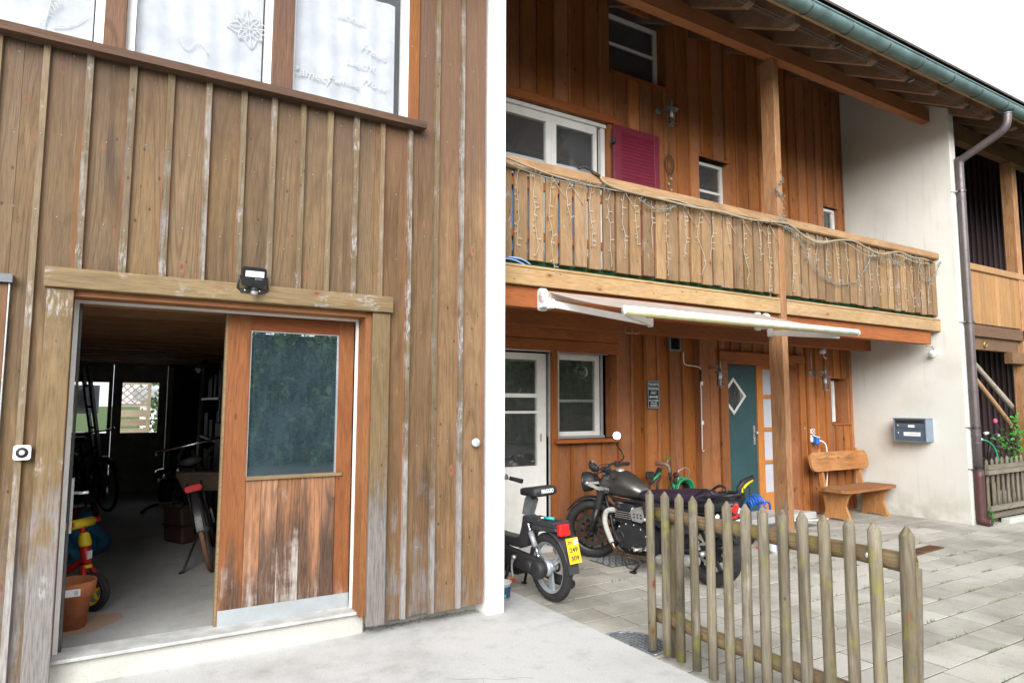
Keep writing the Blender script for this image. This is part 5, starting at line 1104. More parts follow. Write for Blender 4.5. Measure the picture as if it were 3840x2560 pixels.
for k in range(46):
    h = rr.random(); c = Vector((9.2 + rr.gauss(0, .02), 3.97 + rr.gauss(0, .02), .02 + h * .17)); d = Vector((rr.gauss(0, 1), rr.gauss(0, 1), rr.uniform(.0, .8))).normalized() * .035; v = d.cross(Vector((0, 0, 1))).normalized() * .012; m.add([c, c + d * .5 + v, c + d, c + d * .5 - v], [(0, 1, 2, 3)])
m.build('foliage', 'rose_leaf', sp, fix=False); MB().tube([(9.2, 3.97, 0), (9.205, 3.965, .19)], .003, 5).build('stem', 'rose_leaf', sp)
# ---- gratings in the paving
def grating(name, corners, nx, ny, mat, lb, z=.004, bar=.006):
    a, b, c, d = [Vector((*q, z)) for q in corners]; m = MB()
    fr = [a, b, c, d]
    for i in range(4): m.bar(fr[i], fr[(i + 1) % 4], .014, .012)
    for i in range(1, nx): m.bar(a.lerp(b, i / nx), d.lerp(c, i / nx), bar, .010)
    for i in range(1, ny): m.bar(a.lerp(d, i / ny), b.lerp(c, i / ny), bar, .009)
    o = m.build(name, mat); tag(o, lb, 'grating'); MB().add([q - Vector((0, 0, .0035)) for q in fr], [(0, 1, 2, 3)]).build('drain_bed', 'ink', o, fix=False); return o
grating('drain_grating', [(6.70, 3.60), (7.37, 3.64), (7.36, 3.765), (6.69, 3.73)], 26, 5, 'rust', 'long rusty drain grating set in the pavers', .006)
grating('door_grating', [(6.72, 5.06), (7.40, 5.06), (7.40, 5.42), (6.72, 5.42)], 44, 2, 'galv', 'steel foot grating in front of the entrance step', .006)
mt_ = MB()
for i in range(9):
    for j in range(7):
        x, y = 3.98 + i * .075, 4.78 + j * .045; mt_.tube([(x + (.03 if j % 2 else 0) + .034 * math.cos(k * 1.0472), y + .022 * math.sin(k * 1.0472), .008) for k in range(6)], .005, 5, closed=True)
o = mt_.build('grid_mat', 'galv'); tag(o, 'galvanised honeycomb grid mat under the motorcycle', 'mat'); MB().add([(3.93, 4.74, .0025), (4.66, 4.74, .0025), (4.66, 5.08, .0025), (3.93, 5.08, .0025)], [(0, 1, 2, 3)]).build('mat_bed', 'joint', o, fix=False)
dr_ = thing('drain_cover', 'half round steel grid drain cover beside the concrete slab', 'drain cover', (2.78, 3.2, 0)); m = MB(); rad = .21; cy_ = 3.2
m.tube([(2.785, cy_ + rad, .004)] + [(2.785 + rad * math.sin(R(a)), cy_ + rad * math.cos(R(a)), .004) for a in range(0, 181, 9)] + [(2.785, cy_ - rad, .004)], .008, 6)
for k in range(-6, 7):
    y_ = k * .032; xm = math.sqrt(max(0, rad * rad - y_ * y_)); m.bar((2.785, cy_ + y_, .005), (2.785 + xm, cy_ + y_, .005), .007, .012)
for k in range(7):
    x_ = .006 + k * .032; ym = math.sqrt(max(0, rad * rad - x_ * x_)); m.bar((2.785 + x_, cy_ - ym, .004), (2.785 + x_, cy_ + ym, .004), .005, .010)
m.build('grid', 'galv', dr_); MB().add([(2.785, cy_, .0022)] + [(2.785 + rad * math.sin(R(a)), cy_ + rad * math.cos(R(a)), .0022) for a in range(0, 181, 12)], [tuple(range(17))]).build('drain_bed', 'ink', dr_, fix=False)
# ---- cleaning things by the post
pw = thing('pressure_washer', 'black pressure washer with yellow trigger gun standing by the post', 'pressure washer', (5.75, 4.85, 0))
m = MB(); m.prism(rrect(5.52, .10, 5.86, .44, .06), 'Y', 4.78, 5.02); m.prism(rrect(5.56, .40, 5.80, .54, .05), 'Y', 4.80, 4.98); m.build('body', 'blackmat', pw)
for y in (4.77, 5.03): MB().lathe([(0, -.02), (.09, -.02), (.1, 0), (.09, .02), (0, .02)], (5.80, y, .10), (0, 1, 0), 18).build('wheel', 'rubber', pw)
MB().box((5.55, 4.776, .30), (5.84, 4.781, .34)).build('stripe', 'redp', pw)
MB().tube([(5.60, 4.72, .50), (5.585, 4.70, .60), (5.64, 4.70, .655), (5.80, 4.70, .70)], [.022, .026, .028, .026], 10).tube([(5.785, 4.70, .715), (5.80, 4.70, .66)], .016, 8).build('gun', 'blackmat', pw); MB().tube([(5.635, 4.685, .60), (5.70, 4.685, .645), (5.775, 4.685, .672)], .014, 8).box((5.615, 4.69, .555), (5.635, 4.71, .615)).build('trigger', 'yellowp', pw)
MB().tube(smooth_path([(5.66, 4.70, .60), (5.72, 4.69, .605), (5.735, 4.69, .56), (5.72, 4.69, .42)], 5), .007, 7).build('hose', 'ink', pw)
sp_ = thing('spiral_hose', 'bright blue spiral hose hanging off the pressure washer', 'hose', (5.85, 4.65, 0)); m = MB(); P = []
for k in range(150):
    a = k * .62; t = k / 149; ax = smooth_path([(5.66, 4.66, .43), (5.76, 4.66, .48), (5.85, 4.66, .46), (5.86, 4.64, .36), (5.82, 4.62, .26), (5.80, 4.6, .14)], 30)[min(149, int(t * 149))]
    r_ = .048 * (1 if t < .5 else .85); P.append(ax + (Vector((0, math.cos(a), math.sin(a))) if t < .45 else Vector((math.cos(a), math.sin(a), .25 * math.sin(a)))) * r_)
m.tube(P, .0065, 6); m.tube(smooth_path([(5.86, 4.66, .44), (5.96, 4.66, .44), (6.0, 4.66, .42), (6.01, 4.66, .36)], 5), .012, 8); m.build('hose', 'blue', sp_)
bk_ = thing('bucket', 'small white bucket with blue label by the post', 'bucket', (5.70, 4.38, 0)); MB().lathe([(0, 0), (.052, 0), (.062, .12), (.066, .122), (.066, .13), (0, .128)], (5.70, 4.38, 0), seg=22).build('body', 'whitep', bk_); MB().lathe([(.0545, .025), (.0615, .095)], (5.70, 4.38, 0), seg=22).build('label_band', 'signwhite', bk_)
for k in range(3): MB().box((5.655, 4.322 - .001 * k, .04 + .02 * k), (5.70, 4.326, .05 + .02 * k)).build('print', 'blue', bk_)
cn_ = thing('traffic_cone', 'small orange and white traffic cone behind the white bucket', 'cone', (5.80, 4.55, 0)); MB().lathe([(.06, .012), (.036, .10)], (5.80, 4.55, 0), seg=18).box((5.72, 4.47, 0), (5.88, 4.63, .014)).lathe([(.02, .17), (.012, .21), (0, .21)], (5.80, 4.55, 0), seg=18).build('body', flat('orange_red_plastic', (.75, .07, .02), .5), cn_); MB().lathe([(.0365, .0995), (.02, .17)], (5.80, 4.55, 0), seg=18).build('white_band', 'whitep', cn_)
pc = thing('paint_pail', 'translucent plastic pail with a bright label at the foot of the white pier', 'pail', (2.60, 4.42, 0)); c_ = (2.60, 4.42, 0); MB().lathe([(0, 0), (.06, 0), (.072, .12), (.076, .122), (.076, .13), (.071, .13), (.06, .01), (0, .01)], c_, seg=22).build('body', flat('milky_plastic', (.55, .58, .58), .3), pc); MB().lathe([(.0625, .02), (.071, .10)], c_, seg=22).build('label_band', flat('navy_label', (.03, .06, .14), .4), pc)
MB().box((2.535, 4.352, .03), (2.60, 4.362, .05)).build('label_stripe', 'teal', pc); MB().lathe([(.014, 0), (.014, .003), (0, .003)], (2.565, 4.359, .075), (-.3, -1, 0), 12).build('label_dot', 'yellowp', pc)
o = MB().box((2.82, 4.79, .0), (2.95, 4.85, .03), ch=.004).build('orange_brush', flat('orange_handle', (.75, .18, .02), .4)); tag(o, 'orange handled brush lying on the pavers behind the pail', 'brush')
# ---- motorcycle (x forward, y left, z up from the rear contact patch)
def wheel(parent, s, z, R_, wt, rimr, mats, spokes, hubr, yaw=None, disc=None, tread=True, spoke_w=.018, dbl=False):
    """tyre, rim with spokes, brake disc as one wheel part with its own sub-parts"""
    X = Matrix.Identity(4) if yaw is None else yaw
    def fin(m, name, mat, par): m.xf(X); return m.build(name, mat, par)
    prof = [(rimr, -wt * .36), (rimr + .012, -wt * .46), (R_ - .042, -wt * .5), (R_ - .02, -wt * .43), (R_ - .006, -wt * .25), (R_, 0), (R_ - .006, wt * .25), (R_ - .02, wt * .43), (R_ - .042, wt * .5), (rimr + .012, wt * .46), (rimr, wt * .36)]
    m = MB(); m.lathe(prof, (s, 0, z), (0, 1, 0), 44)
    if tread:
        for k in range(36):
            a = 2 * math.pi * k / 36
            for sg_ in (-1, 1):
                p = Vector((s + math.cos(a) * (R_ - .006), sg_ * wt * .16, z + math.sin(a) * (R_ - .006))); q = Vector((s + math.cos(a + .07) * (R_ - .015), sg_ * wt * .42, z + math.sin(a + .07) * (R_ - .015))); m.bar(p, q, .004, .006, up=(math.cos(a), 0, math.sin(a)))
    w = fin(m, 'wheel', 'rubber', parent)
    m = MB(); m.lathe([(rimr + .004, -wt * .36), (rimr - .012, -wt * .32), (rimr - .02, -wt * .1), (rimr - .02, wt * .1), (rimr - .012, wt * .32), (rimr + .004, wt * .36)], (s, 0, z), (0, 1, 0), 40)
    m.lathe([(0, -wt * .4), (hubr, -wt * .38), (hubr, wt * .38), (0, wt * .4)], (s, 0, z), (0, 1, 0), 20)
    for k in range(spokes):
        a = 2 * math.pi * k / spokes + .45
        for off in ((-.014, .014) if dbl else (0,)):
            t_ = Vector((-math.sin(a), 0, math.cos(a))); d_ = Vector((math.cos(a), 0, math.sin(a))); o_ = Vector((s, 0, z))
            m.bar(o_ + d_ * hubr * .8 + t_ * off * .6, o_ + d_ * (rimr - .012) + t_ * off, spoke_w, wt * .28, up=t_)
    fin(m, 'rim', mats, w)
    if disc:
        m = MB(); y = disc[1]
        for r0, r1 in ((disc[0] * .72, disc[0]), (disc[0] * .42, disc[0] * .5)):
            n = 40; vs = []
            for yy in (y, y + .005):
                for rr_ in (r0, r1): vs += [(s + rr_ * math.cos(2 * math.pi * k / n), yy, z + rr_ * math.sin(2 * math.pi * k / n)) for k in range(n)]
            m.add(vs, [(k, (k + 1) % n, n + (k + 1) % n, n + k) for k in range(n)] + [(2 * n + k, 3 * n + k, 3 * n + (k + 1) % n, 2 * n + (k + 1) % n) for k in range(n)] + [(n + k, n + (k + 1) % n, 3 * n + (k + 1) % n, 3 * n + k) for k in range(n)] + [(k, 2 * n + k, 2 * n + (k + 1) % n, (k + 1) % n) for k in range(n)])
        for k in range(8):
            a = k * .785; m.bar((s + disc[0] * .48 * math.cos(a), y + .003, z + disc[0] * .48 * math.sin(a)), (s + disc[0] * .74 * math.cos(a + .2), y + .003, z + disc[0] * .74 * math.sin(a + .2)), .016, .006, up=(0, 1, 0))
        fin(m, 'brake_disc', 'darksteel', w)
    return w
def sring(x, zc, hw, hh, n=20, e=2.4, yc=0, zs=1.):
    out = []
    for k in range(n):
        a = 2 * math.pi * k / n; c_, s_ = math.cos(a), math.sin(a)
        y = math.copysign(abs(c_) ** (2 / e), c_) * hw; z = math.copysign(abs(s_) ** (2 / e), s_) * hh
        if z < 0: y *= zs
        out.append(Vector((x, yc + y, zc + z)))
    return out
mo = thing('motorcycle', 'dark graphite roadster motorcycle on its side stand behind the picket fence', 'motorcycle', (4.255, 3.86, 0), (R(-5.0), 0, R(95.2)))
RW = .276; FB = 1.325
wheel(mo, 0, RW, RW, .125, .185, 'black', 10, .05, None, (.105, -.07), True, .014)
# front assembly turned left about the steering head
STEER = Matrix.Translation((1.20, 0, 0)) @ Matrix.Rotation(R(33), 4, 'Z') @ Matrix.Translation((-1.20, 0, 0))
def fp(m, name, mat, par=None): m.xf(STEER); return m.build(name, mat, par or mo)
wheel(mo, FB, RW, RW, .088, .205, 'black', 10, .035, STEER, (.15, .055), True, .011)
m = MB()
for y in (-.085, .085): m.tube([(1.17, y, .73), (1.205, y, .62)], .020, 12, 1); m.tube([(1.243, y, .50), (FB + .005, y, RW - .02)], .027, 12); m.lathe([(.03, 0), (.03, .04), (0, .045)], (FB + .005, y - .018, RW - .02), (0, 1, 0), 12)
fp(m, 'fork', ['black', 'chrome'])
m = MB()
for y in (-.085, .085):
    P = [(1.196 + .05 * t, y, .645 - .155 * t) for t in [i / 18 for i in range(19)]]; m.tube(P, [.031 + .004 * (i % 2) for i in range(19)], 12)
fp(m, 'fork_gaiter', 'rubber')
m = MB(); m.prism([(1.13, -.105), (1.21, -.105), (1.23, 0), (1.21, .105), (1.13, .105)], 'Z', .725, .75).prism([(1.16, -.105), (1.24, -.105), (1.26, 0), (1.24, .105), (1.16, .105)], 'Z', .62, .65); fp(m, 'triple_clamp', 'black')
m = MB(); n_ = 16
m.loft([[Vector((FB + (RW + .018) * math.cos(R(a)), .052 * math.cos(R(t)), RW + (RW + .018 + .022 * math.sin(R(t))) * math.sin(R(a)))) for t in range(0, 181, 18)] + [Vector((FB + (RW + .010) * math.cos(R(a)), .048 * math.cos(R(t)), RW + (RW + .010 + .018 * math.sin(R(t))) * math.sin(R(a)))) for t in range(180, -1, -18)] for a in range(38, 150, 7)]); m.bar((FB - .05, .06, RW + .29), (1.25, .08, .50), .02, .012); m.bar((FB - .05, -.06, RW + .29), (1.25, -.08, .50), .02, .012); fp(m, 'front_fender', 'black')
m = MB(); m.lathe([(0, -.105), (.03, -.10), (.066, -.07), (.088, -.02), (.094, .03), (.090, .045)], (1.33, 0, .725), (1, 0, -.05), 26); hl = fp(m, 'headlight', 'blackmat')
fp(MB().lathe([(.092, .04), (.096, .05), (.090, .056)], (1.33, 0, .725), (1, 0, -.05), 26), 'rim', 'black', hl); fp(MB().lathe([(.09, .05), (.06, .066), (0, .072)], (1.33, 0, .725), (1, 0, -.05), 24), 'lens', 'clearlens', hl)
m = MB()
for y in (-.10, .10): m.bar((1.19, y * .9, .66), (1.33, y, .725), .012, .03); m.bar((1.185, y * .9, .73), (1.33, y, .725), .012, .022); m.lathe([(0, -.008), (.018, -.008), (.018, .008), (0, .01)], (1.33, y, .725), (0, 1, 0), 12)
fp(m, 'headlight_bracket', 'steel')
m = MB(); m.lathe([(0, -.035), (.04, -.03), (.062, .0), (.064, .018), (.058, .022), (0, .022)], (1.275, .01, .865), (-.75, 0, .66), 22); gg2 = fp(m, 'gauge', 'blackmat'); fp(MB().lathe([(.056, .0225), (0, .026)], (1.275, .01, .865), (-.75, 0, .66), 22), 'dial', 'signblue', gg2)
m = MB()
for k in range(9):
    a = R(150 - k * 30 + 60); c = Vector((1.275, .01, .865)) + Vector((-.75, 0, .66)) * .0275; ux = Vector((0, 1, 0)); uy = Vector((.66, 0, .75)); m.bar(c + (ux * math.cos(a) + uy * math.sin(a)) * .038, c + (ux * math.cos(a) + uy * math.sin(a)) * .05, .004, .002)
fp(m, 'dial_marks', 'signwhite', gg2)
m = MB(); m.tube(smooth_path([(1.02, .345, .835), (1.07, .25, .855), (1.13, .13, .865), (1.165, .05, .83), (1.165, -.05, .83), (1.13, -.13, .865), (1.07, -.25, .855), (1.02, -.345, .835)], 6), .0125, 10); hb = fp(m, 'handlebar', 'black')
m = MB()
for y in (-1, 1): m.tube([(1.085, y * .22, .852), (1.01, y * .36, .832)], .019, 10)
fp(m, 'grip', 'rubber', hb)
m = MB()
for y in (-1, 1): m.box((1.065, y * .20 - .02, .83), (1.115, y * .20 + .02, .885), ch=.006); m.tube([(1.11, y * .2, .855), (1.115, y * .25, .84), (1.06, y * .37, .825)], [.007, .006, .005], 6)
m.tube(smooth_path([(1.15, .04, .83), (1.27, .05, .78), (1.22, .03, .6)], 5), .006, 6); m.tube(smooth_path([(1.12, .18, .86), (1.23, .12, .85), (1.26, .05, .7)], 5), .005, 6); m.tube(smooth_path([(1.12, -.18, .86), (1.26, -.10, .84), (1.24, -.04, .62)], 5), .005, 6); m.box((1.12, .05, .83), (1.19, .1, .875), ch=.008); fp(m, 'controls', 'blackmat', hb)
fp(MB().box((1.06, -.225, .885), (1.09, -.19, .897), ch=.003), 'kill_switch', 'redp', hb); m = MB()
for y in (-.045, .045): m.lathe([(0, -.03), (.02, -.03), (.022, .03), (0, .032)], (1.165, y, .80), (0, 0, 1), 12)
fp(m, 'riser', 'chrome', hb)
m = MB(); m.tube(smooth_path([(1.08, -.23, .87), (1.04, -.30, .90), (1.06, -.315, .96), (1.09, -.285, 1.02), (1.09, -.27, 1.05)], 5), .008, 8); mir = fp(m, 'mirror', 'black'); mc = Vector((1.085, -.265, 1.125)); mn = Vector((-.37, .915, .28))
fp(MB().lathe([(0, -.02), (.036, -.018), (.048, -.004), (.048, .006), (.037, .0055)], mc, mn, 24), 'mirror_shell', 'black', mir); fp(MB().lathe([(.037, .004), (0, .0045)], mc, mn, 24), 'mirror_glass', flat('mirror', (.75, .76, .78), .02, 1., var=0, bs=0), mir)
# tank
m = MB(); m.loft([sring(x, z, hw, hh, 24, 2.3, 0, .82) for x, z, hw, hh in ((.655, .672, .03, .02), (.67, .675, .07, .045), (.74, .69, .102, .080), (.82, .71, .122, .106), (.90, .725, .134, .120), (.99, .734, .136, .123), (1.07, .727, .125, .114), (1.12, .716, .105, .096), (1.15, .705, .075, .07), (1.16, .695, .03, .03))]); tk = m.build('tank', 'tank', mo)
MB().lathe([(0, .024), (.026, .024), (.03, .018), (.038, .014), (.042, .004), (.042, -.004)], (.955, 0, .846), (0, 0, 1), 20).build('filler_cap', 'steel', tk)
text('TRIUMPH', .042, 'grayframe', tk, frame_m((1.045, .1300, .69), (-1, .14, .0), (0, .12, 1)), width=.135, bold=.0006)
MB().tube([(1.0, .131, .665), (1.03, .13, .655), (1.07, .124, .668)], .002, 4).build('emblem_swoosh', 'grayframe', tk)
# seat, tail, rack
m = MB(); m.loft([sring(x, z, hw, hh, 20, 3.0) for x, z, hw, hh in ((.70, .645, .05, .03), (.66, .655, .08, .045), (.5, .665, .105, .055), (.36, .675, .12, .058), (.22, .695, .122, .06), (.08, .71, .115, .055), (-.02, .715, .10, .045), (-.08, .715, .07, .03))])
for q in m.v: q.z += .006 * math.sin(q.x * 31 + q.y * 19) * math.sin(q.y * 23 - q.x * 11)
m.build('seat', 'vinyl', mo)
MB().loft([sring(x, z, hw, hh, 16, 2.6) for x, z, hw, hh in ((.20, .62, .085, .05), (.05, .635, .085, .06), (-.08, .65, .08, .06), (-.2, .665, .065, .045), (-.27, .68, .04, .02))]).build('tail', 'black', mo)
MB().loft([[Vector(((RW + .035) * math.cos(R(a)), .072 * math.cos(R(t)), RW + (RW + .035 + .012 * math.sin(R(t))) * math.sin(R(a)))) for t in range(0, 181, 20)] + [Vector(((RW + .029) * math.cos(R(a)), .068 * math.cos(R(t)), RW + (RW + .029 + .010 * math.sin(R(t))) * math.sin(R(a)))) for t in range(180, -1, -20)] for a in range(70, 165, 8)]).build('rear_fender', 'blackmat', mo)
MB().tube(smooth_path([(.06, .10, .68), (.02, .10, .745), (-.06, .098, .79), (-.12, .095, .775), (-.13, .09, .74)], 6), .0105, 9).tube(smooth_path([(.06, -.10, .68), (.02, -.10, .745), (-.06, -.098, .79), (-.12, -.095, .775), (-.13, -.09, .74)], 6), .0105, 9).tube(smooth_path([(.04, .09, .715), (-.08, .095, .735), (-.22, .09, .755), (-.275, .05, .76), (-.285, 0, .76), (-.275, -.05, .76), (-.22, -.09, .755), (-.08, -.095, .735), (.04, -.09, .715)], 5), .0105, 9).tube([(-.13, .09, .742), (-.13, -.09, .742)], .008, 8).build('luggage_rack', 'black', mo)
tl = MB().lathe([(0, -.02), (.03, -.02), (.04, .0), (.045, .04), (.042, .044)], (-.215, 0, .655), (-1, 0, -.05), 20).build('tail_light', 'blackmat', mo); MB().lathe([(.044, .03), (.043, .05), (.03, .058), (0, .06)], (-.215, 0, .655), (-1, 0, -.05), 20).build('lens', 'red', tl)
for y in (-.14, .14):
    i_ = MB().tube([(-.16, y * .3, .60), (-.17, y * .85, .598)], .008, 8).lathe([(0, -.03), (.02, -.028), (.026, -.01), (.026, .014)], (-.18, y, .598), (-1, 0, 0), 16).build('indicator', 'blackmat', mo); MB().lathe([(.0255, .012), (.02, .022), (0, .026)], (-.18, y, .598), (-1, 0, 0), 16).build('lens', 'clearlens', i_)
MB().bar((-.2, 0, .62), (-.285, 0, .50), .04, .01).bar((-.21, 0, .60), (-.24, 0, .55), .1, .02).build('plate_holder', 'blackmat', mo); np2 = MB().bar((-.262, 0, .56), (-.312, 0, .455), .17, .003).build('number_plate', 'whitep', mo); MB().box((-.25, -.035, .572), (-.235, .035, .59)).build('reflector', 'red', mo)
for k, t_ in enumerate((.25, .65)): MB().bar(Vector((-.265, 0, .56)).lerp(Vector((-.315, 0, .455)), t_), Vector((-.265, 0, .56)).lerp(Vector((-.315, 0, .455)), t_ + .22), .10, .002).build('print', 'ink', np2)
# engine
m = MB(); m.prism(rrect(.45, .15, .92, .42, .09, 5), 'Y', -.11, .11); m.prism(rrect(.50, .36, .86, .44, .03), 'Y', -.10, .10); m.build('crankcase', 'black', mo)
cp_ = [(.945, .30), (.93, .24), (.87, .195), (.78, .175), (.66, .18), (.58, .205), (.545, .26), (.56, .33), (.62, .385), (.70, .415), (.80, .41), (.89, .375)]
m = MB(); m.prism(cp_, 'Y', .108, .135); c2 = [((x - .74) * .9 + .74, (z - .29) * .9 + .29) for x, z in cp_]; m.prism(c2, 'Y', .135, .150); m.lathe([(.058, 0), (.056, .006), (.04, .008), (.038, .004), (0, .004)], (.875, .150, .285), (0, 1, 0), 22); ec = m.build('engine_cover', 'blackmat', mo)
m = MB()
for x, z in cp_: m.lathe([(.008, 0), (.008, .006), (0, .008)], ((x - .74) * .955 + .74, .135, (z - .29) * .955 + .29), (0, 1, 0), 8)
m.build('cover_bolt', 'steel', ec)
m = MB()
for k in range(6): m.box((.745, -.135, .415 + k * .018), (.925, .135, .424 + k * .018))
m.box((.765, -.12, .41), (.905, .12, .53)); m.build('cylinder', 'blackmat', mo)
m = MB()
for k in range(4): m.box((.742, -.138, .452 + k * .018), (.928, .138, .4575 + k * .018), ch=.002)
m.build('cooling_fin', 'steel', mo); MB().prism(rrect(.74, .525, .935, .575, .02), 'Y', -.13, .13).lathe([(.02, 0), (.016, .012), (0, .014)], (.88, .13, .55), (0, 1, 0), 12).build('cylinder_head', 'blackmat', mo)
MB().prism([(.73, .44), (.745, .53), (.66, .565), (.60, .55), (.585, .46), (.62, .435)], 'Y', .06, .125).lathe([(.034, 0), (.034, .05)], (.67, .09, .50), (-1, 0, 0), 14).tube([(.74, .09, .53), (.88, .10, .56), (.95, .1, .55)], .022, 10).build('carburettor', 'steel', mo)
m = MB()
for x, z in ((.70, .47), (.66, .47), (.62, .47)):
    for d in (0, .025): m.box((x - .008, .125, z + d), (x + .008, .127, z + d + .014))
m.build('carburettor_slots', 'ink', mo)
MB().prism(rrect(.40, .44, .60, .63, .05), 'Y', -.12, .12).build('air_box', 'blackmat', mo); MB().box((.50, .1205, .46), (.62, .123, .482)).build('side_badge', 'signwhite', mo)
for sgn in (1, -1):
    y = .115 * sgn
    MB().tube(smooth_path([(.925, y * .85, .50), (.985, y, .505), (1.04, y * 1.15, .48), (1.055, y * 1.25, .41), (1.03, y * 1.35, .34), (.96, y * 1.45, .22)], 6), .0235, 12).build('wrapped_header', 'wrap', mo)
    if sgn > 0: 
        cl = MB(); 
        for k in range(3): cl.lathe([(.028, 0), (.028, .01)], (.945 + k * .022, y * (.86 + .04 * k), .5025 - .002 * k), (1, .1, 0), 14)
        cl.build('header_clamp', 'steel', mo)
    MB().tube(smooth_path([(.955, y * 1.45, .215), (.91, y * 1.5, .165), (.83, y * 1.52, .145), (.6, y * 1.5, .15), (.42, y * 1.55, .17)], 6), .022, 12).build('exhaust_pipe', flat('heat_tinted_steel', (.30, .22, .15), .3, 1., var=.3), mo)
    MB().tube([(.44, y * 1.55, .168), (.38, y * 1.6, .18), (.05, y * 1.75, .235), (-.02, y * 1.77, .247)], [.024, .044, .046, .036], 16).build('muffler', 'steel', mo)
# frame, swing arm, shocks
m = MB()
for y in (-.08, .08):
    m.tube(smooth_path([(1.15, y * .3, .66), (1.0, y * .8, .60), (.75, y, .60), (.4, y, .62), (.1, y, .64), (-.12, y, .66)], 5), .015, 8); m.tube(smooth_path([(1.15, y * .3, .62), (1.04, y, .42), (.93, y, .17), (.7, y, .145), (.48, y, .16), (.40, y, .3), (.38, y, .55)], 5), .015, 8)
    m.tube([(.44, y * 1.1, .27), (0, y * 1.2, RW)], .019, 8)
m.tube(smooth_path([(1.01, .11, .46), (.99, .12, .38), (.95, .12, .2)], 4), .012, 8); m.lathe([(0, -.01), (.035, -.01), (.035, .02), (0, .022)], (.985, .10, .40), (0, 1, 0), 14); m.build('frame', 'black', mo)
m = MB()
for y in (-.12, .12):
    m = MB(); p, q = Vector((.02, y, RW + .03)), Vector((.16, y, .60)); m.tube([p, q], .015, 8, 1)
    P = [p.lerp(q, .15 + .7 * k / 60) + Vector((.024 * math.cos(k * .73), .024 * math.sin(k * .73), 0)) for k in range(61)]; m.tube(P, .005, 5, 1)
    m.build('shock_absorber', ['black', 'steel'], mo)
MB().prism([(.46, .285), (.46, .265), (-.06, .235), (-.07, .32), (.0, .335)], 'Y', .068, .078).build('chain_guard', 'black', mo); MB().lathe([(.06, -.004), (.085, -.004), (.085, .004), (.06, .004)], (0, .062, RW), (0, 1, 0), 28).lathe([(0, .0), (.022, 0), (.022, .05), (0, .055)], (0, .08, RW), (0, 1, 0), 14).build('sprocket', 'steel', mo)
m = MB(); m.prism(rrect(.0, .45, .40, .625, .06, 5), 'Y', .135, .215)
for q in m.v: q.y += .012 * math.sin(q.x * 12) if q.y > .2 else 0
sb = m.build('side_bag', 'blackmat', mo); MB().prism(rrect(.03, .50, .37, .62, .05, 5), 'Y', .2151, .222).lathe([(.05, 0), (.05, .006), (.04, .008), (0, .006)], (.26, .222, .545), (0, 1, 0), 20).build('bag_flap', 'black', sb); MB().bar((.085, .224, .585), (.11, .224, .55), .02, .003).bar((.06, .224, .575), (.085, .224, .545), .012, .003).build('bag_print', 'redp', sb)
m = MB(); m.prism(rrect(.0, .45, .38, .62, .06, 5), 'Y', -.215, -.135); m.build('side_bag', 'blackmat', mo)
# side stand points down on the left whatever the lean
ss_ = MB(); ss_.tube([(.60, .11, .165), (.655, .225, .036)], .012, 8); ss_.bar((.63, .235, .03), (.69, .225, .028), .035, .012, up=(0, 0, 1)); ss_.tube(smooth_path([(.655, .215, .05), (.70, .255, .07), (.72, .265, .12)], 5), .006, 6); ss_.build('side_stand', 'black', mo)
MB().tube([(.62, .10, .215), (.62, .24, .225)], .012, 8).tube([(.62, .15, .2), (.72, .16, .215)], .008, 8).box((.55, .12, .2), (.66, .14, .25), ch=.006).build('foot_peg', 'steel', mo)
for y in (.2,): MB().lathe([(0, -.0), (.022, 0), (.022, .03), (0, .034)], (.36, .12, .42), (0, 1, 0), 14).build('bolt_cap', 'steel', mo)
# ---- moped
mp_ = thing('moped', 'dark gray step-through moped with yellow number plate beside the white pier', 'moped', (2.895, 4.185, 0), (R(-3), 0, R(92)))
mw = wheel(mp_, 0, .25, .25, .068, .185, 'wheelgray', 3, .045, None, None, True, .02, True)
wheel(mp_, 1.0, .25, .25, .062, .185, 'wheelgray', 3, .04, Matrix.Translation((.93, 0, 0)) @ Matrix.Rotation(R(12), 4, 'Z') @ Matrix.Translation((-.93, 0, 0)), None, True, .02, True)
body = [(.27, .60), (.235, .60), (.15, .585), (-.14, .575), (-.155, .53), (.12, .505), (.20, .46), (.235, .37), (.33, .335), (.60, .325), (.80, .33), (.86, .36), (.90, .48), (.955, .68), (.93, .70), (.90, .695), (.855, .58), (.80, .45), (.74, .41), (.62, .405), (.40, .41), (.335, .43), (.30, .50)]
m = MB(); m.prism(body, 'Y', -.052, .052); bd_ = m.build('body', 'gray_body', mp_); md = bd_.modifiers.new('soft', 'BEVEL'); md.width = .012; md.segments = 2; md.limit_method = 'ANGLE'; md.angle_limit = R(40)
MB().prism([(.62, .415), (.74, .42), (.81, .46), (.865, .60), (.91, .70), (.945, .70), (.90, .56), (.85, .43), (.76, .385), (.62, .385)], 'Y', .0525, .0605).build('trim', 'black', bd_)
m = MB(); m.tube([(.27, .0, .60), (.255, 0, .68)], .022, 10); m.prism([(.31, .60), (.22, .60), (.155, .725), (.22, .765), (.265, .72)], 'Y', -.028, .028); m.build('seat_stem', 'galv', mp_)
m = MB()
sr = [(.31, .775, .035, .022), (.29, .775, .05, .028), (.22, .782, .068, .032), (.14, .792, .092, .036), (.08, .800, .108, .038), (.03, .802, .108, .038), (.012, .802, .10, .030)]
m.loft([sring(x, z, hw, hh, 20, 4.0) for x, z, hw, hh in sr]); st_ = m.build('saddle', 'blackmat', mp_)
text('PIAGGIO', .042, 'whitep', st_, frame_m((.0095, -.012, .803), (0, -1, 0), (0, 0, 1)), width=.11, bold=.001)
m = MB()
for k in range(5): m.box((-.15, -.065 + k * .028, .582), (.20, -.053 + k * .028, .592))
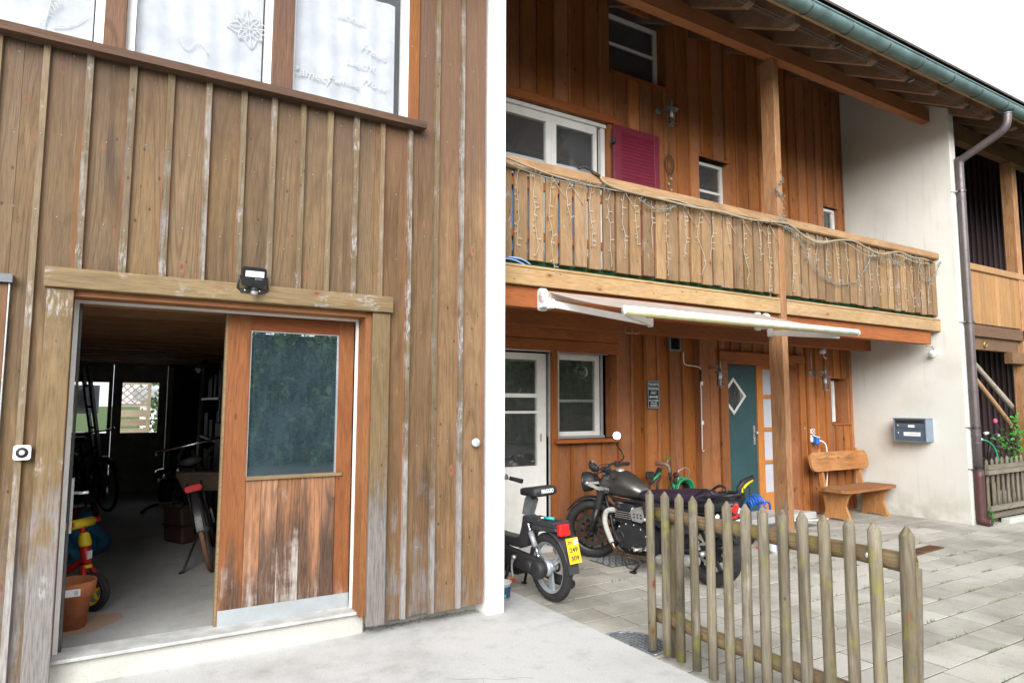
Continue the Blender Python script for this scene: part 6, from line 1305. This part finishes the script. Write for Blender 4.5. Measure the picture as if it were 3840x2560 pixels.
m.box((-.165, -.075, .572), (.19, .075, .5815)); m.box((-.155, -.072, .583), (-.135, .072, .602), ch=.003); m.box((.03, -.072, .583), (.05, .072, .600), ch=.003); m.build('rack', 'gray_body', mp_)
lt = MB().box((-.200, -.046, .505), (-.1551, .046, .588), ch=.008).build('tail_light', 'redp', mp_); MB().box((-.204, -.043, .508), (-.2001, .043, .543)).build('lens', 'red', lt)
fe = MB(); fe.loft([[Vector((-.005 + (.272) * math.cos(R(a)), .047 * math.cos(R(t)), .25 + (.272 + .008 * math.sin(R(t))) * math.sin(R(a)))) for t in range(0, 181, 30)] + [Vector((-.005 + (.266) * math.cos(R(a)), .044 * math.cos(R(t)), .25 + (.266 + .006 * math.sin(R(t))) * math.sin(R(a)))) for t in range(180, -1, -30)] for a in range(60, 172, 7)]); fe.build('rear_fender', 'gray_body', mp_)
fl2 = MB().bar((-.27, 0, .36), (-.285, 0, .255), .085, .010).build('mud_flap', 'gray_body', mp_)
pA = Vector((-.268, 0, .505)); pB = Vector((-.310, 0, .335)); npm = MB().bar(pA, pB, .105, .003).build('number_plate', 'yellow', mp_)
py = (pA - pB).normalized(); ctr = lambda t, dy=0: tuple(pA.lerp(pB, t) + Vector((-.0028, dy, 0)))
text('ZH', .028, 'ink', npm, frame_m(ctr(.17, .025), (0, -1, 0), py), bold=.0004); text('249', .045, 'ink', npm, frame_m(ctr(.47), (0, -1, 0), py), width=.072, bold=.0006); text('309', .045, 'ink', npm, frame_m(ctr(.80), (0, -1, 0), py), width=.072, bold=.0006)
MB().bar(Vector(ctr(.07, -.03)), Vector(ctr(.26, -.03)), .04, .0015).build('sticker', 'whitep', npm)
m = MB()
for y in (.085, -.085):
    m = MB(); m.tube([(.14, y, .545), (.115, y, .49)], .011, 8, 1); m.tube([(.118, y, .50), (.06, y, .40)], .021, 12, 0); m.tube([(.062, y, .405), (.03, y, .345)], .012, 8, 1); m.lathe([(0, -.012), (.015, -.012), (.015, .012), (0, .013)], (.14, y, .55), (0, 1, 0), 12, 1); m.lathe([(0, -.012), (.015, -.012), (.015, .012), (0, .013)], (.028, y, .34), (0, 1, 0), 12, 1)
    m.build('shock_absorber', ['wheelgray', 'chrome'], mp_)
cv = [(-.055, .25), (-.04, .295), (.0, .318), (.06, .325), (.30, .335), (.62, .35), (.64, .23), (.58, .20), (.30, .205), (.06, .185), (.0, .182), (-.04, .205)]
m = MB(); m.prism(cv, 'Y', .06, .115); m.lathe([(.07, 0), (.068, .03), (.058, .045), (.0, .048)], (.0, .10, .25), (0, 1, 0), 24); m.lathe([(.045, 0), (.043, .03), (.0, .032)], (.10, .115, .256), (0, 1, 0), 20); bc = m.build('belt_cover', 'blackmat', mp_); md = bc.modifiers.new('soft', 'BEVEL'); md.width = .012; md.segments = 2; md.limit_method = 'ANGLE'; md.angle_limit = R(40)
MB().lathe([(.06, 0), (.062, .01), (.055, .03), (.0, .03)], (0, .028, .25), (0, 1, 0), 24).build('hub_drum', 'wheelgray', mp_); MB().lathe([(.03, -.004), (.048, -.004), (.048, .004), (.03, .004)], (0, -.055, .25), (0, 1, 0), 24).build('sprocket', 'black', mp_)
MB().tube(smooth_path([(.30, .125, .285), (.315, .135, .25), (.315, .14, .20), (.305, .14, .14)], 5), [.013] * 6 + [.009] * 10, 8).lathe([(0, 0), (.018, 0), (.018, .03), (0, .032)], (.30, .11, .285), (0, 1, 0), 12).build('pedal_crank', 'steel', mp_)
m = MB()
for y in (-.07, .09): m.tube([(.42, y, .24), (.44, y * 1.2, .12), (.50, y * 1.4, .012)], .012, 8); m.box((.485, y * 1.4 - .012, 0), (.535, y * 1.4 + .012, .012))
m.tube([(.42, -.07, .24), (.42, .09, .24)], .014, 8); m.build('center_stand', 'black', mp_)
MB().tube([(.35, -.10, .16), (.05, -.10, .13), (-.12, -.10, .13)], [.025, .038, .034], 12).build('muffler', 'blackmat', mp_); MB().prism(rrect(.35, .12, .62, .25, .04), 'Y', -.06, .05).build('engine', 'blackmat', mp_)
m = MB(); m.tube([(1.0, -.045, .25), (.965, -.045, .50)], .015, 8); m.tube([(1.0, .045, .25), (.965, .045, .50)], .015, 8); m.tube([(.975, 0, .46), (.93, 0, .74)], .022, 10); m.build('fork', 'gray_body', mp_)
hb2 = MB().tube(smooth_path([(.82, .28, .80), (.88, .20, .815), (.925, .06, .78), (.925, -.06, .78), (.90, -.16, .80), (.87, -.24, .795)], 5), .011, 8).build('handlebar', 'chrome', mp_); MB().tube([(.86, -.225, .797), (.80, -.325, .765)], .018, 10).tube([(.87, .22, .815), (.80, .31, .79)], .018, 10).build('grip', 'rubber', hb2); MB().tube([(.88, -.21, .80), (.90, -.24, .785), (.84, -.34, .74)], .006, 6).tube([(.88, .2, .81), (.90, .26, .80), (.85, .36, .78)], .006, 6).box((.865, -.215, .785), (.90, -.185, .83), ch=.005).build('controls', 'chrome', hb2)
MB().prism(rrect(.93, .58, 1.03, .70, .03), 'Y', -.055, .055).lathe([(.05, 0), (.03, .02), (0, .022)], (1.03, 0, .64), (1, 0, 0), 16).build('headlight', 'gray_body', mp_)
sc_ = MB(); A_ = Matrix.Translation((2.895, 4.185, 0)) @ Euler((R(-3), 0, R(92))).to_matrix().to_4x4(); sc_.tube([(.135, .045, .603), (.035, .015, .605)], .004, 6, 1); sc_.tube([(.03, .013, .606), (-.055, -.01, .608)], .011, 8, 0); sc_.xf(A_); o = sc_.build('screwdriver', ['teal', 'chrome']); tag(o, 'teal handled screwdriver lying on the moped rack', 'screwdriver')
# ================================================================== IN THE GARAGE
fpz = .139
po = thing('flower_pot', 'large terracotta flower pot just inside the garage door', 'flower pot', (-.125, 4.80, fpz)); MB().lathe([(0, 0), (.082, 0), (.108, .185), (.122, .187), (.13, .265), (.126, .272), (.116, .268), (.106, .19), (.08, .02), (0, .02)], (-.125, 4.80, fpz), seg=30).build('pot', 'terra', po); MB().prism([(-.155, .345), (-.075, .345), (-.075, .385), (-.155, .385)], 'Y', 4.668, 4.671).build('sticker', 'whitep', po)
MB().box((-.105, 4.666, .352), (-.085, 4.6675, .378)).build('print', 'grayframe', po)
o = MB().add([(-.18, 4.62, fpz + .002), (.0, 4.66, fpz + .002), (.16, 4.86, fpz + .002), (.14, 4.98, fpz + .002), (.0, 5.0, fpz + .002), (-.2, 4.9, fpz + .002)], [(0, 1, 2, 3, 4, 5)]).build('clay_stain', stone('clay_dust', (.38, .25, .18), (.33, .27, .22), (.3, .2, .15), tint=0, rnd=False), kind='structure', fix=False)
kb = thing('kids_bike', 'red and yellow toddler bike with yellow spoked wheel behind the flower pot', 'kids bike', (-.02, 5.10, fpz), (0, 0, R(-38)))
wk = wheel(kb, 0, .122, .122, .05, .085, 'yellowp', 5, .025, None, None, True, .016)
m = MB(); m.tube(smooth_path([(0, .05, .122), (-.02, .05, .21), (-.045, .03, .265), (-.05, 0, .28)], 5), .017, 9); m.tube(smooth_path([(0, -.05, .122), (-.02, -.05, .21), (-.045, -.03, .265), (-.05, 0, .28)], 5), .017, 9); m.tube([(-.05, 0, .27), (-.07, 0, .42)], .029, 12); m.tube([(-.085, 0, .46), (-.098, 0, .53)], .017, 10); m.tube(smooth_path([(-.06, 0, .33), (-.2, 0, .24), (-.42, 0, .22)], 4), .02, 9); m.build('frame', 'redp', kb)
MB().lathe([(.036, 0), (.038, .02), (.03, .07), (.02, .085)], (-.068, 0, .405), (-.12, 0, 1), 16).build('collar', 'yellowp', kb); MB().lathe([(.033, 0), (.033, .02)], (-.048, 0, .268), (-.12, 0, 1), 14).build('collar', 'yellowp', kb)
MB().tube([(-.10, .09, .545), (-.10, -.09, .545)], .03, 12).tube([(-.10, -.145, .55), (-.10, -.175, .55)], [.03, .034], 12).build('handlebar', 'yellowp', kb); MB().tube([(-.10, .09, .545), (-.10, .15, .55)], .016, 10).tube([(-.10, -.09, .545), (-.10, -.15, .55)], .016, 10).build('grip', 'redp', kb)
MB().box((-.042, -.018, .325), (-.028, .018, .375)).build('sticker', 'whitep', kb); MB().prism(rrect(-.40, .30, -.2, .34, .02), 'Y', -.05, .05).build('saddle', 'ink', kb); wheel(kb, -.45, .122, .122, .05, .085, 'yellowp', 5, .025, None, None, False, .016)
m = MB()
def bagf(u, v):
    a = u * 2 * math.pi; r_ = (.30 + .03 * math.sin(5 * a + v * 4) + .02 * math.sin(11 * a)) * (1 - .35 * v ** 4) * (.8 + .5 * math.sin(math.pi * min(1, v * 1.3 + .15)) * .4)
    return Vector((-.36 + r_ * 1.25 * math.cos(a) + (.10 * v if abs(a - .6) < .5 else 0), 6.95 + r_ * 1.0 * math.sin(a), fpz + .30 * v + .03 * math.sin(3 * a) * v + (.07 * v ** 3 if abs(a - .5) < .45 else 0)))
o = m.grid(bagf, 60, 16).build('plastic_bag', 'bluebag', fix=False); tag(o, 'crumpled blue plastic bag on the garage floor behind the toddler bike', 'bag')
can = thing('fuel_canister', 'dark red canister standing behind the blue bag', 'canister', (-.22, 8.3, fpz)); MB().box((-.42, 8.15, fpz), (-.02, 8.4, fpz + .26), ch=.03).build('body', flat('dark_red', (.22, .015, .02), .5), can); MB().tube([(-.32, 8.28, fpz + .25), (-.3, 8.28, fpz + .31), (-.15, 8.28, fpz + .31), (-.13, 8.28, fpz + .25)], .015, 8).lathe([(.025, 0), (.025, .05), (0, .052)], (-.07, 8.28, fpz + .25), seg=12).build('handle', 'black', can)
la = thing('ladder', 'aluminium ladder leaning against the left side of the garage', 'ladder', (-.05, 11.2, fpz)); m = MB()
for dx in (-.02, .22): m.bar((-.02 + dx * .3, 11.2 - dx, fpz), (-.30 + dx * .3, 10.5 - dx, 1.95), .03, .07)
m.build('rail', 'galv', la)
for k in range(6):
    t = .08 + k * .155; a = Vector((-.026, 11.22, fpz)).lerp(Vector((-.306, 10.52, 1.95)), t); b = Vector((.046, 10.98, fpz)).lerp(Vector((-.234, 10.28, 1.95)), t); MB().bar(a, b, .03, .03).build('rung', 'galv', la)
ob = thing('old_bicycle', 'dark old bicycle leaning beside the ladder on the left', 'bicycle', (-.3, 10.5, fpz), (R(6), 0, R(-68)))
def bike(o, red=False, rimm='galv', c='black'):
    for s in (0, .98):
        m = MB(); m.tube([(s + .31 * math.cos(a * .2094), 0, .33 + .31 * math.sin(a * .2094)) for a in range(30)], .019, 8, closed=True); w = m.build('wheel', flat('brown_tyre', (.20, .095, .055), .8) if red and s == 0 else 'rubber', o)
        m = MB(); m.tube([(s + .292 * math.cos(a * .2094), 0, .33 + .292 * math.sin(a * .2094)) for a in range(30)], .010, 6, closed=True); m.lathe([(0, -.04), (.022, -.04), (.022, .04), (0, .04)], (s, 0, .33), (0, 1, 0), 10)
        for k in range(18): m.bar((s, .02 * (-1) ** k, .33), (s + .292 * math.cos(k * .349), 0, .33 + .292 * math.sin(k * .349)), .0022, .0022)
        m.build('rim', rimm, w)
        MB().loft([[Vector((s + (.345) * math.cos(R(a)), .028 * math.cos(R(t)), .33 + (.345 + .006 * math.sin(R(t))) * math.sin(R(a)))) for t in range(0, 181, 30)] for a in range(30 if s else 60, 175 if s == 0 else 130, 8)], caps=False).build('mudguard', c, o)
    m = MB(); m.tube([(0, .04, .33), (.42, .03, .30)], .012, 7); m.tube([(0, -.04, .33), (.42, -.03, .30)], .012, 7); m.tube([(.42, 0, .30), (.30, 0, .80)], .016, 8); m.tube([(.42, 0, .30), (.80, 0, .72)], .018, 8); m.tube([(.34, 0, .62), (.79, 0, .80)], .016, 8); m.tube([(0, .04, .33), (.32, .02, .68)], .009, 7); m.tube([(0, -.04, .33), (.32, -.02, .68)], .009, 7); m.tube([(.98, .04, .33), (.84, .04, .62), (.80, 0, .66), (.77, 0, .92)], .015, 8); m.tube([(.98, -.04, .33), (.84, -.04, .62)], .013, 8); m.build('frame', c, o)
    MB().tube(smooth_path([(.60, .27, .96), (.68, .25, .98), (.77, .12, .97), (.77, -.12, .97), (.68, -.25, .98), (.60, -.27, .96)], 5), .011, 7).build('handlebar', 'chrome', o); MB().loft([sring(x, .86, w_, .03, 12) for x, w_ in ((.18, .02), (.2, .08), (.28, .085), (.38, .04), (.44, .02))]).build('saddle', 'blackmat', o)
    MB().tube([(-.12, .05, .70), (.28, .05, .70), (.28, -.05, .70), (-.12, -.05, .70)], .006, 6, closed=True).tube([(.0, .06, .33), (-.02, .05, .7)], .005, 6).tube([(.0, -.06, .33), (-.02, -.05, .7)], .005, 6).build('carrier', 'black', o)
    MB().lathe([(.06, -.004), (.09, -.004), (.09, .004), (.06, .004)], (.42, .05, .30), (0, 1, 0), 20).tube([(.42, .07, .30), (.52, .07, .17)], .009, 6).tube([(.42, -.07, .30), (.32, -.07, .43)], .009, 6).build('crankset', 'steel', o)
bike(ob)
cb = thing('bicycle', 'black city bicycle with red rear light and wicker basket behind the sliding door', 'bicycle', (.775, 5.85, fpz), (R(-13), 0, R(82)))
bike(cb, True)
l_ = MB().prism(rrect(-.06, .655, .06, .705, .02), 'X', -.165, -.13).build('rear_light', 'redp', cb); MB().prism(rrect(-.052, .661, .052, .699, .018), 'X', -.172, -.1651).build('lens', 'red', l_)
MB().tube([(.06, .04, .30), (-.02, .20, .05), (-.04, .24, .012)], .010, 7).tube([(-.02, .20, .06), (-.05, .27, .012)], [.012, .018], 8).build('kickstand', 'black', cb)
bs_ = MB(); bs_.loft([[Vector((x, y, z)) for x, y in rrect(.30 - w_, -.20 - d_, .30 + w_, -.20 + d_, .03, 3)] for z, w_, d_ in ((.60, .10, .16), (.615, .105, .17), (.68, .12, .20), (.735, .13, .225), (.745, .135, .23))], caps=True)
for k in range(7): bs_.tube([(.30 + (.106 + .004 * k) * math.cos(a), -.20 + (.172 + .009 * k) * math.sin(a), .615 + .02 * k) for a in [i * .2618 for i in range(24)]], .006, 5, closed=True)
A_ = Matrix.Translation((.50, 5.85, fpz - .0)) @ Matrix.Rotation(R(82), 4, 'Z'); bs_.xf(A_); o = bs_.build('wicker_basket', 'wicker'); tag(o, 'pale wicker basket by the city bicycle in the dark garage', 'basket')
su = thing('suitcase', 'dark brown old suitcase standing on edge left of the city bicycle', 'suitcase', (.66, 7.2, fpz), (R(4), 0, R(-64))); MB().box((-.16, -.07, .0), (.16, .07, .34), ch=.02).build('body', 'brown', su); MB().tube([(-.08, 0, .34), (-.07, 0, .37), (.07, 0, .37), (.08, 0, .34)], .012, 8).build('handle', 'black', su); MB().box((-.162, -.072, .16), (.162, .072, .18)).build('strap', 'black', su)
va = thing('kick_scooter', 'silver and black small tool cart in the middle of the dark garage', 'cart', (.75, 9.8, fpz)); MB().box((.62, 9.7, fpz + .05), (.95, 10.1, fpz + .35), ch=.04).build('body', 'black', va); MB().lathe([(0, .02), (.10, .0), (.12, -.06), (.12, -.1)], (.68, 9.8, fpz + .46), seg=16).build('lid', 'chrome', va); MB().tube(smooth_path([(.62, 9.75, fpz + .03), (.5, 9.6, fpz + .02), (.42, 9.2, fpz + .02)], 5), .02, 8).build('hose', 'ink', va)
va.name = 'tool_cart'
sf = thing('shelf', 'metal shelf crowded with dark boxes along the right of the garage', 'shelf', (1.6, 9.2, fpz)); m = MB()
for x in (1.12, 1.9):
    for y in (8.4, 10.2): m.box((x, y, fpz), (x + .03, y + .03, 1.95))
for z in (.45, 1.0, 1.5): m.box((1.1, 8.38, z), (1.95, 10.25, z + .025))
m.build('frame', 'galv', sf)
rr = random.Random(2); cols = [flat('box_' + n_, c_, .7) for n_, c_ in (('cardboard', (.25, .17, .09)), ('navy', (.03, .04, .12)), ('rust', (.16, .05, .03)), ('gray', (.12, .12, .12)), ('teal', (.03, .12, .11)))]
k = 0
for z in (.475, 1.025, 1.525):
    y = 8.45
    while y < 10.0:
        w_ = rr.uniform(.2, .38); h_ = rr.uniform(.18, .36); o = MB().box((1.15 + rr.uniform(0, .08), y, z), (1.75, y + w_ - .02, z + h_), ch=.008).build('storage_box', cols[k % 5]); n_ = 1 if y < 8.46 else n_ + 1; tag(o, '%s storage box, %s from the door on the %s shelf in the garage' % (('cardboard', 'navy', 'rust red', 'gray', 'dark teal')[k % 5], ('first', 'second', 'third', 'fourth', 'fifth', 'sixth', 'seventh')[n_ - 1], {.475: 'lowest', 1.025: 'middle', 1.525: 'top'}[z]), 'box', 'boxes on the garage shelf'); y += w_; k += 1
lp = thing('tube_lamp', 'unlit fluorescent tube lamp under the garage ceiling', 'lamp', (1.05, 8.2, 1.95)); MB().bar((.78, 7.5, 1.80), (1.0, 8.7, 1.96), .05, .03).build('fitting', 'galv', lp); MB().tube([(.785, 7.52, 1.775), (1.0, 8.68, 1.935)], .013, 8).build('tube', 'whitep', lp)
o = MB().tube([(.86, 8.0, fpz), (.87, 8.0, 1.7)], .014, 8).build('metal_pole', 'steel'); tag(o, 'thin metal pole standing upright in the dark garage', 'pole')
o = MB().box((1.02, 7.2, .75), (1.07, 7.9, 1.25), ch=.01).build('sled', flat('violet_plastic', (.06, .035, .14), .5)); tag(o, 'violet and blue sled leaning by the right garage wall', 'sled'); MB().box((1.0, 7.3, .14), (1.1, 7.8, .75)).build('stand', 'black', o)
gt = thing('garden_cart', 'dark handcart piled with garden tools in the garage', 'handcart', (1.1, 7.6, fpz)); MB().box((.75, 8.3, fpz + .2), (1.1, 9.0, fpz + .55), ch=.03).build('tub', 'black', gt); MB().tube([(.75, 8.3, fpz + .5), (.68, 7.9, fpz + .75), (.70, 7.7, fpz + .85)], .018, 8).tube([(1.0, 8.3, fpz + .5), (.95, 7.9, fpz + .75), (.97, 7.7, fpz + .85)], .018, 8).build('handle', 'galv', gt)
for x in (.74, 1.11): MB().lathe([(0, -.03), (.14, -.03), (.16, 0), (.14, .03), (0, .03)], (x, 8.7, fpz + .16), (1, 0, 0), 18).build('wheel', 'rubber', gt)
# ---- yard behind the garage, seen through the back door panes
o = MB().box((-8, 12.0, -.05), (9, 40, .02)).build('back_yard', 'concrete', kind='structure')
tr_ = thing('trellis_panel', 'pale wooden trellis panel with crossed lattice top outside the back door', 'trellis', (.32, 14.6, 0))
for x in (.13, .66): MB().box((x, 14.55, 0), (x + .06, 14.61, 1.86)).build('post', 'trellis', tr_)
for k in range(7): MB().box((.19, 14.56 + .012 * (k % 2), .15 + k * .175), (.66, 14.58 + .012 * (k % 2), .15 + k * .175 + (.13 if k % 1 == 0 else 0))).build('slat', 'trellis', tr_)
MB().box((.191, 14.56, 1.40), (.659, 14.60, 1.45)).box((.191, 14.56, 1.81), (.659, 14.60, 1.85)).build('frame_bar', 'trellis', tr_)
m = MB()
for k in range(-3, 5):
    for sg_ in (1, -1):
        a = Vector((.19 + k * .13, 14.575 + .006 * sg_, 1.45)); b = a + Vector((.36 * sg_, 0, .36))
        x0, x1 = sorted((a.x, b.x)); 
        t0 = max(0, min(1, ((.19 - a.x) / (b.x - a.x)))) ; t1 = max(0, min(1, ((.66 - a.x) / (b.x - a.x)))); lo, hi = sorted((t0, t1))
        if hi - lo > .05: m.bar(a.lerp(b, lo), a.lerp(b, hi), .006, .022)
m.build('lattice', 'trellis', tr_)
ws = thing('neighbour_house', 'white clapboard house behind the trellis seen through the garage', 'house', (2.5, 24, 0))
for k in range(14): MB().box((1.0, 23.98 - .0, .02 + k * .09), (8, 24.02, .105 + k * .09)).build('clapboard', 'whitep', ws)
MB().box((1.05, 24.03, .0), (8, 28, 1.55)).build('wall', 'house_far', ws); MB().prism([(23.5, 1.55), (28, 1.55), (28, 2.0), (23.6, 1.72)], 'X', .8, 8.2).build('roof', 'galv', ws)
bu = thing('garden_shrub', 'leafy green shrub behind the trellis panel', 'shrub', (1.0, 16, 0)); foliage('foliage', lambda r_: Vector((.98 + r_.gauss(0, .13), 15.9 + r_.gauss(0, .2), r_.uniform(.4, 1.55))), 500, .06, 'leaf', None, bu, 31); MB().tube([(1.0, 15.9, 0), (1.0, 15.9, 1.5)], .02, 6).build('stem', 'bark', bu)
bt = thing('garden_tree', 'leafy branch of a garden tree above the trellis panel', 'tree', (1.6, 17, 0)); foliage('crown', lambda r_: Vector((1.15 + r_.gauss(0, .22), 17 + r_.gauss(0, .3), 2.05 + r_.gauss(0, .16) + .0)), 420, .055, 'leaf', None, bt, 33); MB().tube([(1.7, 17, 0), (1.6, 17, 1.4), (1.2, 17, 2.1)], .03, 6).build('trunk', 'bark', bt)
